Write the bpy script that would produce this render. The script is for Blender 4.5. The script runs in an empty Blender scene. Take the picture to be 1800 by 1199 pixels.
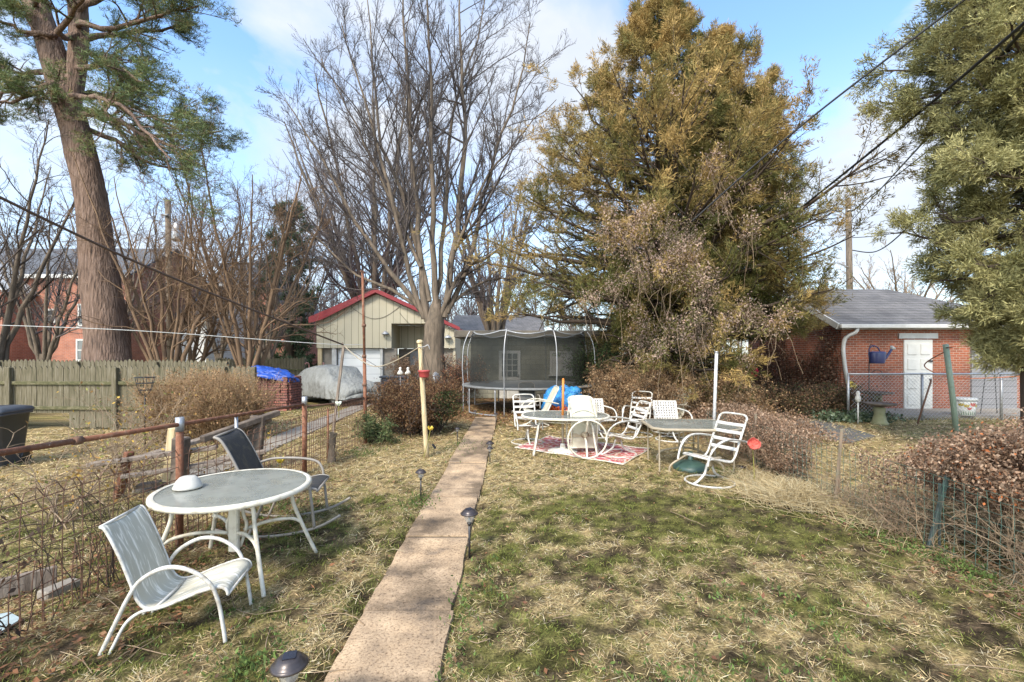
import bpy, math, random
import numpy as np
from mathutils import Vector, Matrix, Euler

random.seed(7)
RNG = np.random.default_rng(7)
PI = math.pi
scene = bpy.context.scene
COL = scene.collection
CAM_H, FOC, HOR = 1.9, 800.0, 622.0

def at(px, py, Y):                       # photo pixel + depth -> point in the yard
    return np.array([(px - 900.0) / FOC * Y, Y, CAM_H - (py - HOR) / FOC * Y])
def gnd(px, py):                         # photo pixel on the flat ground
    Y = CAM_H * FOC / (py - HOR)
    return np.array([(px - 900.0) / FOC * Y, Y, 0.0])
def lin(r, g, b):                        # sRGB 0-255 -> linear
    f = lambda c: (c / 255 / 12.92) if c / 255 <= 0.04045 else ((c / 255 + 0.055) / 1.055) ** 2.4
    return (f(r), f(g), f(b))

# ------------------------------------------------------------------ noise
def _hash(ix, iy, iz, seed):
    n = (ix * 374761393 + iy * 668265263 + iz * 2147483647 + seed * 974634777) & 0xFFFFFFFF
    n = ((n ^ (n >> 13)) * 1274126177) & 0xFFFFFFFF
    n = (n ^ (n >> 16)) & 0xFFFFFFFF
    return n / 4294967295.0
def vnoise(x, y, z=None, seed=0):
    x = np.asarray(x, float); y = np.asarray(y, float)
    z = np.zeros_like(x) if z is None else np.asarray(z, float)
    ix, iy, iz = np.floor(x).astype(np.int64), np.floor(y).astype(np.int64), np.floor(z).astype(np.int64)
    fx, fy, fz = x - ix, y - iy, z - iz
    fx, fy, fz = [f * f * (3 - 2 * f) for f in (fx, fy, fz)]
    out = 0
    for dx in (0, 1):
        for dy in (0, 1):
            for dz in (0, 1):
                w = (fx if dx else 1 - fx) * (fy if dy else 1 - fy) * (fz if dz else 1 - fz)
                out = out + w * _hash(ix + dx, iy + dy, iz + dz, seed)
    return out
def fbm(x, y, z=None, seed=0, octaves=4):
    s, a, t = 0, 0.5, 0
    x = np.asarray(x, float); y = np.asarray(y, float)
    for o in range(octaves):
        f = 2.0 ** o
        s = s + a * vnoise(x * f, y * f, None if z is None else np.asarray(z) * f, seed + o * 17)
        t += a; a *= 0.5
    return s / t
def sstep(a, b, x):
    t = np.clip((x - a) / (b - a), 0, 1)
    return t * t * (3 - 2 * t)

# ------------------------------------------------------------------ objects
def tag(o, label=None, cat=None, group=None, kind=None):
    if label: o['label'] = label
    if cat: o['category'] = cat
    if group: o['group'] = group
    if kind: o['kind'] = kind
    return o
def thing(name, label, cat, loc=(0, 0, 0), rotz=0.0, group=None):
    o = bpy.data.objects.new(name, None)
    o.empty_display_size = 0.2
    COL.objects.link(o)
    o.location = loc; o.rotation_euler = (0, 0, rotz)
    return tag(o, label, cat, group)
def link_mesh(me, name, material, parent=None, world=False):
    o = bpy.data.objects.new(name, me)
    COL.objects.link(o)
    if material: me.materials.append(material)
    if parent:
        o.parent = parent
        if world:
            base = parent
            off = Vector(base.location)
            while base.parent: base = base.parent; off += Vector(base.location)
            n = len(me.vertices)
            a = np.empty(n * 3, np.float32); me.vertices.foreach_get('co', a)
            a = a.reshape(-1, 3) - np.array(off, np.float32)
            me.vertices.foreach_set('co', a.ravel()); me.update()
    return o
def np_mesh(name, V, F, col=None, smooth=False):
    V = np.asarray(V, np.float32).reshape(-1, 3); F = np.asarray(F, np.int32)
    k = F.shape[1]
    me = bpy.data.meshes.new(name)
    me.vertices.add(len(V)); me.vertices.foreach_set('co', V.ravel())
    me.loops.add(F.size); me.loops.foreach_set('vertex_index', F.ravel())
    me.polygons.add(len(F))
    me.polygons.foreach_set('loop_start', np.arange(0, F.size, k, dtype=np.int32))
    me.polygons.foreach_set('loop_total', np.full(len(F), k, np.int32))
    if smooth: me.polygons.foreach_set('use_smooth', np.ones(len(F), bool))
    me.update(calc_edges=True)
    if col is not None:
        c = np.ones((len(V), 4), np.float32); c[:, :3] = col
        at_ = me.color_attributes.new('Col', 'FLOAT_COLOR', 'POINT')
        at_.data.foreach_set('color', c.ravel())
    return me
def np_obj(name, V, F, material, parent=None, col=None, smooth=False, world=True):
    return link_mesh(np_mesh(name, V, F, col, smooth), name, material, parent, world and parent is not None)

class MB:
    """collects shapes that become ONE mesh"""
    def __init__(s): s.v, s.f, s.sm = [], [], []
    def add(s, verts, faces, smooth=False):
        b = len(s.v); s.v += [tuple(map(float, p)) for p in verts]
        for f in faces: s.f.append([i + b for i in f]); s.sm.append(smooth)
        return s
    def box(s, c, d, rz=0, M=None, bev=0.0):
        x, y, z = d[0] / 2, d[1] / 2, d[2] / 2
        if bev <= 0:
            pts = [Vector((a * x, b * y, e * z)) for e in (-1, 1) for b in (-1, 1) for a in (-1, 1)]
            fc = [(0, 2, 3, 1), (4, 5, 7, 6), (0, 1, 5, 4), (2, 6, 7, 3), (0, 4, 6, 2), (1, 3, 7, 5)]
        else:
            b_ = min(bev, x * .49, y * .49, z * .49); pts = []; fc = []
            ring = [(x - b_, -y), (x, -y + b_), (x, y - b_), (x - b_, y), (-x + b_, y), (-x, y - b_), (-x, -y + b_), (-x + b_, -y)]
            ringi = [(p * (1 - b_ / x), q * (1 - b_ / y)) for p, q in ring]
            for zz, rr in ((-z, ringi), (-z + b_, ring), (z - b_, ring), (z, ringi)):
                pts += [Vector((p, q, zz)) for p, q in rr]
            for k in range(3):
                for i in range(8):
                    j = (i + 1) % 8; fc.append((k * 8 + i, k * 8 + j, k * 8 + 8 + j, k * 8 + 8 + i))
            fc += [tuple(range(7, -1, -1)), tuple(range(24, 32))]
        R = M if M is not None else Matrix.Rotation(rz, 3, 'Z')
        return s.add([R @ p + Vector(c) for p in pts], fc)
    def beam(s, a, b, w, h, up=(0, 0, 1)):
        a, b = Vector(a), Vector(b); d = b - a; L = d.length; d.normalize()
        u = Vector(up); x = d.cross(u)
        if x.length < 1e-4: x = d.cross(Vector((1, 0, 0)))
        x.normalize(); z = x.cross(d)
        M = Matrix((x, d, z)).transposed()
        return s.box((a + b) / 2, (w, L, h), M=M, bev=min(w, h) * .12)
    def tube(s, pts, r, n=8, closed=False, caps=True):
        P = [Vector(p) for p in pts]; m = len(P)
        rr = r if hasattr(r, '__len__') else [r] * m
        vs = []; prev = None
        for i in range(m):
            if closed: t = P[(i + 1) % m] - P[i - 1]
            else: t = P[min(i + 1, m - 1)] - P[max(i - 1, 0)]
            if t.length < 1e-9: t = Vector((0, 0, 1))
            t.normalize()
            if prev is None:
                ref = Vector((0, 0, 1)) if abs(t.z) < .9 else Vector((1, 0, 0))
                a = t.cross(ref).normalized()
            else:
                a = (prev - t * prev.dot(t)).normalized()
            prev = a; b = t.cross(a)
            for k in range(n):
                an = 2 * PI * k / n
                vs.append(P[i] + (a * math.cos(an) + b * math.sin(an)) * rr[i])
        fc = []
        for i in range(m if closed else m - 1):
            for k in range(n):
                k2 = (k + 1) % n; i2 = (i + 1) % m
                fc.append((i * n + k, i * n + k2, i2 * n + k2, i2 * n + k))
        s.add(vs, fc, True)
        if caps and not closed:
            b0 = len(s.v) - len(vs)
            s.f += [[b0 + k for k in range(n - 1, -1, -1)], [b0 + (m - 1) * n + k for k in range(n)]]; s.sm += [False, False]
        return s
    def lathe(s, prof, c=(0, 0, 0), n=20, sx=1, sy=1, smooth=True):
        vs = []; fc = []
        for r, z in prof:
            for k in range(n):
                an = 2 * PI * k / n
                vs.append((c[0] + r * math.cos(an) * sx, c[1] + r * math.sin(an) * sy, c[2] + z))
        for i in range(len(prof) - 1):
            for k in range(n):
                k2 = (k + 1) % n
                fc.append((i * n + k, i * n + k2, i * n + n + k2, i * n + n + k))
        s.add(vs, fc, smooth)
        b0 = len(s.v) - len(vs)
        s.f += [[b0 + k for k in range(n - 1, -1, -1)], [b0 + (len(prof) - 1) * n + k for k in range(n)]]; s.sm += [False, False]
        return s
    def sheet(s, rows, th=0.0, smooth=True):
        """rows: list of rows of points; th = thickness along the normal"""
        A = np.array(rows, float); n, m = A.shape[:2]
        if th:
            du = np.gradient(A, axis=0); dv = np.gradient(A, axis=1)
            N = np.cross(du, dv); N /= (np.linalg.norm(N, axis=2, keepdims=True) + 1e-9)
            B = A - N * th
        idx = lambda i, j, o=0: o + i * m + j
        fc = [(idx(i, j), idx(i, j + 1), idx(i + 1, j + 1), idx(i + 1, j)) for i in range(n - 1) for j in range(m - 1)]
        vs = list(A.reshape(-1, 3))
        if th:
            o = n * m; vs += list(B.reshape(-1, 3))
            fc += [(idx(i + 1, j, o), idx(i + 1, j + 1, o), idx(i, j + 1, o), idx(i, j, o)) for i in range(n - 1) for j in range(m - 1)]
            for j in range(m - 1):
                fc.append((idx(0, j + 1), idx(0, j), idx(0, j, o), idx(0, j + 1, o)))
                fc.append((idx(n - 1, j), idx(n - 1, j + 1), idx(n - 1, j + 1, o), idx(n - 1, j, o)))
            for i in range(n - 1):
                fc.append((idx(i, 0), idx(i + 1, 0), idx(i + 1, 0, o), idx(i, 0, o)))
                fc.append((idx(i + 1, m - 1), idx(i, m - 1), idx(i, m - 1, o), idx(i + 1, m - 1, o)))
        return s.add(vs, fc, smooth)
    def prism(s, poly, y0, y1, axis='y'):
        n = len(poly)
        mk = {'y': lambda p, y: (p[0], y, p[1]), 'x': lambda p, y: (y, p[0], p[1]), 'z': lambda p, y: (p[0], p[1], y)}[axis]
        vs = [mk(p, y0) for p in poly] + [mk(p, y1) for p in poly]
        fc = [tuple(range(n)), tuple(range(2 * n - 1, n - 1, -1))]
        fc += [(i, i + n, (i + 1) % n + n, (i + 1) % n) for i in range(n)]
        return s.add(vs, fc)
    def build(s, name, material, parent=None, world=False):
        me = bpy.data.meshes.new(name)
        me.from_pydata(s.v, [], s.f)
        me.polygons.foreach_set('use_smooth', np.array(s.sm, bool))
        me.update()
        return link_mesh(me, name, material, parent, world)

def curve(pts, n=8, closed=False):
    """Catmull-Rom through points"""
    P = [np.array(p, float) for p in pts]; out = []; m = len(P)
    for i in range(m if closed else m - 1):
        if closed: p0, p1, p2, p3 = P[i - 1], P[i], P[(i + 1) % m], P[(i + 2) % m]
        else: p0, p1, p2, p3 = P[max(i - 1, 0)], P[i], P[i + 1], P[min(i + 2, m - 1)]
        for k in range(n):
            t = k / n
            out.append(0.5 * ((2 * p1) + (-p0 + p2) * t + (2 * p0 - 5 * p1 + 4 * p2 - p3) * t * t + (-p0 + 3 * p1 - 3 * p2 + p3) * t ** 3))
    if not closed: out.append(P[-1])
    return out
def kids(o): return [c for c in bpy.data.objects if c.parent == o]
def dup(root, loc, rotz, label, name=None, group=None, scale=None):
    mapping = []
    def rec(o, par):
        c = o.copy(); COL.objects.link(c); c.parent = par
        for ch in list(o.children): rec(ch, c)
        return c
    r = rec(root, None); r.location = loc; r.rotation_euler = (0, 0, rotz)
    if scale: r.scale = (scale,) * 3
    if name: r.name = name
    r['label'] = label
    if group: r['group'] = group
    return r

# ------------------------------------------------------------------ materials
def new_mat(name):
    m = bpy.data.materials.new(name); m.use_nodes = True
    nt = m.node_tree; b = nt.nodes['Principled BSDF']
    return m, nt, b
def N(nt, t, **kw):
    n = nt.nodes.new(t)
    for k, v in kw.items():
        if k.startswith('i_'): n.inputs[k[2:].replace('_', ' ')].default_value = v
        else: setattr(n, k, v)
    return n
def ramp(nt, stops):
    r = nt.nodes.new('ShaderNodeValToRGB'); e = r.color_ramp.elements
    while len(e) < len(stops): e.new(0.5)
    for el, (p, c) in zip(e, stops): el.position = p; el.color = (*c[:3], 1)
    return r
def mat(name, c1, c2=None, rough=0.7, scale=6.0, bump=0.2, metal=0.0, detail=6, c3=None, stretch=(1, 1, 1), coat=0, spec=None, bscale=None, trans=0.0):
    m, nt, b = new_mat(name)
    L = nt.links
    tc = N(nt, 'ShaderNodeTexCoord'); mp = N(nt, 'ShaderNodeMapping'); mp.inputs['Scale'].default_value = stretch
    L.new(tc.outputs['Object'], mp.inputs['Vector'])
    no = N(nt, 'ShaderNodeTexNoise'); no.inputs['Scale'].default_value = scale; no.inputs['Detail'].default_value = detail; no.inputs['Roughness'].default_value = .65
    L.new(mp.outputs[0], no.inputs['Vector'])
    c2 = c2 or tuple(x * .8 for x in c1)
    st = [(0.32, c2), (0.68, c1)] if c3 is None else [(0.30, c2), (0.5, c1), (0.70, c3)]
    r = ramp(nt, st); L.new(no.outputs['Fac'], r.inputs[0]); L.new(r.outputs[0], b.inputs['Base Color'])
    b.inputs['Roughness'].default_value = rough; b.inputs['Metallic'].default_value = metal
    if spec is not None: b.inputs['Specular IOR Level'].default_value = spec
    if coat: b.inputs['Coat Weight'].default_value = coat
    if trans: b.inputs['Transmission Weight'].default_value = trans
    if bump:
        n2 = N(nt, 'ShaderNodeTexNoise'); n2.inputs['Scale'].default_value = bscale or scale * 4; n2.inputs['Detail'].default_value = 5
        L.new(mp.outputs[0], n2.inputs['Vector'])
        bp = N(nt, 'ShaderNodeBump'); bp.inputs['Strength'].default_value = bump; bp.inputs['Distance'].default_value = .02 if bump < .9 else .09
        L.new(n2.outputs['Fac'], bp.inputs['Height']); L.new(bp.outputs[0], b.inputs['Normal'])
    return m
def attr_mat(name, rough=0.8, var=0.35, scale=30, translucent=0.0, bump=0.0, spec=0.2):
    """colour from the mesh's own colour attribute, with fine noise"""
    m, nt, b = new_mat(name); L = nt.links
    a = N(nt, 'ShaderNodeVertexColor'); a.layer_name = 'Col'
    tc = N(nt, 'ShaderNodeTexCoord')
    no = N(nt, 'ShaderNodeTexNoise'); no.inputs['Scale'].default_value = scale; no.inputs['Detail'].default_value = 8; no.inputs['Roughness'].default_value = .7
    L.new(tc.outputs['Object'], no.inputs['Vector'])
    mr = N(nt, 'ShaderNodeMapRange'); mr.inputs['From Min'].default_value = .3; mr.inputs['From Max'].default_value = .7
    mr.inputs['To Min'].default_value = 1 - var; mr.inputs['To Max'].default_value = 1 + var
    L.new(no.outputs['Fac'], mr.inputs['Value'])
    mx = N(nt, 'ShaderNodeVectorMath', operation='SCALE'); L.new(a.outputs['Color'], mx.inputs[0]); L.new(mr.outputs[0], mx.inputs['Scale'])
    L.new(mx.outputs[0], b.inputs['Base Color']); b.inputs['Roughness'].default_value = rough; b.inputs['Specular IOR Level'].default_value = spec
    if bump:
        bp = N(nt, 'ShaderNodeBump'); bp.inputs['Strength'].default_value = bump; bp.inputs['Distance'].default_value = .03
        L.new(no.outputs['Fac'], bp.inputs['Height']); L.new(bp.outputs[0], b.inputs['Normal'])
    if translucent:
        out = [n for n in nt.nodes if n.type == 'OUTPUT_MATERIAL'][0]
        t = N(nt, 'ShaderNodeBsdfTranslucent'); L.new(mx.outputs[0], t.inputs['Color'])
        ms = N(nt, 'ShaderNodeMixShader'); ms.inputs[0].default_value = translucent
        L.new(b.outputs[0], ms.inputs[1]); L.new(t.outputs[0], ms.inputs[2]); L.new(ms.outputs[0], out.inputs['Surface'])
    return m
def brick_mat(name, c1, c2, mortar, bw=0.21, bh=0.075, mort=0.010, stain=0.35):
    m, nt, b = new_mat(name); L = nt.links
    tc = N(nt, 'ShaderNodeTexCoord'); sx = N(nt, 'ShaderNodeSeparateXYZ'); L.new(tc.outputs['Object'], sx.inputs[0])
    ad = N(nt, 'ShaderNodeMath', operation='ADD'); L.new(sx.outputs[0], ad.inputs[0]); L.new(sx.outputs[1], ad.inputs[1])
    cb = N(nt, 'ShaderNodeCombineXYZ'); L.new(ad.outputs[0], cb.inputs[0]); L.new(sx.outputs[2], cb.inputs[1])
    br = N(nt, 'ShaderNodeTexBrick'); L.new(cb.outputs[0], br.inputs['Vector'])
    br.inputs['Scale'].default_value = 1; br.inputs['Brick Width'].default_value = bw; br.inputs['Row Height'].default_value = bh
    br.inputs['Mortar Size'].default_value = mort; br.inputs['Mortar Smooth'].default_value = .3; br.inputs['Bias'].default_value = -.1
    br.inputs['Color1'].default_value = (*c1, 1); br.inputs['Color2'].default_value = (*c2, 1); br.inputs['Mortar'].default_value = (*mortar, 1)
    no = N(nt, 'ShaderNodeTexNoise'); no.inputs['Scale'].default_value = 1.3; no.inputs['Detail'].default_value = 8; L.new(tc.outputs['Object'], no.inputs['Vector'])
    mr = N(nt, 'ShaderNodeMapRange'); mr.inputs['From Min'].default_value = .3; mr.inputs['From Max'].default_value = .7
    mr.inputs['To Min'].default_value = 1 - stain; mr.inputs['To Max'].default_value = 1 + stain * .5; L.new(no.outputs['Fac'], mr.inputs['Value'])
    n3 = N(nt, 'ShaderNodeTexNoise'); n3.inputs['Scale'].default_value = 25; n3.inputs['Detail'].default_value = 4; L.new(tc.outputs['Object'], n3.inputs['Vector'])
    mr3 = N(nt, 'ShaderNodeMapRange'); mr3.inputs['To Min'].default_value = .6; mr3.inputs['To Max'].default_value = 1.4; L.new(n3.outputs['Fac'], mr3.inputs['Value'])
    mu = N(nt, 'ShaderNodeMath', operation='MULTIPLY'); L.new(mr.outputs[0], mu.inputs[0]); L.new(mr3.outputs[0], mu.inputs[1])
    mx = N(nt, 'ShaderNodeVectorMath', operation='SCALE'); L.new(br.outputs['Color'], mx.inputs[0]); L.new(mu.outputs[0], mx.inputs['Scale'])
    L.new(mx.outputs[0], b.inputs['Base Color']); b.inputs['Roughness'].default_value = .9
    bp = N(nt, 'ShaderNodeBump'); bp.inputs['Strength'].default_value = .6; bp.inputs['Distance'].default_value = .015; bp.invert = True
    L.new(br.outputs['Fac'], bp.inputs['Height']); L.new(bp.outputs[0], b.inputs['Normal'])
    return m
def stripe_mat(name, c, groove, period, width, axis=0, rough=.7, var=.12, stain=(1, 1, 1)):
    """boards with grooves across one axis"""
    m, nt, b = new_mat(name); L = nt.links
    tc = N(nt, 'ShaderNodeTexCoord'); sx = N(nt, 'ShaderNodeSeparateXYZ'); L.new(tc.outputs['Object'], sx.inputs[0])
    dv = N(nt, 'ShaderNodeMath', operation='DIVIDE'); L.new(sx.outputs[axis], dv.inputs[0]); dv.inputs[1].default_value = period
    fr = N(nt, 'ShaderNodeMath', operation='FRACT'); L.new(dv.outputs[0], fr.inputs[0])
    lt = N(nt, 'ShaderNodeMath', operation='LESS_THAN'); L.new(fr.outputs[0], lt.inputs[0]); lt.inputs[1].default_value = width / period
    fl = N(nt, 'ShaderNodeMath', operation='FLOOR'); L.new(dv.outputs[0], fl.inputs[0])
    wn = N(nt, 'ShaderNodeTexWhiteNoise', noise_dimensions='1D'); L.new(fl.outputs[0], wn.inputs['W'])
    no = N(nt, 'ShaderNodeTexNoise'); no.inputs['Scale'].default_value = 2.2; no.inputs['Detail'].default_value = 8
    mp = N(nt, 'ShaderNodeMapping'); mp.inputs['Scale'].default_value = (2.5, 2.5, .5) if axis == 0 else (.6, .6, 3)
    L.new(tc.outputs['Object'], mp.inputs[0]); L.new(mp.outputs[0], no.inputs['Vector'])
    a1 = N(nt, 'ShaderNodeMath', operation='ADD'); L.new(wn.outputs['Value'], a1.inputs[0]); L.new(no.outputs['Fac'], a1.inputs[1])
    mr = N(nt, 'ShaderNodeMapRange'); mr.inputs['From Max'].default_value = 2; mr.inputs['To Min'].default_value = 1 - var * 1.5; mr.inputs['To Max'].default_value = 1 + var * 1.5
    L.new(a1.outputs[0], mr.inputs['Value'])
    sc = N(nt, 'ShaderNodeVectorMath', operation='SCALE'); sc.inputs[0].default_value = c; L.new(mr.outputs[0], sc.inputs['Scale'])
    mx = N(nt, 'ShaderNodeMix', data_type='RGBA'); L.new(lt.outputs[0], mx.inputs[0]); L.new(sc.outputs[0], mx.inputs[6]); mx.inputs[7].default_value = (*groove, 1)
    L.new(mx.outputs[2], b.inputs['Base Color']); b.inputs['Roughness'].default_value = rough
    bp = N(nt, 'ShaderNodeBump'); bp.invert = True; bp.inputs['Strength'].default_value = .5; bp.inputs['Distance'].default_value = .02
    L.new(lt.outputs[0], bp.inputs['Height']); L.new(bp.outputs[0], b.inputs['Normal'])
    return m
def glass_mat(name, tint=(.6, .7, .68), alpha=.5, rough=.08):
    m, nt, b = new_mat(name); L = nt.links
    out = [n for n in nt.nodes if n.type == 'OUTPUT_MATERIAL'][0]
    tr = N(nt, 'ShaderNodeBsdfTransparent'); tr.inputs[0].default_value = (*[min(1, .4 + .6 * t) for t in tint], 1)
    b.inputs['Base Color'].default_value = (*tint, 1); b.inputs['Roughness'].default_value = rough
    tc = N(nt, 'ShaderNodeTexCoord'); no = N(nt, 'ShaderNodeTexNoise'); no.inputs['Scale'].default_value = 5; no.inputs['Detail'].default_value = 6
    L.new(tc.outputs['Object'], no.inputs['Vector'])
    mr = N(nt, 'ShaderNodeMapRange'); mr.inputs['From Min'].default_value = .3; mr.inputs['From Max'].default_value = .7
    mr.inputs['To Min'].default_value = alpha - .12; mr.inputs['To Max'].default_value = min(1, alpha + .12); L.new(no.outputs['Fac'], mr.inputs['Value'])
    ms = N(nt, 'ShaderNodeMixShader'); L.new(mr.outputs[0], ms.inputs[0]); L.new(tr.outputs[0], ms.inputs[1]); L.new(b.outputs[0], ms.inputs[2])
    L.new(ms.outputs[0], out.inputs['Surface'])
    return m

M = {}
M['white_paint'] = mat('white_paint', (.54, .52, .47), (.28, .235, .175), rough=.45, scale=11, bump=.08, c3=(.60, .58, .53), detail=9)
M['cream_paint'] = mat('cream_paint', (.60, .56, .46), (.36, .30, .21), rough=.5, scale=11, bump=.08, c3=(.65, .61, .52), detail=9)
M['white_trim'] = mat('white_trim', (.58, .57, .54), (.42, .41, .38), rough=.6, scale=3, bump=.1)
M['tan_metal'] = mat('tan_metal', (.36, .30, .21), (.28, .23, .16), rough=.5, scale=8, bump=.05)
M['taupe_metal'] = mat('taupe_metal', (.30, .27, .23), (.22, .19, .16), rough=.45, scale=8, bump=.05)
M['strap'] = mat('strap', (.58, .565, .53), (.48, .46, .42), rough=.45, scale=4, bump=.03)
M['sling_cream'] = mat('sling_cream', (.52, .50, .40), (.43, .41, .31), rough=.7, scale=5, bump=.3, bscale=180)
M['sling_black'] = mat('sling_black', (.030, .030, .032), (.05, .045, .035), rough=.6, scale=9, bump=.3, bscale=200, c3=(.10, .085, .055))
M['sling_grey'] = mat('sling_grey', (.10, .10, .095), (.07, .07, .066), rough=.7, scale=9, bump=.3, bscale=200)
M['rust'] = mat('rust', (.20, .075, .035), (.11, .05, .03), rough=.8, scale=14, bump=.4, c3=(.24, .14, .09))
M['rust_dark'] = mat('rust_dark', (.17, .085, .05), (.085, .048, .034), rough=.8, scale=20, bump=.3, c3=(.16, .10, .07))
M['galv'] = mat('galv', (.42, .42, .42), (.32, .32, .33), rough=.4, scale=9, bump=.05, metal=.6)
M['grey_metal'] = mat('grey_metal', (.40, .41, .42), (.30, .31, .32), rough=.45, scale=9, bump=.05, metal=.3)
M['fence_wood'] = mat('fence_wood', (.125, .105, .062), (.045, .045, .020), rough=.9, scale=3.4, bump=.5, stretch=(9, 9, .7), c3=(.21, .185, .135))
M['fence_moss'] = mat('fence_moss', (.09, .085, .035), (.05, .05, .022), rough=.95, scale=5, bump=.4, stretch=(2, 2, 4), c3=(.2, .17, .11))
M['raw_wood'] = mat('raw_wood', (.20, .155, .12), (.10, .075, .055), rough=.85, scale=4, bump=.3, stretch=(6, 6, 1), c3=(.30, .25, .20))
M['dark_wood'] = mat('dark_wood', (.10, .075, .055), (.05, .038, .03), rough=.85, scale=6, bump=.3, c3=(.2, .15, .11))
M['yellow_wood'] = mat('yellow_wood', (.50, .40, .23), (.34, .23, .11), rough=.75, scale=3.5, bump=.25, stretch=(8, 8, .8), c3=(.56, .47, .31))
M['bark_pine'] = mat('bark_pine', (.17, .108, .076), (.046, .031, .024), rough=.95, scale=3.2, bump=1.0, stretch=(4.5, 4.5, .6), c3=(.25, .175, .135), bscale=4, detail=10)
M['bark_maple'] = mat('bark_maple', (.125, .096, .068), (.055, .044, .034), rough=.95, scale=3, bump=.8, stretch=(3, 3, .6), c3=(.20, .15, .11), bscale=7)
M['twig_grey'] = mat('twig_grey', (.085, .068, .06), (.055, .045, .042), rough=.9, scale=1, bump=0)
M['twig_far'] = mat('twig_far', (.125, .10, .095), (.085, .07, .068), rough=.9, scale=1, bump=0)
M['twig_orange'] = mat('twig_orange', (.25, .155, .085), (.13, .082, .052), rough=.9, scale=2, bump=.2)
M['twig_tan'] = mat('twig_tan', (.30, .22, .14), (.19, .13, .08), rough=.9, scale=3, bump=.1)
M['twig_dark'] = mat('twig_dark', (.085, .06, .042), (.05, .036, .026), rough=.9, scale=3, bump=.1)
M['leaf'] = attr_mat('leaf', rough=.75, var=.25, scale=8, translucent=.25)
M['needle'] = attr_mat('needle', rough=.6, var=.2, scale=4, translucent=.15)
M['grass'] = attr_mat('grass', rough=.8, var=.25, scale=20, translucent=.2)
M['soil'] = attr_mat('soil', rough=.95, var=.8, scale=48, bump=.9, spec=.1)
M['black_plastic'] = mat('black_plastic', (.018, .017, .018), (.03, .028, .03), rough=.35, scale=12, bump=.03)
M['lamp_bronze'] = mat('lamp_bronze', (.075, .062, .06), (.045, .037, .036), rough=.32, scale=12, bump=.03, metal=.4)
M['solar_cell'] = mat('solar_cell', (.012, .012, .018), (.02, .02, .03), rough=.15, scale=20, bump=0)
M['clear_glass'] = glass_mat('clear_glass', (.75, .73, .68), .35, .05)
M['table_glass'] = glass_mat('table_glass', (.42, .43, .38), .52, .12)
M['pane'] = mat('pane', (.10, .115, .12), (.05, .06, .065), rough=.08, scale=.8, bump=0, spec=.8)
M['concrete'] = mat('concrete', (.29, .255, .21), (.19, .165, .135), rough=.95, scale=2.5, bump=.4, bscale=60)
M['asphalt'] = mat('asphalt', (.12, .115, .105), (.085, .08, .072), rough=.95, scale=4, bump=.4, bscale=70)
M['cable'] = mat('cable', (.05, .035, .028), (.10, .06, .04), rough=.7, scale=30, bump=.2)
M['wire_black'] = mat('wire_black', (.02, .02, .022), rough=.6, scale=3, bump=0)
M['line_white'] = mat('line_white', (.50, .50, .47), rough=.7, scale=3, bump=0)
# ================================================================== camera, light, sky
cd = bpy.data.cameras.new('camera'); cam = bpy.data.objects.new('camera', cd); COL.objects.link(cam)
cam.location = (0, 0, CAM_H); cam.rotation_euler = (PI / 2, 0, 0)
cd.sensor_width = 36; cd.lens = 16.0; cd.shift_y = 22.5 / 1800; cd.clip_end = 3000; cd.clip_start = .05
scene.camera = cam
SUN_EL, SUN_AZ = math.radians(44), math.radians(205)      # azimuth measured from +Y towards +X: behind the camera, to the left
sl = bpy.data.lights.new('sun', 'SUN'); so = bpy.data.objects.new('sun', sl); COL.objects.link(so)
sl.energy = 2.45; sl.angle = math.radians(13.0); sl.color = (1.0, .91, .77)
sd = Vector((math.sin(SUN_AZ) * math.cos(SUN_EL), math.cos(SUN_AZ) * math.cos(SUN_EL), math.sin(SUN_EL)))
so.rotation_euler = sd.to_track_quat('Z', 'Y').to_euler(); so.location = (-25, -18, 30)

w = bpy.data.worlds.new('World'); scene.world = w; w.use_nodes = True
nt = w.node_tree; L = nt.links; bg = nt.nodes['Background']
sky = N(nt, 'ShaderNodeTexSky'); sky.sky_type = 'NISHITA'; sky.sun_disc = False; sky.sun_elevation = SUN_EL; sky.sun_rotation = SUN_AZ
sky.air_density = 1.0; sky.dust_density = .6; sky.ozone_density = 1.6
tc = N(nt, 'ShaderNodeTexCoord'); sp = N(nt, 'ShaderNodeSeparateXYZ'); L.new(tc.outputs['Generated'], sp.inputs[0])
zc = N(nt, 'ShaderNodeMath', operation='MAXIMUM'); L.new(sp.outputs[2], zc.inputs[0]); zc.inputs[1].default_value = 0
mp = N(nt, 'ShaderNodeMapping'); mp.inputs['Scale'].default_value = (1, 1, 1.7); mp.inputs['Location'].default_value = (3.1, 1.7, .4); L.new(tc.outputs['Generated'], mp.inputs[0])
n1 = N(nt, 'ShaderNodeTexNoise'); n1.inputs['Scale'].default_value = 3.4; n1.inputs['Detail'].default_value = 9; n1.inputs['Roughness'].default_value = .56; n1.inputs['Distortion'].default_value = .25
L.new(mp.outputs[0], n1.inputs['Vector'])
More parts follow.
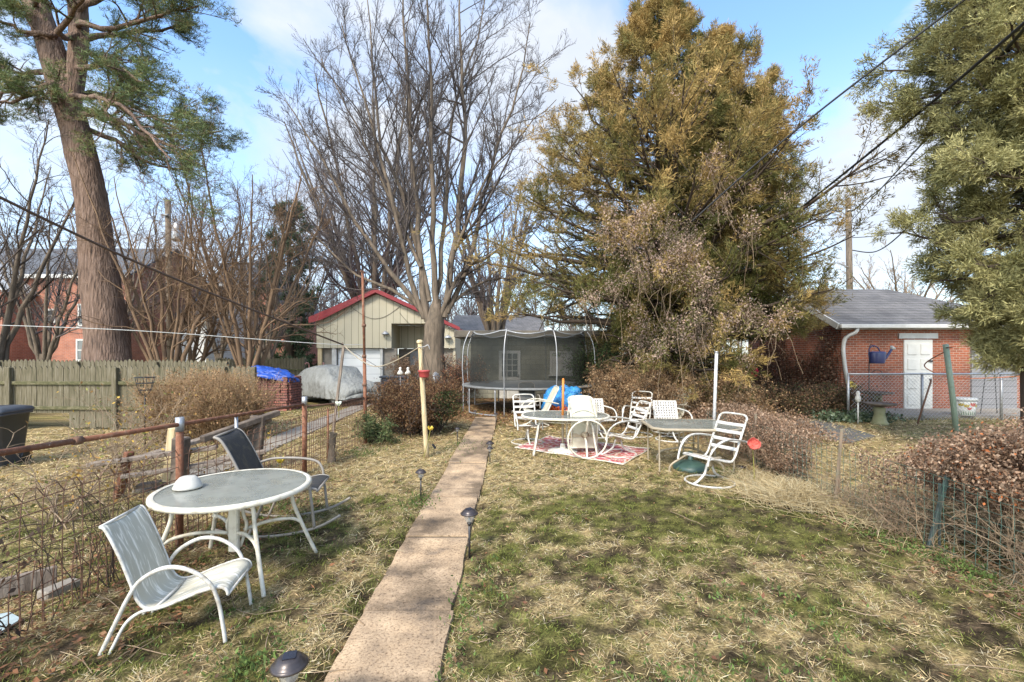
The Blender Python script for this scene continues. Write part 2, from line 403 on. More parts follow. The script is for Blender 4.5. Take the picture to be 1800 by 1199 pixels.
# cloud banks where the photograph has them: direction, half width, weight
acc = n1.outputs['Fac']
def dirpx(px, py):
    v = Vector(((px - 900) / FOC, 1, (HOR - py) / FOC)); v.normalize(); return v
for (px, py, rad, wt) in [(980, 120, .30, .26), (1010, 260, .30, .2), (1600, 300, .34, .22), (730, 180, .40, .24), (1450, 420, .4, .14), (480, 30, .12, .17), (1290, 60, .30, -.30), (1420, 190, .16, -.10), (360, 130, .30, -.20), (80, 420, .8, .2), (450, 330, .3, .12)]:
    dt = N(nt, 'ShaderNodeVectorMath', operation='DISTANCE'); L.new(tc.outputs['Generated'], dt.inputs[0]); dt.inputs[1].default_value = dirpx(px, py)
    mr = N(nt, 'ShaderNodeMapRange'); mr.interpolation_type = 'SMOOTHSTEP'; mr.inputs['From Min'].default_value = 0; mr.inputs['From Max'].default_value = rad
    mr.inputs['To Min'].default_value = wt; mr.inputs['To Max'].default_value = 0; L.new(dt.outputs['Value'], mr.inputs['Value'])
    a_ = N(nt, 'ShaderNodeMath', operation='ADD'); L.new(acc, a_.inputs[0]); L.new(mr.outputs[0], a_.inputs[1]); acc = a_.outputs[0]
cr = ramp(nt, [(.50, (0, 0, 0)), (.60, (.45, .45, .45)), (.80, (.92, .92, .92))]); L.new(acc, cr.inputs[0])
lo = N(nt, 'ShaderNodeMapRange'); lo.inputs['From Min'].default_value = .0; lo.inputs['From Max'].default_value = .5; lo.inputs['To Min'].default_value = .75; lo.inputs['To Max'].default_value = 0
L.new(zc.outputs[0], lo.inputs['Value'])
mxm = N(nt, 'ShaderNodeMath', operation='MAXIMUM'); L.new(cr.outputs[0], mxm.inputs[0]); L.new(lo.outputs[0], mxm.inputs[1])
n2 = N(nt, 'ShaderNodeTexNoise'); n2.inputs['Scale'].default_value = 4.5; n2.inputs['Detail'].default_value = 7; L.new(mp.outputs[0], n2.inputs['Vector'])
cc = ramp(nt, [(.3, (2.5, 2.72, 3.1)), (.7, (3.3, 3.35, 3.45))]); L.new(n2.outputs['Fac'], cc.inputs[0])
sdn = N(nt, 'ShaderNodeVectorMath', operation='DISTANCE'); L.new(tc.outputs['Generated'], sdn.inputs[0]); sdn.inputs[1].default_value = sd     # cloud boosted around the veiled sun, out of view, as added fill
fill_glow = N(nt, 'ShaderNodeMapRange'); fill_glow.interpolation_type = 'SMOOTHSTEP'; fill_glow.inputs['From Min'].default_value = .2; fill_glow.inputs['From Max'].default_value = 1.25; fill_glow.inputs['To Min'].default_value = 8.5; fill_glow.inputs['To Max'].default_value = 1.0; L.new(sdn.outputs['Value'], fill_glow.inputs['Value'])
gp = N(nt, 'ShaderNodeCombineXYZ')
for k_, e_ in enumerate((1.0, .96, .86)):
    pw_ = N(nt, 'ShaderNodeMath', operation='POWER'); L.new(fill_glow.outputs[0], pw_.inputs[0]); pw_.inputs[1].default_value = e_; L.new(pw_.outputs[0], gp.inputs[k_])
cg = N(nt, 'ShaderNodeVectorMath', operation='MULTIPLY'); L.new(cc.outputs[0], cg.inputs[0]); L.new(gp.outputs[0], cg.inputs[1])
sk2 = N(nt, 'ShaderNodeVectorMath', operation='MULTIPLY'); L.new(sky.outputs[0], sk2.inputs[0]); sk2.inputs[1].default_value = (1.15, 1.3, 1.36)
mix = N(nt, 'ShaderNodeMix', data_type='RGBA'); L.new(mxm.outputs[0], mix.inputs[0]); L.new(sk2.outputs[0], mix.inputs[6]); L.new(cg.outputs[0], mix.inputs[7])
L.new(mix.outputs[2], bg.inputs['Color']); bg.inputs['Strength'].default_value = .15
scene.view_settings.view_transform = 'Standard'; scene.view_settings.look = 'None'; scene.view_settings.exposure = 1.12; scene.view_settings.gamma = 1
scene.cycles.max_bounces = 6; scene.cycles.transparent_max_bounces = 24; scene.cycles.diffuse_bounces = 3
scene.cycles.caustics_reflective = False; scene.cycles.caustics_refractive = False

# ================================================================== ground
PX0, PX1 = -1.10, -0.44                    # the garden path
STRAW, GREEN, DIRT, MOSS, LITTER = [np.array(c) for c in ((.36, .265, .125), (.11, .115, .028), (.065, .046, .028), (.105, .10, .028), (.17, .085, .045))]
def zones(x, y):
    """weights of straw, green, bare dirt, moss, leaf litter"""
    n1 = fbm(x * 1.1, y * 1.1, seed=3); n2 = fbm(x * 2.7, y * 2.7, seed=11); n3 = fbm(x * .5, y * .5, seed=23); n4 = fbm(x * 5, y * 5, seed=31, octaves=3); n5 = fbm(x * 10, y * 10, seed=37, octaves=2); n6 = fbm(x * 7, y * 7, seed=41, octaves=3)
    right = sstep(-.5, -.3, x); left = 1 - sstep(-1.1, -.95, x); beyond = 1 - sstep(-3.5, -3.2, x)
    straw = .40 + .75 * (n1 - .5) + 1.3 * (n4 - .5) + 1.0 * (n5 - .5)
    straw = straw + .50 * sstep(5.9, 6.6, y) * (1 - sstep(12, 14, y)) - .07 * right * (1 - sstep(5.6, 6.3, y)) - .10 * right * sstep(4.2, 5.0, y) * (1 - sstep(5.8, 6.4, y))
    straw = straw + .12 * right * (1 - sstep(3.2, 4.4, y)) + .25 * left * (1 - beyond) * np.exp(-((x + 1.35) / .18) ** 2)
    straw = straw + .35 * sstep(3.3, 3.7, x) + .38 * beyond
    green = .30 + 1.0 * (n2 - .5) + 1.3 * (n6 - .5) + .30 * beyond * sstep(-5.5, -3.5, x) * 0 + .34 * beyond * sstep(.42, .55, n3)
    straw = straw + .12 * left * (1 - beyond)
    green = green + .14 * left * (1 - beyond) * (1 - sstep(6, 7, y)) + .25 * sstep(8.5, 9.5, x) * sstep(9, 10, y)
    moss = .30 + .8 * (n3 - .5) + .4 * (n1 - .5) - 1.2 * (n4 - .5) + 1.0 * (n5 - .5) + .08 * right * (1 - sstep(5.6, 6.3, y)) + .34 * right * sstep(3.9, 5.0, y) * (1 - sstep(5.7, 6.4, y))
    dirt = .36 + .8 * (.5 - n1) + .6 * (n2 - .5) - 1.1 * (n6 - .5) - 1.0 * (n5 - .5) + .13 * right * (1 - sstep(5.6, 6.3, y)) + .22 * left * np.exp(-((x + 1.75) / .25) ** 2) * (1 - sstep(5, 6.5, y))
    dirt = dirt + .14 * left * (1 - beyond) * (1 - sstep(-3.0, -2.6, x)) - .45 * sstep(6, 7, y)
    lit = .05 + .6 * (n2 - .5) + .9 * sstep(9.5, 13.5, y) * (1 - sstep(19, 24, y)) * sstep(-4, -3, x) * (1 - sstep(6, 8, x)) + .4 * (1 - sstep(-3.0, -2.5, x)) * (1 - beyond) + .35 * beyond * (1 - sstep(3.2, 3.8, y)) * sstep(-4.2, -3.9, x)
    w_ = np.stack([straw, green, dirt, moss, lit], -1).clip(.02, 2) ** 2.6
    return w_ / w_.sum(-1, keepdims=True)
def gz(x, y):
    h = .05 * (fbm(x * .8, y * .8, seed=5) - .5) + .03 * (fbm(x * 4, y * 4, seed=6, octaves=3) - .5)
    inp = sstep(PX0 - .12, PX0 + .02, x) * (1 - sstep(PX1 - .02, PX1 + .12, x)) * (1 - sstep(13.4, 13.8, y))
    return h * (1 - inp) - .035 * inp
def axis_grid(edges):
    out = []
    for a, b, st in edges: out += list(np.arange(a, b, st))
    return np.array(out + [edges[-1][1]])
gx = axis_grid([(-900, -100, 100), (-100, -30, 10), (-30, -9, 1), (-9, -4, .12), (-4, 5, .045), (5, 10, .14), (10, 30, 1), (30, 100, 10), (100, 900, 100)])
gy = axis_grid([(-60, -4, 8), (-4, 1.6, .7), (1.6, 7, .045), (7, 12, .09), (12, 20, .25), (20, 40, 1), (40, 100, 6), (100, 1500, 100)])
X, Y = np.meshgrid(gx, gy); xf, yf = X.ravel(), Y.ravel()
Z = gz(xf, yf); far = (np.abs(xf) > 28) | (yf > 38) | (yf < -3); Z[far] = -.01
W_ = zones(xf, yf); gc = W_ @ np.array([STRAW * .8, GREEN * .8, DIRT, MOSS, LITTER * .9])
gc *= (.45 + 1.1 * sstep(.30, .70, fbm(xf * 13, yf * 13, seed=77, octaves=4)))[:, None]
gc[(xf > PX0 + .01) & (xf < PX1 - .01) & (yf > 0) & (yf < 13.6)] = DIRT * .35
nx, ny = len(gx), len(gy); i = np.arange(nx * ny).reshape(ny, nx)
F = np.stack([i[:-1, :-1], i[:-1, 1:], i[1:, 1:], i[1:, :-1]], -1).reshape(-1, 4)
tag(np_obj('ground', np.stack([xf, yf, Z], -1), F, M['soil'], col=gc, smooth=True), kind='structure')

# ------------------------------------------------------------------ leaf-like faces
def rhombs(C, D, length, width, up=None, rng=RNG):
    """narrow diamond faces: base C, direction D"""
    n = len(C); D = D / (np.linalg.norm(D, axis=1, keepdims=True) + 1e-9)
    rnd = rng.normal(size=(n, 3)) if up is None else up
    S = np.cross(D, rnd); S /= (np.linalg.norm(S, axis=1, keepdims=True) + 1e-9)
    length = np.broadcast_to(length, (n,))[:, None]; width = np.broadcast_to(width, (n,))[:, None]
    V = np.stack([C, C + D * length * .42 + S * width * .5, C + D * length, C + D * length * .42 - S * width * .5], 1).reshape(-1, 3)
    F = np.arange(4 * n, dtype=np.int32).reshape(n, 4)
    return V, F
def rep4(c): return np.repeat(c, 4, axis=0)
def join(parts):
    V, F, C, o = [], [], [], 0
    for p in parts:
        V.append(p[0]); F.append(p[1] + o); o += len(p[0])
        if len(p) > 2: C.append(p[2])
    return np.concatenate(V), np.concatenate(F), (np.concatenate(C) if C else None)

def scatter_grass():
    rng = np.random.default_rng(101); parts = []
    # (x0,x1,y0,y1, blades per square metre, width, length)
    for x0, x1, y0, y1, dens, wd, ln in [(-5.0, 4.3, 1.9, 4.2, 7200, .0034, .050), (-4.6, 5.2, 4.2, 6.6, 4200, .0045, .056), (-6.5, 6.5, 6.6, 10, 1500, .0068, .07), (-9, 9, 10, 16, 300, .014, .10), (-9, -4.6, 4.0, 6.6, 1800, .006, .07), (-13, -6.5, 6.6, 11.4, 420, .011, .09), (6.5, 14, 8, 13.5, 350, .013, .09)]:
        n = int((x1 - x0) * (y1 - y0) * dens)
        x, y = rng.uniform(x0, x1, n), rng.uniform(y0, y1, n)
        lim = 1.16 * y + .25                     # the camera and a step to its sides
        keep = (np.abs(x) < lim + .8) & ~((x > PX0 - .01) & (x < PX1 + .015) & (y < 13.6))
        kx = sstep(-5.6, -5.3, x) * (1 - sstep(-4.4, -4.1, x)) * (y > 2)
        keep &= ~(on_drive(x, y))
        x, y = x[keep], y[keep]; n = len(x)
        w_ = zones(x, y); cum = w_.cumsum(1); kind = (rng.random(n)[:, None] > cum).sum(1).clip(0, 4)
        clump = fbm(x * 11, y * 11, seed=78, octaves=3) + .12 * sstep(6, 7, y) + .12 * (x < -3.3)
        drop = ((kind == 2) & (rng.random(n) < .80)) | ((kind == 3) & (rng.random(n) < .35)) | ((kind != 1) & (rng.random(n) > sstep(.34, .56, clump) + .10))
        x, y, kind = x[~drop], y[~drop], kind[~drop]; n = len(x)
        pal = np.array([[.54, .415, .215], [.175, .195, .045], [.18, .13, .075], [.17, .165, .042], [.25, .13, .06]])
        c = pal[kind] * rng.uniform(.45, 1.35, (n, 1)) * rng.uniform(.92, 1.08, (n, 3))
        pale = (kind == 0) & (rng.random(n) < .12); c[pale] = np.array([.62, .53, .36]) * rng.uniform(.85, 1.1, (pale.sum(), 1))
        pitch = np.where(kind == 1, rng.uniform(.3, 1.2, n), np.where(kind == 3, rng.uniform(.1, .9, n), rng.uniform(-.05, .42, n)))
        az = rng.uniform(0, 2 * PI, n) + 1.6 * (fbm(x * 2, y * 2, seed=90) - .5) * 6
        D = np.stack([np.cos(az) * np.cos(pitch), np.sin(az) * np.cos(pitch), np.sin(pitch)], -1)
        l_ = ln * rng.uniform(.45, 1.5, n) * np.where(kind == 0, 1.25, np.where(kind == 3, .45, np.where(kind == 1, .7, .9)))
        wdt = wd * rng.uniform(.7, 1.3, n) * np.where(kind == 3, 1.5, np.where(kind == 4, 2.4, 1))
        Cc = np.stack([x, y, gz(x, y) + rng.uniform(-.004, .018, n)], -1)
        up = np.tile([[0, 0, 1.0]], (n, 1)) + rng.normal(size=(n, 3)) * .35
        V, F_ = rhombs(Cc, D, l_, wdt, up, rng)
        parts.append((V, F_, rep4(c)))
    V, F_, c = join(parts)
    tag(np_obj('grass', V, F_, M['grass'], col=c), 'short winter lawn of straw, moss and green blades', 'grass', kind='stuff')
def on_drive(x, y):
    d1 = np.abs(x - DRV(y) - .0) < .30
    d2 = np.abs(x - DRV(y) + 1.5) < .30
    return d1 & (y > 6.2) & (y < 24)
def DRV(y): return -4.75 - .055 * (y - 4)
scatter_grass()

# ------------------------------------------------------------------ path and drives
pm, nt, b = new_mat('path_concrete'); L = nt.links
tc = N(nt, 'ShaderNodeTexCoord')
def noise_node(scale, detail=8, rough=.65):
    n = N(nt, 'ShaderNodeTexNoise'); n.inputs['Scale'].default_value = scale; n.inputs['Detail'].default_value = detail; n.inputs['Roughness'].default_value = rough
    L.new(tc.outputs['Object'], n.inputs['Vector']); return n
na, nb_, nc = noise_node(2.1), noise_node(55, 5, .7), noise_node(.9)
r1 = ramp(nt, [(.34, (.17, .13, .095)), (.47, (.40, .29, .185)), (.66, (.58, .43, .28))]); L.new(na.outputs['Fac'], r1.inputs[0])
r2 = ramp(nt, [(.34, (.30, .26, .22)), (.47, (.9, .9, .88)), (.62, (1.05, 1.05, 1.05))]); L.new(nb_.outputs['Fac'], r2.inputs[0])
r3 = ramp(nt, [(.40, (.36, .34, .32)), (.49, (.85, .82, .80)), (.58, (1.1, 1.05, 1.0))]); L.new(nc.outputs['Fac'], r3.inputs[0])
m1 = N(nt, 'ShaderNodeVectorMath', operation='MULTIPLY'); L.new(r1.outputs[0], m1.inputs[0]); L.new(r2.outputs[0], m1.inputs[1])
m2 = N(nt, 'ShaderNodeVectorMath', operation='MULTIPLY'); L.new(m1.outputs[0], m2.inputs[0]); L.new(r3.outputs[0], m2.inputs[1])
L.new(m2.outputs[0], b.inputs['Base Color']); b.inputs['Roughness'].default_value = .92
bp = N(nt, 'ShaderNodeBump'); bp.inputs['Strength'].default_value = .5; bp.inputs['Distance'].default_value = .012; L.new(nb_.outputs['Fac'], bp.inputs['Height']); L.new(bp.outputs[0], b.inputs['Normal'])
mb = MB(); ys = [.6, 2.0, 3.36, 4.72, 6.02, 6.42, 7.9, 9.4, 10.9, 12.3, 13.6]
for k in range(len(ys) - 1):
    a, b_ = ys[k] + .007, ys[k + 1] - .007; z = .013 + .007 * math.sin(k * 2.3); n_ = max(6, int((b_ - a) / .045)); m_ = 14; g = []
    for i_ in range(n_ + 1):
        y_ = a if i_ == 0 else b_ if i_ == n_ else a + .006 + (b_ - a - .012) * (i_ - 1) / (n_ - 2); e0 = .02 * (fbm(np.array([y_ * 6.0]), np.array([k * 3.1]), seed=51)[0] - .5) * 2; e1 = .02 * (fbm(np.array([y_ * 6.0]), np.array([k * 3.1 + 9]), seed=52)[0] - .5) * 2
        x0_, x1_ = PX0 + .012 * math.sin(k * 1.7) + e0, PX1 + .012 * math.sin(k * 1.7) + e1; row = []
        for j_ in range(m_ + 1):
            u = 0 if j_ == 0 else 1 if j_ == m_ else .008 + .984 * (j_ - 1) / (m_ - 2); edge = min(j_, m_ - j_); ee = min(i_, n_ - i_)
            row.append((x0_ + (x1_ - x0_) * u, y_, z - (.05 if edge == 0 or ee == 0 else 0) - (.006 if edge == 1 or ee == 1 else 0)))
        g.append(row)
    mb.sheet(g, smooth=False)
tag(mb.build('path', pm), kind='structure')
mb = MB()
for y_ in ys[1:-1]: mb.box(((PX0 + PX1) / 2, y_, -.026), (PX1 - PX0 - .05, .04, .05))
M['joint_soil'] = mat('joint_soil', (.035, .026, .018), (.07, .055, .03), rough=1, scale=20, bump=.3)
tag(mb.build('path_joints', M['joint_soil']), kind='structure')
mb = MB()
for off in (0,):
    yy = np.arange(6.2, 24.1, 1.95)
    for k in range(len(yy) - 1):
        a, b_ = yy[k] + .015, yy[k + 1] - .015
        mb.prism([(DRV(a) + off - .32, a), (DRV(a) + off + .32, a), (DRV(b_) + off + .32, b_), (DRV(b_) + off - .32, b_)], -.05, .032 + .004 * math.sin(k * 3 + off), 'z')
tag(mb.build('driveway', M['concrete']), kind='structure')
mb = MB(); mb.prism([(7.1, 9.6), (8.3, 10.4), (9.0, 13.5), (8.9, 26), (7.9, 26), (7.6, 13.5), (7.0, 11.5)], -.05, .03, 'z')
tag(mb.build('side_path', M['asphalt']), kind='structure')
mb = MB(); mb.prism([(-14, 19.5), (-4, 19.5), (-4, 29.9), (-14, 29.9)], -.05, .028, 'z')
mb2 = MB(); mb2.prism([(11.6, 13.5), (19, 13.1), (19, 15.19), (11.6, 15.19)], -.05, .08, 'z')
tag(mb.build('garage_apron', M['concrete']), kind='structure'); tag(mb2.build('door_pavement', M['concrete']), kind='structure')

# ================================================================== buildings
def window(parent, x0, x1, z0, z1, y, mullions=1, rails=1, fr=.09, frame=None, sill=True, axis='y', pane=None, proud=.04):
    """window in a wall facing -Y at depth y (axis x: wall facing -X or +X); frame > pane"""
    f, p = MB(), MB(); frame = frame or M['white_trim']; pane = pane or M['pane']
    def bx(mb_, a0, a1, c0, c1, d0, d1):
        if axis == 'y': mb_.box(((a0 + a1) / 2, (d0 + d1) / 2, (c0 + c1) / 2), (a1 - a0, abs(d1 - d0), c1 - c0))
        else: mb_.box(((d0 + d1) / 2, (a0 + a1) / 2, (c0 + c1) / 2), (abs(d1 - d0), a1 - a0, c1 - c0))
    t = proud
    bx(f, x0, x0 + fr, z0, z1, y - t, y + .02); bx(f, x1 - fr, x1, z0, z1, y - t, y + .02)
    bx(f, x0 + fr, x1 - fr, z1 - fr, z1, y - t, y + .02); bx(f, x0 + fr, x1 - fr, z0, z0 + fr, y - t, y + .02)
    for k in range(1, mullions):
        c = x0 + (x1 - x0) * k / mullions; bx(f, c - fr * .45, c + fr * .45, z0 + fr, z1 - fr, y - t * .8, y + .01)
    for k in range(1, rails + 1):
        c = z0 + (z1 - z0) * k / (rails + 1); bx(f, x0 + fr, x1 - fr, c - fr * .3, c + fr * .3, y - t * .7, y + .012)
    if sill: bx(f, x0 - .06, x1 + .06, z0 - .07, z0 - .002, y - t - .05, y + .02)
    bx(p, x0 + fr * .9, x1 - fr * .9, z0 + fr * .9, z1 - fr * .9, y - .012, y + .015)
    fo = f.build('window', frame, parent, True); p.build('pane', pane, fo, True)
    return fo
def gable_roof_y(mb_, x0, x1, y0, y1, ze, zr, th=.14, ov=.3):
    """ridge along Y"""
    xm = (x0 + x1) / 2; s = (zr - ze) / (xm - x0); dz = s * ov
    mb_.prism([(x0 - ov, ze - dz), (xm, zr), (xm, zr + th), (x0 - ov, ze - dz + th)], y0 - ov, y1 + ov)
    mb_.prism([(xm + .001, zr), (x1 + ov, ze - dz), (x1 + ov, ze - dz + th), (xm + .001, zr + th)], y0 - ov, y1 + ov)
def gable_roof_x(mb_, x0, x1, y0, y1, ze, zr, th=.14, ov=.3):
    ym = (y0 + y1) / 2; s = (zr - ze) / (ym - y0); dz = s * ov
    mb_.prism([(y0 - ov, ze - dz), (ym, zr), (ym, zr + th), (y0 - ov, ze - dz + th)], x0 - ov, x1 + ov, 'x')
    mb_.prism([(ym + .001, zr), (y1 + ov, ze - dz), (y1 + ov, ze - dz + th), (ym + .001, zr + th)], x0 - ov, x1 + ov, 'x')

M['brick_orange'] = brick_mat('brick_orange', (.31, .085, .038), (.20, .062, .034), (.34, .26, .20), .215, .078, .009)
M['brick_red'] = brick_mat('brick_red', (.40, .15, .09), (.30, .11, .07), (.34, .24, .19), .30, .10, .010, .3)
M['brick_stack'] = brick_mat('brick_stack', (.30, .11, .08), (.20, .085, .07), (.045, .03, .025), .23, .085, .009, .4)
M['shingle'] = brick_mat('shingle', (.155, .145, .14), (.115, .11, .11), (.07, .065, .06), .32, .11, .012, .3)
M['siding_tan'] = stripe_mat('siding_tan', (.45, .405, .295), (.20, .19, .13), .46, .035, 0, .55, .07)
M['siding_white'] = stripe_mat('siding_white', (.60, .60, .58), (.38, .38, .38), .2, .025, 2, .7, .08)
M['door_panel'] = stripe_mat('door_panel', (.68, .69, .68), (.40, .41, .41), .53, .03, 2, .5, .05)
M['door_grey'] = stripe_mat('door_grey', (.20, .195, .20), (.08, .08, .085), .2, .018, 2, .55, .06)
M['block'] = brick_mat('block', (.25, .24, .185), (.20, .195, .15), (.15, .145, .115), .41, .205, .012, .5)
M['stone'] = brick_mat('stone', (.36, .34, .31), (.20, .185, .17), (.42, .40, .36), .5, .2, .03, .4)
M['red_trim'] = mat('red_trim', (.26, .025, .03), (.20, .02, .025), rough=.45, scale=3, bump=.05)
M['roof_dark'] = mat('roof_dark', (.10, .105, .115), (.07, .075, .085), rough=.9, scale=5, bump=.3)
M['grey_door'] = mat('grey_door', (.34, .35, .36), (.28, .29, .30), rough=.6, scale=2, bump=.1)

# tan metal garage, far left centre (front at Y=30)
Yg = 30.0
t = thing('tan_garage', 'tan ribbed metal garage with red gable trim behind the bare tree', 'garage', (-8.3, Yg, 0))
xl, xr, xa, za_, zl, zr_ = -12.9, -3.75, -8.9, 5.85, 4.15, 3.5
wl = MB()
zoh = 2.28
wl.prism([(xl, zoh), (-7.95, zoh), (-7.95, 3.9), (-5.0, 3.9), (-5.0, zoh), (xr, zoh), (xr, zr_), (xa, za_), (xl, zl)], Yg, Yg + .15)
wl.prism([(-7.95, zoh), (-5.0, zoh), (-5.0, 3.9), (-7.95, 3.9)], Yg + 2.2, Yg + 2.35)
wl.box((-8.02, Yg + 1.2, (zoh + 3.9) / 2), (.12, 2.1, 3.9 - zoh)); wl.box((-4.93, Yg + 1.2, (zoh + 3.9) / 2), (.12, 2.1, 3.9 - zoh))
wl.box((-6.475, Yg + 1.2, 3.96), (3.0, 2.1, .1))
wl.box((xl + .075, Yg + 6.2, 2.07), (.15, 12, 4.14)); wl.box((xr - .075, Yg + 6.2, 1.74), (.15, 12, 3.48))
wl.build('wall', M['siding_tan'], t, True)
for c_, d_ in (((-12.3, Yg + .38, 1.13), (.62, .12, 2.26)), ((-8.2, Yg + .42, 1.13), (1.05, .3, 2.26)), ((-4.4, Yg + .4, 1.13), (1.3, .2, 2.26)), ((-6.0, Yg + 2.6, 1.13), (4.2, .15, 2.26))):
    lw = MB(); lw.box(c_, d_); lw.build('pillar' if d_[0] < 1.1 else 'lower_wall', M['concrete'], t, True)
rf = MB(); rf.prism([(xl - .3, zl - .1), (xa, za_ + .03), (xr + .3, zr_ - .1), (xr + .3, zr_ + .1), (xa, za_ + .28), (xl - .3, zl + .1)], Yg - .3, Yg + 12.5)
rf.build('roof', M['red_trim'], t, True)
fa = MB(); fa.prism([(xl - .35, zl - .26), (xl + .5, zl - .02), (xa, za_ + .06), (xr + .35, zr_ - .08), (xr + .35, zr_ + .14), (xa, za_ + .33), (xl - .35, zl + .14)], Yg - .36, Yg - .302)
fa.build('fascia', M['red_trim'], t, True)
gd = MB(); gd.box((-10.1, Yg + .4, 1.13), (3.0, .1, 2.24)); g_ = gd.build('garage_door', M['door_panel'], t, True)
hd = MB(); hd.box((-10.1, Yg + .32, .35), (.16, .06, .05)); hd.build('handle', M['black_plastic'], g_, True)
pd = MB(); pd.box((-6.7, Yg + 2.48, 1.05), (1.1, .08, 2.1)); d_ = pd.build('side_door', M['grey_door'], t, True)
hd = MB(); hd.lathe([(0.001, 0), (.05, .0), (.05, .05), (.001, .06)], (-6.3, Yg + 2.42, 1.0), 10); hd.build('handle', M['galv'], d_, True)
for nm, x, mt, wd_ in (('corner_post', -12.72, 'yellow_wood', .26), ('door_jamb', -11.78, 'white_trim', .28), ('door_jamb', -8.64, 'white_trim', .16)):
    p_ = MB(); p_.box((x, Yg + .2, 1.13), (wd_, .2, 2.26)); p_.build(nm, M[mt], t, True)
for x, z in ((-8.3, 3.2), (-4.2, 2.95)):
    lp = MB(); lp.lathe([(.02, .2), (.14, .12), (.26, 0), (.24, -.03)], (x, Yg - .17, z), 12); lp.box((x, Yg - .06, z + .14), (.06, .2, .06)); lp.build('wall_lamp', M['grey_metal'], t, True)
t2 = MB()
for a, b_ in (((-10.6, 5.0), (-7.4, 5.0)), ((-7.4, 4.6), (-5.2, 4.3))):
    t2.tube([(a[0] + (b_[0] - a[0]) * k / 10, Yg - .03, a[1] + (b_[1] - a[1]) * k / 10 - .8 * math.sin(PI * k / 10)) for k in range(11)], .012, 5)
t2.build('wall_cable', M['wire_black'], t, True)

# block shed seen through the trampoline net
t = thing('block_shed', 'low grey concrete block shed behind the trampoline', 'shed', (1.0, 19.5, 0))
Ys = 19.5; sx0, sx1 = -2.2, 4.6
b_ = MB(); b_.box(((sx0 + sx1) / 2, Ys + 2, 1.28), (sx1 - sx0, 4, 2.56)); b_.build('wall', M['block'], t, True)
b_ = MB(); b_.box(((sx0 + sx1) / 2, Ys + 2, 2.74), (sx1 - sx0 + .5, 4.6, .3), bev=.03); b_.build('roof', M['concrete'], t, True)
b_ = MB(); b_.box((-.1, Ys - .03, 1.02), (.92, .06, 2.04)); dr = b_.build('door', M['white_trim'], t, True)
b_ = MB(); b_.box((-.1, Ys - .065, 1.42), (.66, .03, .98)); po = b_.build('pane', M['pane'], dr, True)
b_ = MB()
for k in range(1, 3): b_.box((-.43 + .22 * k, Ys - .085, 1.42), (.03, .02, .98))
for k in range(1, 4): b_.box((-.1, Ys - .09, .93 + .245 * k), (.66, .018, .03))
b_.build('glazing_bar', M['white_trim'], dr, True)
b_ = MB(); b_.lathe([(0.001, -.05), (.04, -.03), (.04, .03), (.001, .05)], (.26, Ys - .1, .98), 10); b_.build('handle', M['galv'], dr, True)
window(t, 1.62, 2.62, 1.02, 2.02, Ys, 2, 1, .1, pane=M['white_trim'])

# brick outbuilding on the right (front at Y=15.2)
Yb = 15.2
t = thing('brick_outbuilding', 'low red brick outbuilding with white door and grey shingle roof', 'outbuilding', (14.2, Yb, 0))
bx0, bx1, by1, ze = 11.0, 17.6, 21.2, 2.86
b_ = MB(); b_.prism([(bx0, Yb), (bx1, Yb), (bx1, by1), (bx0, by1)], -.05, ze, 'z')
b_.prism([(Yb, ze), (by1, ze), ((Yb + by1) / 2, ze + 1.42)], bx0, bx0 + .22, 'x'); b_.build('wall', M['brick_orange'], t, True)
ym = (Yb + by1) / 2; zrid = ze + 1.5; ov = .28
rb = MB()
A = [(bx0 - ov, Yb - ov, ze - .1), (bx1 + ov, Yb - ov, ze - .1), (bx1 + ov, by1 + ov, ze - .1), (bx0 - ov, by1 + ov, ze - .1), (bx0 - ov, ym, zrid), (bx1 - 2.6, ym, zrid)]
A2 = [(x, y, z + .12) for x, y, z in A]
rb.add(A + A2, [(6, 7, 11, 10), (7, 8, 11), (8, 9, 10, 11), (0, 4, 5, 1), (1, 5, 2), (2, 5, 4, 3), (0, 1, 7, 6), (1, 2, 8, 7), (2, 3, 9, 8), (0, 6, 10, 4), (3, 4, 10, 9)])
ro = rb.build('roof', M['shingle'], t, True)
b_ = MB(); b_.beam((bx0 - ov, Yb - ov - .07, ze - .06), (bx1 + ov, Yb - ov - .07, ze - .06), .12, .13); b_.build('gutter', M['white_trim'], t, True)
b_ = MB(); b_.box(((bx0 + bx1) / 2, Yb - .12, ze - .13), (bx1 - bx0 + .3, .22, .05)); b_.build('soffit', M['white_trim'], t, True)
b_ = MB(); b_.beam((bx0 - ov - .03, Yb - ov, ze - .06), (bx0 - ov - .03, ym, zrid + .04), .05, .2); b_.build('rake_board', M['white_trim'], t, True)
b_ = MB(); b_.tube(curve([(bx0 + .28, Yb - .33, ze - .1), (bx0 + .25, Yb - .3, ze - .25), (bx0 + .02, Yb - .12, ze - .5), (bx0 + .03, Yb - .1, 1.6), (bx0 + .3, Yb - .1, .1)], 6), .06, 8); b_.build('downspout', M['white_trim'], t, True)
b_ = MB(); b_.box((13.53, Yb - .015, 1.22), (.94, .07, 2.30)); M['door_white'] = mat('door_white', (.60, .59, .55), (.50, .49, .45), rough=.5, scale=3, bump=.05)
dr = b_.build('door', M['door_white'], t, True)
for zz in (.35, .92, 1.55, 2.05):
    for xx in (13.31, 13.75): b_ = MB(); b_.box((xx, Yb - .055, zz), (.3, .035, .36 if zz != .35 else .3), bev=.014); b_.build('door_panel', M['door_white'], dr, True)
b_ = MB(); b_.box((13.53, Yb - .01, 2.50), (1.3, .1, .18)); b_.build('lintel', M['white_trim'], t, True)
for z in (1.66, 1.05, .92):
    b_ = MB(); b_.box((13.90, Yb - .075, z), (.16 if z > 1.5 else .08, .05, .06 if z > 1 else .03), bev=.01); b_.build('lock', M['black_plastic'], dr, True)
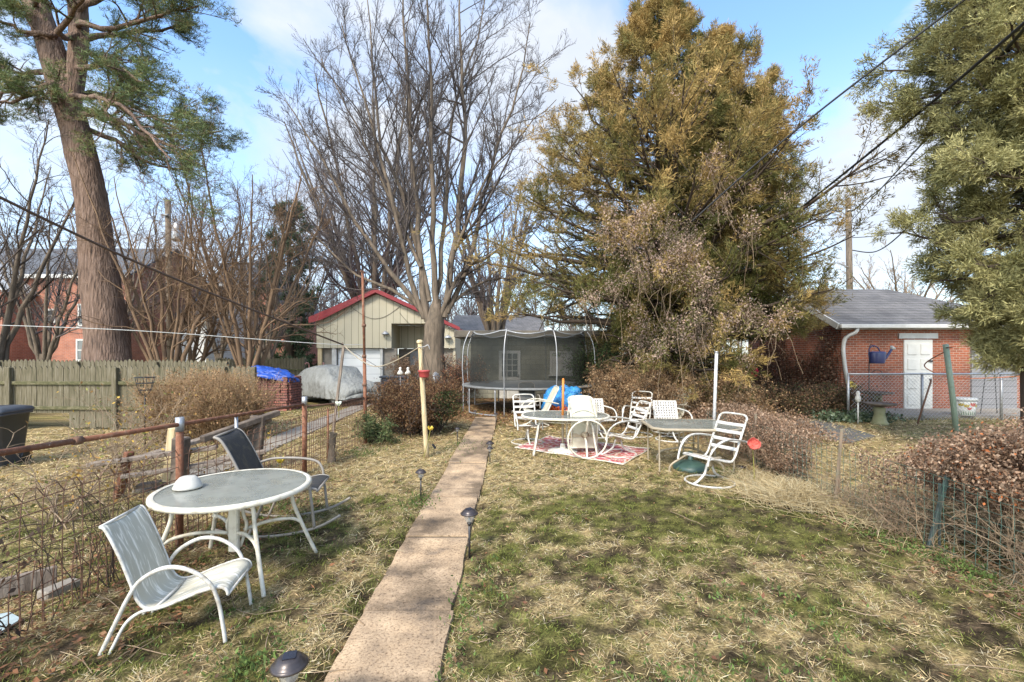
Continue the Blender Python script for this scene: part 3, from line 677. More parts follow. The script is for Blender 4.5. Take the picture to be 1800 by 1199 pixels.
b_ = MB(); b_.box((16.05, Yb - .02, 1.18), (1.5, .08, 2.36)); g_ = b_.build('garage_door', M['door_grey'], t, True)
b_ = MB(); b_.box((16.05, Yb - .03, 2.42), (1.6, .1, .1)); b_.build('lintel', M['black_plastic'], t, True)

# houses beyond the picket fences
def house(name, label, cat, x0, x1, Y, ze, zr, wallm, roofm, wins, ridge='x', depth=8, chim=None, mull=1):
    t = thing(name, label, cat, ((x0 + x1) / 2, Y, 0))
    b_ = MB()
    if ridge == 'x':
        b_.box(((x0 + x1) / 2, Y + depth / 2, ze / 2), (x1 - x0, depth, ze))
        b_.prism([(Y, ze), (Y + depth, ze), (Y + depth / 2, zr - .02)], x0, x1, 'x')
    else:
        b_.prism([(x0, 0), (x1, 0), (x1, ze), ((x0 + x1) / 2, zr - .02), (x0, ze)], Y, Y + depth)
    b_.build('wall', M[wallm], t, True)
    r_ = MB(); (gable_roof_x if ridge == 'x' else gable_roof_y)(r_, x0, x1, Y, Y + depth, ze, zr)
    r_ = r_.build('roof', M[roofm], t, True)
    e_ = MB()
    if ridge == 'x': e_.box(((x0 + x1) / 2, Y - .36, ze - .1), (x1 - x0 + .6, .1, .26)); e_.build('fascia', M['white_trim'], t, True)
    if chim:
        c_ = MB(); c_.box((chim, Y + depth / 2, zr + .3), (.8, .8, 1.6)); c_.box((chim, Y + depth / 2, zr + 1.12), (.95, .95, .12)); c_.build('chimney', M['brick_red'], r_, True)
    for (a, c, d, e, *mm) in wins: window(t, a, c, d, e, Y, mm[0] if mm else mull, 1, .12)
    return t
def wpx(px0, px1, py0, py1, Y): a, b_ = at(px0, py1, Y), at(px1, py0, Y); return (a[0], b_[0], a[2], b_[2])
Yh = 32
house('brick_house', 'two storey red brick house behind the picket fence at far left', 'house', -42, -27.1, Yh, 7.4, 10.2, 'brick_red', 'roof_dark',
      [wpx(27, 59, 598, 636, Yh) + (2,), wpx(134, 155, 596, 635, Yh), wpx(14, 32, 532, 558, Yh), wpx(82, 98, 543, 566, Yh), wpx(137, 152, 534, 574, Yh)], 'x', 9)
b_ = thing('brick_wing', 'gabled red brick wing with white trim at the left edge', 'house', (-36.5, 30, 0))
w_ = MB(); w_.prism([(-41, 0), (-33.6, 0), (-33.6, 6.2), (-37.3, 9.3), (-41, 6.2)], 30, 31.98); w_.build('wall', M['brick_red'], b_, True)
w_ = MB(); gable_roof_y(w_, -41, -33.6, 30, 31.9, 6.25, 9.35, .16, .35); w_.build('roof', M['white_trim'], b_, True)
window(b_, -36.9, -35.7, 4.2, 6.0, 30, 1, 1, .12)
Yw = 36
house('white_house', 'plain white clapboard house right of the pine trunk', 'house', -30.2, -24.2, Yw, 4.6, 7.6, 'siding_white', 'roof_dark', [wpx(234, 246, 604, 630, Yw), wpx(252, 262, 556, 576, Yw)], 'x', 8)
Yst = 40
house('stone_house', 'grey stone house with dark shutters between the multi-stem trees', 'house', -29.6, -24.6, Yst, 4.9, 7.6, 'stone', 'roof_dark', [wpx(344, 352, 610, 626, Yst), wpx(353, 361, 610, 626, Yst), wpx(318, 326, 560, 580, Yst)], 'x', 8)
Yv = 44
house('porch_house', 'white two storey house with tall windows behind the stems', 'house', -29.6, -25.2, Yv, 8.6, 11.4, 'siding_white', 'roof_dark', [wpx(391, 399, 580, 602, Yv), wpx(401, 409, 580, 602, Yv), wpx(420, 428, 576, 606, Yv), wpx(376, 382, 614, 632, Yv)], 'x', 8)
house('dark_brick_house', 'narrow dark brick house with white window beside the spruce', 'house', -25.0, -21.6, 43, 6.4, 9.4, 'brick_red', 'roof_dark', [wpx(446, 452, 580, 606, 43)], 'y', 8)
house('low_brick_house', 'low brick house seen between spruce and tan garage', 'house', -26, -17.5, 52, 2.6, 4.6, 'brick_red', 'roof_dark', [wpx(540, 547, 620, 634, 52), wpx(524, 530, 620, 634, 52)], 'x', 8)
house('grey_roof_house', 'distant brick house with long grey roof above the trampoline', 'house', -6, 3, 46, 4.2, 6.0, 'brick_red', 'shingle', [wpx(822, 834, 588, 602, 46), wpx(880, 892, 588, 602, 46)], 'x', 8)
# ================================================================== branching plants
def tubes_np(P, R, s=4):
    n, K = P.shape[:2]
    T = np.gradient(P, axis=1); T /= (np.linalg.norm(T, axis=2, keepdims=True) + 1e-9)
    ref = np.where(np.abs(T[:, :1, 2:3]) < .8, np.array([[[0, 0, 1.0]]]), np.array([[[1.0, 0, 0]]]))
    A = np.cross(T, np.broadcast_to(ref, T.shape)); A /= (np.linalg.norm(A, axis=2, keepdims=True) + 1e-9)
    B = np.cross(T, A)
    an = np.arange(s) * 2 * PI / s
    V = P[:, :, None] + R[:, :, None, None] * (A[:, :, None] * np.cos(an)[None, None, :, None] + B[:, :, None] * np.sin(an)[None, None, :, None])
    i = np.arange(n * K * s).reshape(n, K, s)
    j = np.roll(i, -1, axis=2)
    F = np.stack([i[:, :-1], j[:, :-1], j[:, 1:], i[:, 1:]], -1).reshape(-1, 4)
    return V.reshape(-1, 3), F
def interp(P, t):
    """P (n,K,3) or (n,K); t (n,) in 0..1"""
    K = P.shape[1]; f = np.clip(t, 0, 1) * (K - 1); i = np.minimum(f.astype(int), K - 2); w_ = f - i
    a = np.arange(len(P))
    if P.ndim == 3: w_ = w_[:, None]
    return P[a, i] * (1 - w_) + P[a, i + 1] * w_
def resample(poly, K, jit=0, rng=RNG):
    p = np.array(poly, float); d = np.r_[0, np.cumsum(np.linalg.norm(np.diff(p, axis=0), axis=1))]
    c = np.array(curve(p, 6)); dc = np.r_[0, np.cumsum(np.linalg.norm(np.diff(c, axis=0), axis=1))]
    t = np.linspace(0, dc[-1], K)
    o = np.stack([np.interp(t, dc, c[:, k]) for k in range(3)], -1)
    if jit: o[1:-1] += rng.normal(size=(K - 2, 3)) * jit
    return o
def grow(P, R, n, rng, K=6, tr=(.25, .98), lf=(.35, .6), ang=(25, 55), up=.25, wob=.12, rs=.55, taper=.35, lmin=0.0, flat=None, rmin=.004, Lp=None, edge=.5):
    """n children on every parent branch"""
    N0 = len(P); idx = np.repeat(np.arange(N0), n)
    m = len(idx)
    t = rng.uniform(tr[0], tr[1], m)
    Pp, Rp = P[idx], R[idx]
    s = interp(Pp, t); tan = interp(Pp, np.minimum(t + .06, 1)) - interp(Pp, np.maximum(t - .06, 0))
    tan /= (np.linalg.norm(tan, axis=1, keepdims=True) + 1e-9)
    r = rng.normal(size=(m, 3))
    if flat is not None: r[:, 2] *= flat
    perp = r - tan * (r * tan).sum(1, keepdims=True); perp /= (np.linalg.norm(perp, axis=1, keepdims=True) + 1e-9)
    a = np.radians(rng.uniform(ang[0], ang[1], m))[:, None]
    D = tan * np.cos(a) + perp * np.sin(a)
    plen = np.linalg.norm(np.diff(Pp, axis=1), axis=2).sum(1) if Lp is None else Lp
    ln = np.maximum(plen * rng.uniform(lf[0], lf[1], m) * (1 - edge * t), lmin)
    step = ln / (K - 1)
    out = np.empty((m, K, 3)); out[:, 0] = s
    for k in range(1, K):
        D = D + rng.normal(size=(m, 3)) * wob; D[:, 2] += up / K
        D /= (np.linalg.norm(D, axis=1, keepdims=True) + 1e-9)
        out[:, k] = out[:, k - 1] + D * step[:, None]
    r0 = np.maximum(interp(Rp, t) * rs * rng.uniform(.7, 1.15, m), rmin)
    RR = np.maximum(r0[:, None] * np.linspace(1, taper, K)[None], rmin * .8)
    return out, RR
def tree_obj(name, label, cat, base, trunk, crown, tmat, cmat, group=None, smooth=True):
    t = thing(name, label, cat, tuple(base), 0, group)
    np_obj('trunk', trunk[0], trunk[1], tmat, t, smooth=smooth)
    np_obj('crown', crown[0], crown[1], cmat, t, smooth=smooth)
    return t
def flare_trunk(poly, radii, K=26, s=18, rough=.06, seed=1):
    rng = np.random.default_rng(seed); P = resample(poly, K)[None]
    R = np.interp(np.linspace(0, 1, K), np.linspace(0, 1, len(radii)), radii)[None]
    V, F = tubes_np(P, R, s)
    C = np.repeat(P.reshape(-1, 3), s, 0); d = V - C
    ang = np.tile(np.arange(s), K) * 2 * PI / s
    k = 1 + rough * 2.5 * (vnoise(np.cos(ang) * 1.6 + 5, np.sin(ang) * 1.6 + 5, V[:, 2] * .7, seed) - .5) + rough * (rng.random(len(V)) - .5)
    return C + d * k[:, None], F
def bare_tree(name, label, base, limbs, r0, seed, trunk=None, trunk_r=None, levels=((9, .34), (7, .42), (5, .5)), tmat='bark_maple', cmat='twig_grey', rmin=.009, cat='tree', group=None, up=.35, ang=(22, 50), wob=.10, K=8, extra=None):
    rng = np.random.default_rng(seed)
    P = np.stack([resample(l, 14, .03 * np.linalg.norm(np.array(l[-1]) - np.array(l[0])) / 8, rng) for l in limbs])
    R = np.stack([np.linspace(r, max(r * .16, rmin), 14) for r in (r0 if hasattr(r0, '__len__') else [r0] * len(limbs))])
    tr = [tubes_np(P, R, 7)]
    if trunk is not None: tr.append(flare_trunk(trunk, trunk_r, seed=seed))
    cr = []; p, r = P, R
    for q, (n, lf) in enumerate(levels):
        p, r = grow(p, r, n, rng, K=K if q < 2 else 6, tr=(.18 if q == 0 else .15, .99), lf=(lf * .6, lf * 1.25), ang=ang, up=up, wob=wob, rs=.5, rmin=rmin * (.8 ** q))
        cr.append(tubes_np(p, r, 5 if q == 0 else (4 if q == 1 else 3)))
    V, F, _ = join(tr); V2, F2, _ = join(cr)
    return tree_obj(name, label, cat, base, (V, F), (V2, F2), M[tmat], M[cmat], group)
def vase(base, n, h, spread, rng, fork=0.0, start=.0, curve_out=.5, lean=(0, 0)):
    """n limbs that leave the base in a vase shape"""
    out = []; b = np.array(base, float)
    for k in range(n):
        a = 2 * PI * (k + rng.uniform(-.3, .3)) / n; s = spread * rng.uniform(.55, 1.1); hh = h * rng.uniform(.8, 1.05)
        d = np.array([math.cos(a), math.sin(a) * .8, 0])
        out.append([b + np.array([0, 0, fork * rng.uniform(.6, 1)]) + d * .05, b + d * s * .28 + np.array([lean[0] * .3, lean[1] * .3, fork + (hh - fork) * .28]),
                    b + d * s * .62 + np.array([lean[0] * .6, lean[1] * .6, fork + (hh - fork) * .62]), b + d * s + np.array([lean[0], lean[1], hh])])
    return out

# the big bare maple in front of the tan garage
Ym = 17.0
def pl(pts, Y=Ym, dy=0.0):
    n = len(pts)
    return [at(px, py, Y + dy * (k / max(n - 1, 1)) ** 1.2) for k, (px, py) in enumerate(pts)]
mb_base = at(765, 712, Ym)
limbs = [pl([(752, 565), (738, 450), (728, 300), (716, 130), (708, -60)], dy=.8), pl([(770, 560), (764, 430), (760, 270), (755, 120), (748, -80)], dy=-1.0),
         pl([(782, 558), (800, 430), (818, 260), (812, 100), (800, -70)], dy=1.2), pl([(750, 560), (704, 500), (640, 415), (588, 320), (540, 240), (500, 175)], dy=.3),
         pl([(774, 560), (806, 485), (850, 455), (905, 420), (945, 385)], dy=-1.2), pl([(786, 550), (828, 460), (852, 330), (900, 190), (932, 40)], dy=.5),
         pl([(746, 560), (715, 470), (688, 350), (645, 190), (600, 40)], dy=-.6), pl([(740, 470), (668, 310), (610, 190), (560, 90)], dy=1.6),
         pl([(800, 440), (858, 310), (915, 240), (978, 175)], dy=-.8), pl([(762, 540), (785, 380), (790, 220), (838, 80), (860, -50)], dy=2.2),
         pl([(755, 530), (720, 380), (668, 240), (655, 100), (640, -40)], dy=2.0), pl([(750, 550), (690, 510), (620, 480), (560, 420), (515, 390)], dy=1.8),
         pl([(780, 545), (840, 500), (890, 490), (930, 500)], dy=1.2)]
bare_tree('maple_tree', 'tall bare grey maple with forked trunk in the centre, between garage and trampoline', mb_base, limbs,
          [.135, .13, .14, .11, .10, .11, .11, .075, .07, .10, .10, .08, .075], 5,
          trunk=[at(768, 716, Ym), at(766, 690, Ym), at(762, 620, Ym), at(765, 555, Ym), at(768, 525, Ym)], trunk_r=[.58, .42, .38, .38, .14],
          levels=((22, .33), (12, .40), (8, .42)), rmin=.0075)
rng_ = np.random.default_rng(3)
kt = MB()
b0 = at(660, 690, 38); l_ = vase(b0, 13, 24, 7.2, rng_, fork=3.5)
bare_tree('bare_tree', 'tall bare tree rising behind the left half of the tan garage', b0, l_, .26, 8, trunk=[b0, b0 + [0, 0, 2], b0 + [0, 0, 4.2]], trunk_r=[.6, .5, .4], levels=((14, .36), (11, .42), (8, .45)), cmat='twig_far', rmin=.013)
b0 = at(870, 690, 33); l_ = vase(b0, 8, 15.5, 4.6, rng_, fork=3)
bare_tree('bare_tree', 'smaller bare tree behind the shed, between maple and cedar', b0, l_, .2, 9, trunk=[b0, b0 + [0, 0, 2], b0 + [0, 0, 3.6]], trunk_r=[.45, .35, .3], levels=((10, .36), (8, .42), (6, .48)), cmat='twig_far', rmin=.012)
# orange-brown multi-stem trees behind the picket fence
for (px, Yt, n, h, s, lab, sd_, ln) in [(296, 16.6, 9, 8.3, 3.2, 'orange-barked multi-stem tree right beside the thick pine trunk', 21, (-.6, 0)), (330, 18.0, 6, 7.6, 2.6, 'crooked multi-stem tree in front of the stone house', 22, (.6, 0)),
                                    (436, 17.2, 11, 9.0, 2.9, 'tallest multi-stem tree, behind the clipped hedge and blue tarp', 23, (.1, 0))]:
    b0 = at(px, HOR + CAM_H * FOC / Yt, Yt); l_ = vase(b0, n, h, s, rng_, fork=.3, lean=ln)
    bare_tree('multi_stem_tree', lab, b0, l_, [.055 + .045 * rng_.random() for _ in l_], sd_, levels=((12, .40), (9, .42), (6, .42)), tmat='twig_orange', cmat='twig_orange', rmin=.0052, wob=.2, ang=(25, 60), group='multi-stem trees behind the picket fences')
for (px, Yt, h, s, lab, sd_) in [(-8, 15.5, 9.5, 3.6, 'bare tree at the left edge in front of the brick house', 31), (76, 22, 9, 3, 'bare tree left of the pine trunk, before the brick house', 32), (520, 34, 14, 4.5, 'thin bare tree between spruce and tan garage', 33), (470, 27, 11.5, 3.6, 'bare tree left of the dark spruce', 34), (385, 30, 14, 4, 'slender bare tree rising above the porch house', 35), (205, 27, 11, 4, 'bare tree partly hidden by the thick pine trunk', 36)]:
    b0 = at(px, HOR + CAM_H * FOC / Yt, Yt); l_ = vase(b0, 7, h, s, rng_, fork=1.4)
    bare_tree('bare_tree', lab, b0, l_, .10, sd_, trunk=[b0, b0 + [0, 0, 1], b0 + [0, 0, 1.9]], trunk_r=[.24, .2, .17], levels=((10, .38), (8, .42), (6, .45)), cmat='twig_far' if Yt > 24 else 'twig_dark' if sd_ == 31 else 'twig_far', rmin=.006 if Yt < 20 else .010, wob=.16)
b0 = at(1590, 640, 55); l_ = vase(b0, 8, 13, 8, rng_, fork=3)
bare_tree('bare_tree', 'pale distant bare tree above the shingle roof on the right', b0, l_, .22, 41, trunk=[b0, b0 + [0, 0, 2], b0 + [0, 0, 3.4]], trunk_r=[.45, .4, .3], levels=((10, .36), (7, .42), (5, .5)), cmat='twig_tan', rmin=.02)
# far woods, one mass
def far_wood():
    rng = np.random.default_rng(55); Ps, Rs = [], []
    n = 230
    x = np.r_[rng.uniform(-85, 14, 190), rng.uniform(30, 75, 40)]; y = rng.uniform(58, 95, n); h = rng.uniform(7, 14, n)
    for k in range(n):
        Ps.append(resample([(x[k], y[k], 0), (x[k] + rng.normal() * .4, y[k], h[k] * .5), (x[k] + rng.normal(), y[k], h[k])], 8)); Rs.append(np.linspace(.22, .04, 8))
    P, R = np.stack(Ps), np.stack(Rs); parts = [tubes_np(P, R, 4)]
    p, r = grow(P, R, 14, rng, K=5, tr=(.2, .98), lf=(.25, .5), ang=(25, 60), up=.4, rmin=.03); parts.append(tubes_np(p, r, 3))
    p, r = grow(p, r, 9, rng, K=4, tr=(.2, .98), lf=(.4, .7), ang=(25, 60), up=.3, rmin=.022); parts.append(tubes_np(p, r, 3))
    V, F, _ = join(parts)
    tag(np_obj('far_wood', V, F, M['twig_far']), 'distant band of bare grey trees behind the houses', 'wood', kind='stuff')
far_wood()

# ================================================================== conifers
def pine():
    rng = np.random.default_rng(61); Yp = 16.0
    base = at(196, HOR + CAM_H * FOC / Yp, Yp)
    t = thing('pine_tree', 'huge white pine with forked trunk behind the picket fence at left', 'tree', tuple(base))
    r = lambda wpx: wpx * Yp / FOC / 2
    tr = [flare_trunk([at(200, 722, Yp), at(190, 610, Yp), at(176, 480, Yp), at(158, 340, Yp), at(133, 230, Yp), at(108, 150, Yp), at(80, 60, Yp), at(55, -20, Yp), at(10, -180, Yp)],
                      [r(80), r(62), r(54), r(46), r(42), r(40), r(36), r(34), r(30)], K=44, s=26, rough=.09, seed=4),
          flare_trunk([at(124, 200, Yp), at(132, 140, Yp + .1), at(138, 60, Yp + .2), at(136, -40, Yp + .2), at(130, -180, Yp + .2)], [r(24), r(28), r(27), r(26), r(22)], K=20, s=18, rough=.08, seed=6)]
    # main boughs: pixels, depth offset
    B = [([(150, 45), (190, 52), (240, 40), (300, 20), (350, 10)], -.8), ([(150, 70), (200, 60), (260, 55), (330, 45)], .8), ([(150, 200), (190, 205), (230, 225), (290, 255), (350, 265)], -1.0),
         ([(160, 195), (210, 215), (270, 240), (330, 240), (390, 230)], .6), ([(150, 165), (200, 170), (250, 195), (310, 215), (370, 215)], 1.6), ([(150, 120), (190, 110), (230, 130), (270, 150)], -1.4),
         ([(140, 20), (180, 0), (250, -30), (330, -50)], .2), ([(130, -20), (200, -50), (290, -80)], 1.2), ([(90, 60), (50, 60), (10, 40), (-50, 20)], -.8), ([(70, 130), (40, 140), (0, 170), (-50, 190)], .6), ([(60, 20), (20, 10), (-40, -20)], 1.0),
         ([(100, 150), (60, 160), (20, 180), (-30, 180)], -1.2), ([(160, 230), (210, 250), (260, 285), (310, 300)], .9), ([(145, 80), (170, 100), (210, 130), (250, 175)], 2.2), ([(150, 170), (180, 180), (220, 195), (260, 235), (300, 280)], -2.0),
         ([(110, 60), (130, 20), (160, -20), (220, -60)], -2), ([(60, 0), (80, -60), (120, -100)], -1.5), ([(40, 0), (0, -40), (-40, -80)], 1.2)]
    def trunk_c(px, py):
        if py < 150 and px > 105: return (136, py)
        return (float(np.interp(py, [-180, -20, 60, 150, 230, 340], [10, 55, 80, 108, 133, 158])), py)
    P = np.stack([resample([at(*trunk_c(*b[0]), Yp + .05)] + [at(px, py, Yp + dy * (k + 1) / 3) for k, (px, py) in enumerate(b)], 12, .05, rng) for b, dy in B])
    R = np.stack([np.linspace(.11, .025, 12)] * len(B)); tr.append(tubes_np(P, R, 6))
    p1, r1 = grow(P, R, 13, rng, K=7, tr=(.2, 1), lf=(.28, .5), ang=(25, 65), up=.25, wob=.14, flat=.5, rmin=.012); tr.append(tubes_np(p1, r1, 4))
    p2, r2 = grow(p1, r1, 8, rng, K=5, tr=(.25, 1), lf=(.3, .6), ang=(25, 60), up=.35, wob=.14, rmin=.008); tr.append(tubes_np(p2, r2, 3))
    V, F, _ = join(tr); np_obj('trunk', V, F, M['bark_pine'], t, smooth=True)
    # needle tufts
    q = np.concatenate([p2[:, 2:].reshape(-1, 3), p1[:, 4:].reshape(-1, 3)])
    q = np.repeat(q, 3, 0) + rng.normal(size=(len(q) * 3, 3)) * .12
    keep = fbm(q[:, 0] * 1.1, q[:, 1] * 1.1, q[:, 2] * 1.1, seed=8) > .38; q = q[keep]
    nn = 9; C = np.repeat(q, nn, 0); D = rng.normal(size=(len(C), 3)); D[:, 2] = np.abs(D[:, 2]) * .8 + .1
    c = np.array([.115, .145, .055]) * (0.6 + .9 * fbm(C[:, 0] * 2, C[:, 1] * 2, C[:, 2] * 2, seed=9))[:, None] * rng.uniform(.7, 1.3, (len(C), 1))
    yel = rng.random(len(q)) < .16; cy = np.repeat(yel, nn); c[cy] = np.array([.24, .21, .08]) * rng.uniform(.7, 1.2, (cy.sum(), 1))
    V, F = rhombs(C, D, rng.uniform(.12, .22, len(C)), .014, rng=rng)
    np_obj('crown', V, F, M['needle'], t, col=rep4(c))
pine()

def sprays(q, axis, rng, n=6, ln=(.14, .30), wd=.035, spread=.6, col=None, droop=0.0):
    """fans of feathery scale foliage: q (m,3) points, axis (m,3) growth directions"""
    C = np.repeat(q, n, 0); A = np.repeat(axis, n, 0)
    D = A + rng.normal(size=(len(C), 3)) * spread; D[:, 2] -= droop
    C = C + rng.normal(size=C.shape) * .03
    V, F = rhombs(C, D, rng.uniform(ln[0], ln[1], len(C)), wd * rng.uniform(.6, 1.4, len(C)), rng=rng)
    return V, F
M['bark_cedar'] = mat('bark_cedar', (.085, .06, .042), (.05, .036, .026), rough=.95, scale=3, bump=.5, stretch=(4, 4, .6))
def cedar(name, label, base, H, prof, nb, seed, pal, lean=(0, 0), up0=.5, sub=(11, 7), spray=5, wd=.04, ln=(.13, .30), zlow=.12, extra_tops=(), gap=.36, trunk_r=.32, upow=.92, prune=None):
    rng = np.random.default_rng(seed); base = np.array(base, float)
    t = thing(name, label, 'tree', tuple(base))
    top = base + np.array([lean[0], lean[1], H])
    axes = [(base, top, 1.0)] + [(base + np.array(a), base + np.array(b_), f) for a, b_, f in extra_tops]
    tr = []; Ps, Rs = [], []
    for a, b_, f in axes:
        tr.append(flare_trunk([a, a + (b_ - a) * .3 + rng.normal(size=3) * .06, a + (b_ - a) * .7, b_], [trunk_r * f, trunk_r * .8 * f, trunk_r * .45 * f, .03], K=20, s=12, seed=seed))
        n_ = int(nb * f)
        for k in range(n_):
            u = zlow + (1 - zlow) * ((k + rng.random()) / n_) ** upow
            s = a + (b_ - a) * u; z = s[2]
            az = k * 2.39996 + rng.uniform(-.3, .3)
            L_ = prof(z - base[2], az) * rng.uniform(.72, 1.1) * (f if f < 1 else 1)
            rise = up0 * (1 - .9 * (1 - u) ** 1.5) * L_ - .10 * L_ * (u < .35)
            d = np.array([math.cos(az), math.sin(az), 0])
            Ps.append(resample([s, s + d * L_ * .4 + [0, 0, rise * .25], s + d * L_ * .75 + [0, 0, rise * .55], s + d * L_ + [0, 0, rise]], 10, .04, rng))
            Rs.append(np.linspace(max(.02, .09 * L_ / 4), .012, 10))
    P, R = np.stack(Ps), np.stack(Rs)
    if prune: k_ = ~prune(P[:, 7]); P, R = P[k_], R[k_]
    tr.append(tubes_np(P, R, 5))
    p1, r1 = grow(P, R, sub[0], rng, K=6, tr=(.18, 1), lf=(.22, .42), ang=(25, 60), up=.35, wob=.12, flat=.7, rmin=.006, lmin=.35, edge=.35)
    if prune: k_ = ~prune(p1[:, 4]); p1, r1 = p1[k_], r1[k_]
    tr.append(tubes_np(p1, r1, 3))
    p2, r2 = grow(p1, r1, sub[1], rng, K=4, tr=(.2, 1), lf=(.3, .55), ang=(20, 55), up=.25, wob=.12, rmin=.005, lmin=.18)
    V, F, _ = join(tr); np_obj('trunk', V, F, M['bark_cedar'], t, smooth=True)
    q = np.concatenate([p2[:, 1:].reshape(-1, 3), p1[:, 2:].reshape(-1, 3)])
    ax = np.concatenate([(p2[:, 1:] - p2[:, :-1]).reshape(-1, 3), (p1[:, 2:] - p1[:, 1:-1]).reshape(-1, 3)])
    ax /= (np.linalg.norm(ax, axis=1, keepdims=True) + 1e-9)
    keep = fbm(q[:, 0] * .95, q[:, 1] * .95, q[:, 2] * .95, seed=seed + 1) > gap
    if prune: keep &= ~prune(q)
    q, ax = q[keep], ax[keep]
    V, F = sprays(q, ax, rng, spray, ln, wd)
    m = len(q) * spray; qq = np.repeat(q, spray, 0)
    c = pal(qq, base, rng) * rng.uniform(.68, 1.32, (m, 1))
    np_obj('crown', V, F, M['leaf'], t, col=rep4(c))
    return t, q
def lerp(a, b_, w_): return a * (1 - w_[:, None]) + b_ * w_[:, None]
# the big bronzed cedar
Yc = 15.0
cb_ = at(1185, HOR + CAM_H * FOC / Yc, Yc)
def prof_big(z, az):
    zz = [0, 1.2, 2.4, 4.0, 5.6, 7.2, 9.0, 11, 12.6, 14.2]
    rr = [2.4, 4.2, 5.3, 5.6, 5.2, 4.2, 2.8, 1.6, .8, .25]
    r = np.interp(z, zz, rr)
    return r * (1.0 + .12 * math.sin(az * 3 + z)) * (1 - .16 * max(0, math.cos(az)))
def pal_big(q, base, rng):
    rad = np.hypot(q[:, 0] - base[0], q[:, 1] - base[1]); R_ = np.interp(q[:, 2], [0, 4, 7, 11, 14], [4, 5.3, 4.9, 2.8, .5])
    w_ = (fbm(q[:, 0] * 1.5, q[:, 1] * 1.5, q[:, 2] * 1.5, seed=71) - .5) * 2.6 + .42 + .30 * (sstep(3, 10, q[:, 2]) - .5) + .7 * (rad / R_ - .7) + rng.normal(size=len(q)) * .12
    c = lerp(np.array([.135, .14, .045]), np.array([.40, .27, .10]), np.clip(w_, 0, 1))  # own olive and bronze, contrast raised to stand in for missing self-shadow
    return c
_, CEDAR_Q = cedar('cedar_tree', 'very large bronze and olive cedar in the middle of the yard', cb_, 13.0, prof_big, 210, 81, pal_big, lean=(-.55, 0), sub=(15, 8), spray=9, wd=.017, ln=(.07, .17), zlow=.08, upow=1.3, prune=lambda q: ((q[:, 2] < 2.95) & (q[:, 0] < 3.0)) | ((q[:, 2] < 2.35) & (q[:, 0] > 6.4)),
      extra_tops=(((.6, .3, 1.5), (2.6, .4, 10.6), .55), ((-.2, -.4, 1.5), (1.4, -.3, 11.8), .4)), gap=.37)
# drooping clematis-like dead vine in pink-tan patches over the cedar
def dead_vine():
    rng = np.random.default_rng(91)
    Q = CEDAR_Q; px = Q[:, 0] / Q[:, 1] * FOC + 900; py = HOR - (Q[:, 2] - CAM_H) / Q[:, 1] * FOC
    sc = np.zeros(len(Q))
    for (cx, cy, rx, ry) in [(1075, 395, 80, 45), (1045, 455, 50, 50), (1125, 470, 50, 50), (1190, 440, 40, 60), (1060, 540, 70, 45), (1150, 575, 70, 40), (1225, 575, 45, 45), (1335, 560, 70, 36), (1290, 400, 45, 25), (1235, 500, 28, 45), (1090, 615, 70, 22)]:
        sc = np.maximum(sc, 1.25 - np.hypot((px - cx) / rx, (py - cy) / ry))
    sc += 1.3 * (fbm(Q[:, 0] * 1.6, Q[:, 1] * 1.6, Q[:, 2] * 1.6, seed=13) - .5)
    front = Q[:, 1] < Yc - 2.2 - .8 * rng.random(len(Q)); C = Q[(sc > .28) & front] + [0, -.12, .02]
    C = C[rng.permutation(len(C))[:9000]]
    stems = []
    a = rng.integers(0, len(C), 170); p0 = C[a]; ln = rng.uniform(.4, 1.5, 170)
    dv = rng.normal(size=170) * .07
    P = np.stack([p0 + np.stack([dv * k + rng.normal(size=170) * .02, -.03 * k + rng.normal(size=170) * .02, -ln * k / 5], -1) for k in range(6)], 1)
    sv = tubes_np(P, np.full((170, 6), .006), 3)
    base = np.array([cb_[0], cb_[1] - 4.2, 0]); t = thing('dead_vine', 'pinkish tan dead vine draped over the lower front of the cedar', 'vine', tuple(base))
    np_obj('branchwork', sv[0], sv[1], M['twig_tan'], t)
    q = np.repeat(C, 10, 0) + rng.normal(size=(len(C) * 10, 3)) * .09; D = rng.normal(size=q.shape); D[:, 2] -= .6
    c = np.array([.47, .34, .265]) * rng.uniform(.5, 1.0, (len(q), 1)) * rng.uniform(.94, 1.06, (len(q), 3))
    V, F = rhombs(q, D, rng.uniform(.03, .075, len(q)), .028, rng=rng)
    np_obj('foliage', V, F, M['leaf'], t, col=rep4(c))
dead_vine()
# olive cedar cut by the right edge
cr_ = np.array([8.75, 7.5, 0])
def prof_r(z, az): return .66 * np.interp((z - .42) / .78, [0, 1.6, 2.4, 3.2, 4.2, 5.2, 6.0, 6.5, 7.5, 8.8, 12], [.3, .5, 1.3, 2.1, 2.9, 2.9, 1.9, 1.8, 2.9, 2.7, 1.2]) * (1 + .10 * math.sin(az * 4 + z * 1.7))
def pal_r(q, base, rng):
    w_ = fbm(q[:, 0] * 1.3, q[:, 1] * 1.3, q[:, 2] * 1.3, seed=75) * 1.7 - .4 + rng.normal(size=len(q)) * .1
    return lerp(np.array([.19, .19, .075]), np.array([.50, .45, .21]), np.clip(w_, 0, 1))
cedar('cedar_tree', 'olive green cedar leaning in from the right edge', cr_, 10.0, prof_r, 150, 83, pal_r, up0=.3, sub=(15, 9), spray=9, wd=.014, ln=(.05, .12), zlow=.17, gap=.33, trunk_r=.26)
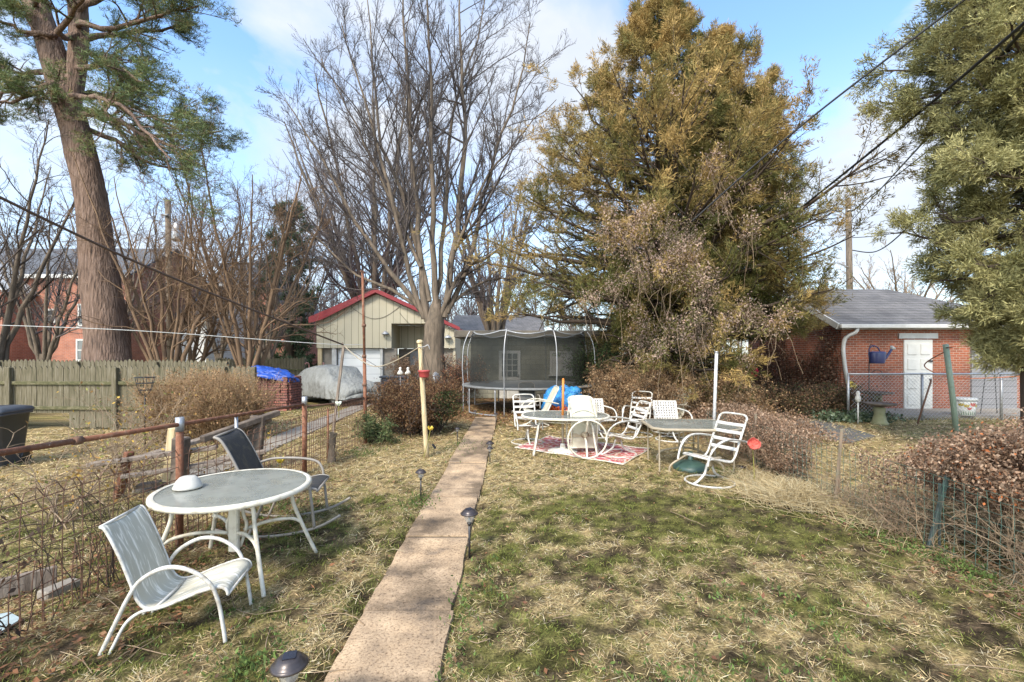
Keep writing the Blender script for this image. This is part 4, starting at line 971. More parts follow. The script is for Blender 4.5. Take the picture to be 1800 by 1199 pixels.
# dark spruce between the houses
sb = at(508, HOR + CAM_H * FOC / 31, 31)
def prof_s(z, az): return np.interp(z, [0, 1.5, 5, 10, 13], [1.2, 2.3, 2.0, 1.1, .15])
def pal_s(q, base, rng): return np.array([.075, .11, .06]) * (.6 + .8 * fbm(q[:, 0], q[:, 1], q[:, 2], seed=5))[:, None]
cedar('spruce_tree', 'dark drooping spruce left of the tan garage', sb, 12.5, prof_s, 60, 85, pal_s, up0=-.15, sub=(7, 5), spray=3, wd=.07, ln=(.2, .4), zlow=.06, gap=.44)
# ================================================================== fences
def picket_run(name, label, x0, x1, Y, posts, ztop=1.6, rails=(1.17, .54), pw=.135, side=-1, seed=0, gap_open=None, axis='x'):
    """vertical boards with the rails on the camera side"""
    rng = np.random.default_rng(seed)
    P = (lambda a, d, z: (a, Y + d, z)) if axis == 'x' else (lambda a, d, z: (Y + d, a, z))
    t = thing(name, label, 'fence', P((x0 + x1) / 2, 0, 0))
    cuts = sorted(set([x0] + [p for p in posts if x0 < p < x1] + [x1]))
    for k in range(len(cuts) - 1):
        mb = MB(); x = cuts[k]
        while x < cuts[k + 1] - .02:
            w_ = pw * rng.uniform(.93, 1.05); h = ztop + rng.normal() * .015; z0 = rng.uniform(.03, .07)
            if gap_open and gap_open[0] < x < gap_open[1]: z0 = .42
            d = rng.normal() * .004; g = .008
            a, b = x, min(x + w_ - g, cuts[k + 1]); m = (a + b) / 2; q = (b - a) * .28
            poly = [(a, z0), (b, z0), (b, h - .075), (m + q * .5, h), (m - q * .5, h), (a, h - .075)]
            if axis == 'x': mb.prism(poly, Y + d, Y + d + .02)
            else: mb.prism(poly, Y + d, Y + d + .02, 'x')
            x += w_
        mb.build('board_panel', M['fence_wood'], t, True)
        for zr in rails:
            r = MB(); r.beam(P(cuts[k] + .06, side * .026, zr + rng.normal() * .008), P(cuts[k + 1] - .06, side * .026, zr + rng.normal() * .008), .05, .085); r.build('rail', M['fence_moss'], t, True)
    for p in posts:
        r = MB(); h = ztop - .03 + rng.normal() * .02
        c = P(p, side * .05, h / 2); r.box(c, (.125, .10, h) if axis == 'x' else (.10, .125, h), bev=.01); r.build('post', M['fence_wood'], t, True)
picket_run('picket_fence', 'weathered mossy picket fence across the left side, behind the trash bin', -19.5, -6.4, 11.4, [-17.9, -15.2, -12.55, -9.9, -7.2, -6.45], seed=1, gap_open=(-12.2, -11.2))
picket_run('picket_fence', 'farther picket fence whose pointed tops show in front of the pine trunk', -17.2, -9.3, 15.0, [-16.9, -14.3, -11.7, -9.4], ztop=1.7, seed=2)
picket_run('picket_fence', 'dark picket fence behind the blue tarped brick stack and covered car', -13.4, -9.3, 20.6, [-13.3, -11.4, -9.4], ztop=1.72, seed=4)

# rusty wire fence at left
FX = -3.3
t = thing('wire_fence', 'rusty hoop-top wire fence with iron pipe rail along the left side', 'fence', (FX, 6, 0))
rl = MB()
rl.tube([(FX - .02, 1.6, 1.30), (FX, 2.7, 1.27), (FX + .01, 3.4, 1.245)], .022, 10); rl.build('rail', M['rust'], t, True)
rl = MB(); rl.tube([(FX + .01, 3.41, 1.245), (FX + .012, 3.47, 1.243)], .032, 10); rl.build('rail_joint', M['rust_dark'], t, True)
rl = MB(); rl.tube([(FX + .012, 3.48, 1.243), (FX, 4.5, 1.20), (FX + .01, 5.9, 1.15), (FX, 7.22, 1.10)], .021, 10); rl.build('rail', M['rust'], t, True)
rl = MB(); rl.tube([(FX, 7.26, 1.06), (FX + .08, 8.2, 1.0), (FX + .18, 9.6, .98)], .014, 8); rl.build('rail', M['rust_dark'], t, True)
for (y, r, h, m_) in ((4.52, .034, 1.17, 'rust'), (7.24, .038, 1.12, 'rust'), (5.45, .02, 1.16, 'galv'), (8.17, .018, .92, 'rust')):
    p = MB(); p.tube([(FX - .005, y, -.02), (FX, y, h * .5), (FX, y, h)], r, 12); po = p.build('post', M[m_], t, True)
    if r > .03:
        p = MB(); p.tube([(FX, y, h - .04), (FX, y, h + .10)], r * 1.12, 12); p.build('cap', M['galv'], po, True)
wi = []; rngw = np.random.default_rng(5)
def wire(pts, r=.0044): wi.append((np.array(pts, float), r))
y = 1.9; k = 0
while y < 9.6:
    sp = .072; top = .98 - .012 * (y - 3) if y < 7.2 else .98; j = rngw.normal(size=6) * .007; xx = FX + (.0 if y < 7.2 else .075 * (y - 7.2))
    hoop = sp * 1.0
    a = [(xx + j[0], y + j[1], .02), (xx + j[2], y + j[3], .5), (xx + .01, y, top - hoop), (xx + .01, y + hoop * .3, top - hoop * .25), (xx + .01, y + hoop, top), (xx + .01, y + hoop * 1.7, top - hoop * .25), (xx + .01, y + 2 * hoop, top - hoop)]
    if k % 2 == 0 or y > 7.2: wire(resample(a, 14))
    else: wire(resample([(xx + .004, y, .02), (xx, y + .005, .3), (xx + .004, y + .035, .50), (xx, y + .07, .3), (xx, y + .075, .02)], 14))
    y += sp; k += 1
for z in (.10, .19, .28, .40, .53, .66, .79, .90):
    yy = np.linspace(1.9, 9.6, 14)
    wire(np.stack([FX + np.where(yy > 7.2, .075 * (yy - 7.2), 0) + rngw.normal(size=14) * .006, yy, z + rngw.normal(size=14) * .008], -1), .0042)
V, F = tubes_np(np.stack([p for p, _ in wi]), np.stack([np.full(14, r) for _, r in wi]), 4)
np_obj('wire_mesh', V, F, M['rust_dark'], t)

# green wire fence at right
RX = 4.05
t = thing('wire_fence', 'low green wire fence on thin posts, overgrown with dry vine at right', 'fence', (RX, 5.5, 0))
for (b, tp, r, m_) in (((RX - .03, 5.67, -.02), (RX + .03, 5.63, .97), .022, 'galv_green'), ((RX - .0, 4.43, -.02), (RX + .16, 4.40, .72), .022, 'post_dark'), ((RX, 7.6, 0), (RX + .02, 7.6, .9), .02, 'galv_green'), ((RX + .02, 2.9, 0), (RX + .05, 2.9, .9), .02, 'post_dark')):
    if 'galv_green' not in M:
        M['galv_green'] = mat('galv_green', (.15, .15, .10), (.22, .13, .09), rough=.7, scale=8, bump=.2)
        M['post_dark'] = mat('post_dark', (.03, .06, .055), (.09, .09, .08), rough=.6, scale=12, bump=.1)
        M['wire_green'] = mat('wire_green', (.05, .13, .10), (.10, .14, .11), rough=.5, scale=8, bump=0)
    p = MB(); p.beam(b, tp, r * 1.6, r * 1.6); p.box((Vector(b) + Vector(tp)) / 2 + Vector((0, -.018, 0)), (.012, .02, .6)); p.build('post', M[m_], t, True)
wi = []
for y in np.arange(2.2, 9.6, .1): wire([(RX + .03 + rngw.normal() * .006, y + rngw.normal() * .006, z) for z in (0, .25, .5, .72)], .0020)
V, F = tubes_np(np.stack([p for p, _ in wi]), np.full((len(wi), 4), .0026), 4); Vs = [(V, F)]
for z in np.arange(.05, .75, .085):
    yy = np.linspace(2.2, 9.6, 20); P = np.stack([RX + .03 + rngw.normal(size=20) * .008, yy, z + rngw.normal(size=20) * .008], -1)
    Vs.append(tubes_np(P[None], np.full((1, 20), .0020), 4))
V, F, _ = join(Vs); np_obj('wire_mesh', V, F, M['wire_green'], t)

# chain-link fence before the brick outbuilding
CY = 12.9
t = thing('chain_link_fence', 'galvanised chain-link fence in front of the brick outbuilding', 'fence', (12.5, CY, 0))
r = MB(); r.tube([(9.55, CY, 1.33), (15.2, CY, 1.33)], .028, 10); r.build('rail', M['galv'], t, True)
for x in (9.55, 11.65, 13.9):
    r = MB(); r.tube([(x, CY + .03, -.02), (x, CY + .03, 1.36)], .034, 10); r.build('post', M['galv'], t, True)
wi = []; s = .075
for k in np.arange(9.55 - 1.3, 15.2, s * 1.414):
    for d in (1, -1):
        x0_, x1_ = (k, k + 1.29) if d == 1 else (k + 1.29, k)
        pts = [(x0_ + (x1_ - x0_) * q / 7, CY - .03 + .008 * d, .03 + 1.29 * q / 7) for q in range(8)]
        pts = [p for p in pts if 9.55 <= p[0] <= 15.2]
        if len(pts) >= 2: wi.append(np.array([np.array(pts[0]) + (np.array(pts[-1]) - np.array(pts[0])) * q / 3 for q in range(4)]))
V, F = tubes_np(np.stack(wi), np.full((len(wi), 4), .0036), 4); np_obj('wire_mesh', V, F, M['galv'], t)

# ================================================================== shrubs and vines
def twig_bush(P0, n, h, spread, rng, K=7, up=.3, wob=.18, r=.007, sub=((5, .5), (4, .55))):
    """bare twigs rising from points P0"""
    idx = rng.integers(0, len(P0), n); p0 = P0[idx]
    D = rng.normal(size=(n, 3)) * spread; D[:, 2] = 1; L_ = h * rng.uniform(.6, 1.05, n)
    P = np.empty((n, K, 3)); P[:, 0] = p0
    for k in range(1, K):
        D = D + rng.normal(size=(n, 3)) * wob; D[:, 2] += up / K; D /= np.linalg.norm(D, axis=1, keepdims=True)
        P[:, k] = P[:, k - 1] + D * (L_ / (K - 1))[:, None]
    R = np.linspace(r, r * .45, K)[None] * np.ones((n, 1)); parts = [tubes_np(P, R, 4)]; p, rr = P, R
    for m_, lf in sub:
        p, rr = grow(p, rr, m_, rng, K=5, tr=(.25, 1), lf=(lf * .6, lf * 1.3), ang=(20, 60), up=up, wob=wob, rmin=r * .32, rs=.65); parts.append(tubes_np(p, rr, 3))
    return parts, p
def leaves_at(q, rng, n, size, cols, jit=.05, droop=.0, wd=.5, bright=(.65, 1.3)):
    q = np.repeat(q, n, 0) + rng.normal(size=(len(q) * n, 3)) * jit; D = rng.normal(size=q.shape); D[:, 2] -= droop
    c = np.array(cols)[rng.integers(0, len(cols), len(q))] * rng.uniform(*bright, (len(q), 1))
    s = rng.uniform(size[0], size[1], len(q)); V, F = rhombs(q, D, s, s * wd, rng=rng)
    return V, F, rep4(c)
def shrub(name, label, cat, base, stems, foliage, smat='twig_tan', group=None):
    t = thing(name, label, cat, tuple(base), 0, group)
    V, F, _ = join([(a[0], a[1]) for a in stems]); np_obj('branchwork', V, F, M[smat], t)
    if foliage is not None: np_obj('foliage', foliage[0], foliage[1], M['leaf'], t, col=foliage[2])
    return t
def box_pts(x0, x1, y0, y1, n, rng, z=0): return np.stack([rng.uniform(x0, x1, n), rng.uniform(y0, y1, n), np.full(n, z)], -1)
rg = np.random.default_rng(17)
# clipped tan hedge
P0 = box_pts(-7.75, -5.85, 9.6, 10.7, 300, rg); st, tips = twig_bush(P0, 620, 1.4, .22, rg, r=.008, sub=((8, .42), (6, .5)))
st = [(np.where(v[:, 2:3] > 1.60, np.concatenate([v[:, :2], 1.60 + (v[:, 2:3] - 1.60) * .12], 1), v), f) for v, f in st]
M['twig_hedge'] = mat('twig_hedge', (.40, .26, .14), (.24, .15, .08), rough=.9, scale=2, bump=0)
shrub('hedge_bush', 'clipped leafless tan hedge before the picket fence', 'bush', (-6.8, 10.2, 0), st, leaves_at(tips[::2, -1], rg, 1, (.03, .06), [(.34, .2, .1), (.28, .2, .09)]), 'twig_hedge')
# barberry bush
P0 = box_pts(-2.9, -1.7, 10.2, 11.6, 60, rg); st, tips = twig_bush(P0, 190, 1.25, .42, rg, r=.008, sub=((6, .5), (5, .5)))
ctr = np.array([-2.3, 10.9, .72]); q = tips[:, 1:].reshape(-1, 3); e = np.abs((q - ctr) / np.array([1.12, 1.0, .74])); keep = (e ** 2.4).sum(1) < 1; q = q[keep]
st = [(ctr + (v - ctr) * np.minimum(1, (1.06 + .05 * np.sin(v[:, :1] * 37)) / np.maximum(((np.abs((v - ctr) / np.array([1.12, 1.0, .76])) ** 2.4).sum(1, keepdims=True)) ** (1 / 2.4), 1e-3)), f) for v, f in st]
lf = leaves_at(q, rg, 3, (.03, .055), [(.16, .075, .04), (.20, .11, .05), (.10, .055, .035), (.22, .14, .07)], .05)
gm = np.repeat((lf[0].reshape(-1, 4, 3)[:, 0, 0] > -1.75) & (lf[0].reshape(-1, 4, 3)[:, 0, 2] < 1.0) & (rg.random(len(lf[0]) // 4) < .6), 4); lf[2][gm] = np.array([.07, .10, .035]) * rg.uniform(.7, 1.3, (gm.sum(), 1))
shrub('barberry_bush', 'dense rounded russet bush beside the yellow post', 'bush', (-2.3, 10.9, 0), st, lf, 'twig_dark')
# small evergreen at the foot of the rusty pole
P0 = box_pts(-3.15, -2.85, 9.6, 9.8, 8, rg); st, tips = twig_bush(P0, 26, .62, .7, rg, up=.15, r=.006, sub=((5, .5),))
shrub('evergreen_shrub', 'small loose evergreen at the foot of the tall rusty pole', 'shrub', (-3.0, 9.7, 0), st, leaves_at(tips[:, 1:].reshape(-1, 3), rg, 5, (.05, .10), [(.10, .13, .05), (.07, .10, .04), (.16, .16, .07)], .03, wd=.3), 'twig_dark')
# rose canes beyond the wire fence
for x, y, n, h, lab in [(-5.3, 6.4, 16, 1.25, 'thorny rose canes arching above the fallen planks'), (-6.2, 7.2, 18, 1.35, 'rose canes with a few yellow leaves near the trash bin'), (-5.0, 5.0, 14, 1.15, 'bare rose canes behind the near end of the iron rail'), (-7.3, 8.9, 16, 1.5, 'pale rose canes against the picket fence'), (-4.6, 8.0, 10, .9, 'low rose canes beyond the planks')]:
    st, tips = twig_bush(box_pts(x - .2, x + .2, y - .2, y + .2, 6, rg), n, h, .75, rg, up=-.35, wob=.3, r=.0085, sub=((5, .6), (3, .6)))
    shrub('rose_bush', lab, 'rose bush', (x, y, 0), st, leaves_at(tips[:, -1], rg, 1, (.03, .07), [(.42, .27, .06), (.30, .17, .06), (.2, .2, .06)], .02), 'twig_rose' if 'twig_rose' in M else 'twig_tan', 'rose bushes beyond the wire fence')
# climbing dead vine on the left wire fence
P0 = np.stack([FX + rg.normal(size=90) * .05, 2.1 + 3.2 * rg.random(90) ** 1.4, np.zeros(90)], -1); st, tips = twig_bush(P0, 46, 1.15, .28, rg, up=.1, wob=.26, r=.0048, sub=((4, .55), (2, .6)))
st = [(np.stack([FX + (v[:, 0] - FX) * .45, v[:, 1], v[:, 2]], -1), f) for v, f in st]
q = tips.reshape(-1, 3).copy(); q[:, 0] = FX + (q[:, 0] - FX) * .45; near = (rg.random(len(q)) < .16 * (1 - sstep(2.6, 3.3, q[:, 1])) + .015)
shrub('dead_vine', 'leafless brown vine climbing the rusty wire fence behind the front chair', 'vine', (FX, 3.6, 0), st, leaves_at(q[near], rg, 3, (.03, .065), [(.06, .04, .03), (.10, .065, .045), (.14, .08, .05)], .03, .8), 'twig_dark')
# brush under the big cedar
P0 = box_pts(2.7, 5.6, 11.2, 13.2, 160, rg); st, tips = twig_bush(P0, 250, 1.7, .5, rg, up=-.15, wob=.26, r=.006, sub=((7, .4), (5, .5)))
q = tips.reshape(-1, 3); q = q[(q[:, 2] > .02)]
shrub('tangled_brush', 'tan tangle of honeysuckle brush under the cedar behind the chairs', 'brush', (3.8, 12, 0), st, leaves_at(q[rg.random(len(q)) < .55], rg, 3, (.03, .07), [(.30, .19, .10), (.24, .14, .07), (.17, .10, .055), (.36, .25, .14)], .06), 'twig_tan')
P0 = box_pts(2.6, 6.4, 13.0, 15.0, 120, rg); st, tips = twig_bush(P0, 46, 2.1, .3, rg, up=.1, wob=.16, r=.008, sub=((7, .35), (5, .45)))
shrub('tangled_brush', 'taller dark brush filling the shade beneath the cedar boughs', 'brush', (4.4, 14, 0), st, leaves_at(tips.reshape(-1, 3), rg, 2, (.04, .09), [(.10, .065, .04), (.14, .085, .045), (.07, .06, .03)], .08), 'twig_dark')
# glossy evergreen right of the trampoline, red vine left of it
st, tips = twig_bush(box_pts(2.6, 3.4, 15.6, 16.4, 12, rg), 60, 2.2, .32, rg, r=.012, sub=((6, .45), (4, .5)))
shrub('holly_shrub', 'upright glossy green shrub right of the trampoline net', 'shrub', (3.0, 16, 0), st, leaves_at(tips[:, 1:].reshape(-1, 3), rg, 2, (.05, .10), [(.06, .10, .035), (.10, .14, .05), (.05, .07, .03)], .06), 'twig_dark')
st, tips = twig_bush(box_pts(-2.4, -1.6, 16.6, 17.4, 14, rg), 60, 1.9, .36, rg, up=-.2, r=.010, sub=((6, .45), (5, .5)))
shrub('vine_shrub', 'russet tangle of vine between maple trunk and trampoline', 'shrub', (-2.0, 17, 0), st, leaves_at(tips[:, 1:].reshape(-1, 3), rg, 1, (.04, .08), [(.22, .10, .06), (.16, .07, .045), (.28, .17, .09)], .05, .6), 'twig_dark')
st, tips = twig_bush(box_pts(-6.9, -6.3, 27.6, 28.4, 10, rg), 40, 1.6, .4, rg, r=.012, sub=((6, .45), (4, .5)))
shrub('dry_shrub', 'dry tan shrub against the pillar beside the garage door', 'shrub', (-6.6, 28, 0), st, leaves_at(tips[:, 2:].reshape(-1, 3), rg, 2, (.07, .12), [(.36, .23, .14), (.28, .18, .11)], .06), 'twig_tan')
# ivy and brown growth by the outbuilding's side wall
P0 = box_pts(7.9, 10.6, 13.2, 15.4, 120, rg); st, tips = twig_bush(P0, 200, .95, .6, rg, up=-.1, wob=.25, r=.007, sub=((6, .5), (4, .5)))
shrub('dry_shrub', 'brown scrub at the foot of the brick side wall, left of the downspout', 'shrub', (9.3, 14.2, 0), st, leaves_at(tips.reshape(-1, 3)[::2], rg, 2, (.04, .09), [(.15, .085, .05), (.10, .07, .04), (.20, .12, .065), (.07, .075, .03)], .06), 'twig_dark')
q = np.stack([rg.uniform(8.6, 10.6, 1500), rg.uniform(12.3, 13.6, 1500), rg.uniform(.02, .24, 1500)], -1)
lf = leaves_at(q, rg, 1, (.06, .11), [(.09, .13, .07), (.20, .24, .17), (.07, .10, .05), (.13, .16, .09)], .03, wd=.8)
tag(np_obj('ivy', lf[0], lf[1], M['leaf'], col=lf[2]), 'low variegated ivy spreading before the brown scrub', 'ivy', kind='stuff')
wy = rg.uniform(15.3, 20.5, 1800); wz = rg.uniform(.2, 2.7, 1800); kp = fbm(wy * .9, wz * .9, seed=61) > .42; q = np.stack([11.0 - rg.uniform(.02, .22, 1800), wy, wz], -1)[kp]
a = rg.integers(0, len(q), 160); P = np.stack([np.stack([10.97 - .03 * rg.random(160), q[a][:, 1] + rg.normal(size=160) * .06 * k, np.maximum(q[a][:, 2] * (1 - k / 5), 0)], -1) for k in range(6)], 1)
shrub('wall_vine', 'brown dead vine clinging to the side wall of the brick outbuilding', 'vine', (10.9, 17, 0), [tubes_np(P, np.full((160, 6), .008), 3)], leaves_at(q, rg, 5, (.05, .10), [(.14, .075, .05), (.20, .11, .07), (.09, .06, .04), (.25, .17, .12)], .10, .6), 'twig_dark')
# dry vine hedge on the right wire fence
DRY = [(.24, .155, .10), (.34, .22, .145), (.16, .105, .07), (.42, .30, .21), (.28, .17, .105)]
def vine_mass(name, label, blobs, stems_n, x0, x1, y0, y1, h, seed, size=(.018, .045), per=9, orange=0):
    r_ = np.random.default_rng(seed); st, tips = twig_bush(box_pts(x0, x1, y0, y1, 60, r_), stems_n, h, .5, r_, up=-.25, wob=.36, r=.0055, K=10, sub=((5, .55), (4, .55)))
    pts = []
    for (cx, cy, cz, rx, ry, rz, n) in blobs:
        d = r_.normal(size=(n, 3)); d /= np.linalg.norm(d, axis=1, keepdims=True); d *= r_.uniform(.55, 1.05, (n, 1)) ** .6
        p = np.array([cx, cy, cz]) + d * np.array([rx, ry, rz]); p[:, 2] = np.maximum(p[:, 2], .03); pts.append(p)
    q = np.concatenate(pts); q = q[fbm(q[:, 0] * 4, q[:, 1] * 4, q[:, 2] * 4, seed=seed) > .36]
    cols = DRY * 4 + [(.42, .14, .05)] * orange
    lf = leaves_at(q, r_, per, size, cols, .055, .5, wd=.55)
    return shrub(name, label, 'vine', ((x0 + x1) / 2, (y0 + y1) / 2, 0), st, lf, 'twig_tan')
vine_mass('dry_vine', 'large heap of curled brown vine over the fence at the right edge', [(4.55, 4.05, .84, .42, .62, .34, 1500), (4.75, 3.2, .92, .55, .75, .40, 1900), (5.0, 5.0, .62, .5, .55, .34, 900), (4.5, 2.6, .8, .5, .6, .5, 900), (5.6, 4.1, .7, .6, .9, .55, 1100), (6.3, 5.2, .62, .7, .8, .6, 900)], 210, 4.1, 4.9, 2.3, 4.6, 1.0, 201, per=15, orange=1)
vine_mass('dry_vine', 'rounded brown vine clump behind the red flower light', [(4.25, 7.9, .52, .36, .75, .36, 900), (4.2, 7.0, .42, .28, .45, .34, 500), (4.5, 8.9, .5, .4, .7, .4, 500)], 120, 3.95, 4.45, 6.7, 9.2, .8, 202, per=13)
vine_mass('dry_vine', 'thin brown vine dangling from the gap in the green wire fence', [(4.15, 5.0, .66, .14, .45, .14, 170), (4.12, 4.9, .45, .10, .3, .26, 110), (4.15, 6.0, .82, .08, .4, .05, 60)], 60, 4.05, 4.2, 4.6, 5.9, .7, 203, per=6)
vine_mass('dry_vine', 'low tan vine bank along the side path under the white pole', [(5.6, 9.6, .25, .9, .8, .32, 700), (4.9, 10.4, .35, .9, .7, .45, 700), (6.2, 10.8, .25, .8, .8, .3, 500)], 70, 4.6, 6.4, 9.2, 11, .6, 204, size=(.03, .07), per=5)
# tall straw tuft at the fence gap
def tuft(label, cx, cy, rx, ry, n, h, seed, cols=((.56, .44, .25), (.46, .35, .18), (.64, .54, .34))):
    r_ = np.random.default_rng(seed); x = cx + r_.normal(size=n) * rx; y_ = cy + r_.normal(size=n) * ry
    az = np.arctan2(y_ - cy, x - cx) + r_.normal(size=n) * 1.5; pit = r_.uniform(.2, 1.5, n)
    D = np.stack([np.cos(az) * np.cos(pit), np.sin(az) * np.cos(pit), np.sin(pit)], -1); l_ = h * r_.uniform(.4, 1.1, n)
    P = np.stack([np.stack([x, y_, np.zeros(n)], -1) + D * (l_ * q)[:, None] * np.array([1 + .5 * q, 1 + .5 * q, 1 - .45 * q]) for q in np.linspace(0, 1, 4)], 1)
    V, F = tubes_np(P, np.array([.003, .0028, .002, .001])[None] * np.ones((n, 1)), 3)
    c = np.array(cols)[r_.integers(0, len(cols), n)] * r_.uniform(.7, 1.2, (n, 1))
    tag(np_obj('straw_tuft', V, F, M['grass'], col=np.repeat(c, 12, 0)), label, 'dry grass', kind=None)
tuft('pale heap of long dry grass at the foot of the grey fence post', 3.75, 6.0, .30, .24, 2200, .36, 301)
tuft('smaller pale dry grass tuft nearest the brown vine clump', 3.6, 6.75, .2, .2, 700, .30, 302)
tuft('short dry grass clump just right of the grey fence post', 4.15, 5.25, .25, .35, 600, .3, 303)
for k, (x, y) in enumerate([(-1.30, 3.55), (-1.28, 2.95), (-1.35, 4.4)]):
    tuft(['matted straw clump on the path edge by the front lamp', 'straw clump on the path edge nearest the camera', 'straw clump on the path edge level with the round table'][k], x, y, .06, .16, 70, .12, 310 + k)
def ground_green(label, pts, seed, h=(.014, .042)):
    r_ = np.random.default_rng(seed); q = np.concatenate([np.stack([x + r_.normal(size=n) * rx, y + r_.normal(size=n) * ry, gz(x, y) + r_.uniform(0, .05, n)], -1) for x, y, rx, ry, n in pts])
    lf = leaves_at(q, r_, 3, h, [(.10, .15, .04), (.14, .20, .055), (.08, .11, .035)], .01, -1.2, wd=.45)
    return np_obj('green_weeds', lf[0], lf[1], M['leaf'], col=lf[2])
tag(ground_green('', [(-1.55, 2.75, .12, .10, 110), (-1.2, 2.45, .12, .06, 140), (-.36, 3.1, .05, .4, 90), (-1.2, 5.75, .12, .2, 150), (3.85, 4.6, .15, .4, 300), (3.9, 4.0, .1, .3, 240), (3.4, 7.0, .15, .2, 150), (-1.05, 9.2, .25, .5, 350), (-2.9, 8.6, .25, .2, 200), (-2.0, 3.1, .4, .3, 110), (-2.4, 4.6, .4, .4, 90), (1.2, 2.6, .35, .15, 160), (1.9, 3.3, .4, .25, 160), (2.9, 7.4, .2, .1, 120), (4.3, 5.9, .2, .4, 200), (-2.9, 5.6, .2, .3, 160), (-.2, 3.6, .1, .4, 60)], 401), 'scattered clumps of fresh green weeds in the lawn', 'weeds', kind='stuff')
def litter():
    r_ = np.random.default_rng(402); q = []
    for x0, x1, y0, y1, n in [(-3.3, -2.4, 2.2, 7, 1500), (-4.4, -3.2, 2.2, 5, 1800), (-1.5, 4, 12, 19, 3200), (2, 5, 9.5, 12, 1500), (3.6, 4.6, 2.4, 7, 1200), (-3.2, -1.4, 9.2, 12, 700), (-3, 4, 2.3, 7, 500), (7, 11, 11, 14, 900)]:
        q.append(np.stack([r_.uniform(x0, x1, n), r_.uniform(y0, y1, n), np.zeros(n)], -1))
    q = np.concatenate(q); q = q[~((q[:, 0] > PX0) & (q[:, 0] < PX1) & (r_.random(len(q)) < .9))]; q[:, 2] = gz(q[:, 0], q[:, 1]) + r_.uniform(.005, .03, len(q))
    D = r_.normal(size=q.shape); D[:, 2] *= .25; s = r_.uniform(.02, .055, len(q)); up = np.tile([[0, 0, 1.0]], (len(q), 1)) + r_.normal(size=q.shape) * .35
    c = np.array([(.24, .11, .055), (.18, .085, .05), (.30, .17, .09), (.13, .08, .05)])[r_.integers(0, 4, len(q))] * r_.uniform(.7, 1.25, (len(q), 1))
    V, F = rhombs(q, D, s, s * .6, up, r_); tag(np_obj('fallen_leaves', V, F, M['leaf'], col=rep4(c)), 'dry fallen leaves scattered over yard and beds', 'leaves', kind='stuff')
    n = 130; x, y = np.r_[r_.uniform(3.4, 4.6, 60), r_.uniform(-3.2, -1.4, 50), r_.uniform(-.3, 3.5, 20)], np.r_[r_.uniform(2.3, 4.2, 60), r_.uniform(2.4, 7.2, 50), r_.uniform(2.4, 5, 20)]
    az = r_.uniform(0, 2 * PI, n); l_ = r_.uniform(.1, .5, n); bend = r_.normal(size=n) * .5; P = np.stack([np.stack([x + np.cos(az + bend * k / 5) * l_ * k / 5, y + np.sin(az + bend * k / 5) * l_ * k / 5, .016 + .012 * r_.random(n)], -1) for k in range(6)], 1)
    V, F = tubes_np(P, np.full((n, 6), .0035), 4); tag(np_obj('fallen_twigs', V, F, M['twig_tan']), 'thin dead twigs lying on the lawn', 'twigs', kind='stuff')
litter()
# ================================================================== furniture (local front is -Y)
def ring(r, z=0, n=40, c=(0, 0)): return [(c[0] + r * math.cos(2 * PI * k / n), c[1] + r * math.sin(2 * PI * k / n), z) for k in range(n)]
def strap(p0, p1, wdir, w=.05, sag=.012, nrm=(0, 0, 1)):
    mb = MB(); p0, p1, wd = np.array(p0, float), np.array(p1, float), np.array(wdir, float); wd /= np.linalg.norm(wd); nr = np.array(nrm, float)
    rows = []
    for k in range(9):
        t = k / 8; c = p0 + (p1 - p0) * t - nr * sag * math.sin(PI * t); rows.append([c - wd * w / 2, c, c + wd * w / 2])
    return mb.sheet(rows, .006)
SIDE = [(0, -.29, .42), (0, -.21, .42), (0, .10, .345), (0, .20, .35), (0, .28, .43), (0, .39, .66), (0, .515, .90), (0, .55, .96)]
def swivel_base(t, r=.35, mat_='white_paint', zc=.30):
    b = MB(); b.tube(ring(r, .016), .016, 8, closed=True); b.build('base_ring', M[mat_], t)
    for s in (-1, 1):
        g = MB(); g.tube(curve([(0, s * r, .02), (0, s * r * .72, .05), (0, s * r * .32, .14), (0, s * .06, .26), (0, s * .02, zc)], 6), .019, 8); g.build('leg', M[mat_], t)
    h = MB(); h.lathe([(.03, zc - .06), (.05, zc - .04), (.05, zc + .03), (.08, zc + .05)], (0, 0, 0), 14); h.box((0, -.02, zc + .065), (.44, .07, .022)); h.box((0, .1, zc + .052), (.05, .3, .02)); h.build('swivel_hub', M['tan_metal'], t)
def arm_curve(s, w): return curve([(s * (w + .02), .56, .595), (s * (w + .03), .40, .635), (s * (w + .045), .18, .675), (s * (w + .055), -.03, .68), (s * (w + .05), -.2, .625), (s * (w + .035), -.31, .52), (s * (w + .03), -.36, .41), (s * (w + .03), -.375, .34)], 6)
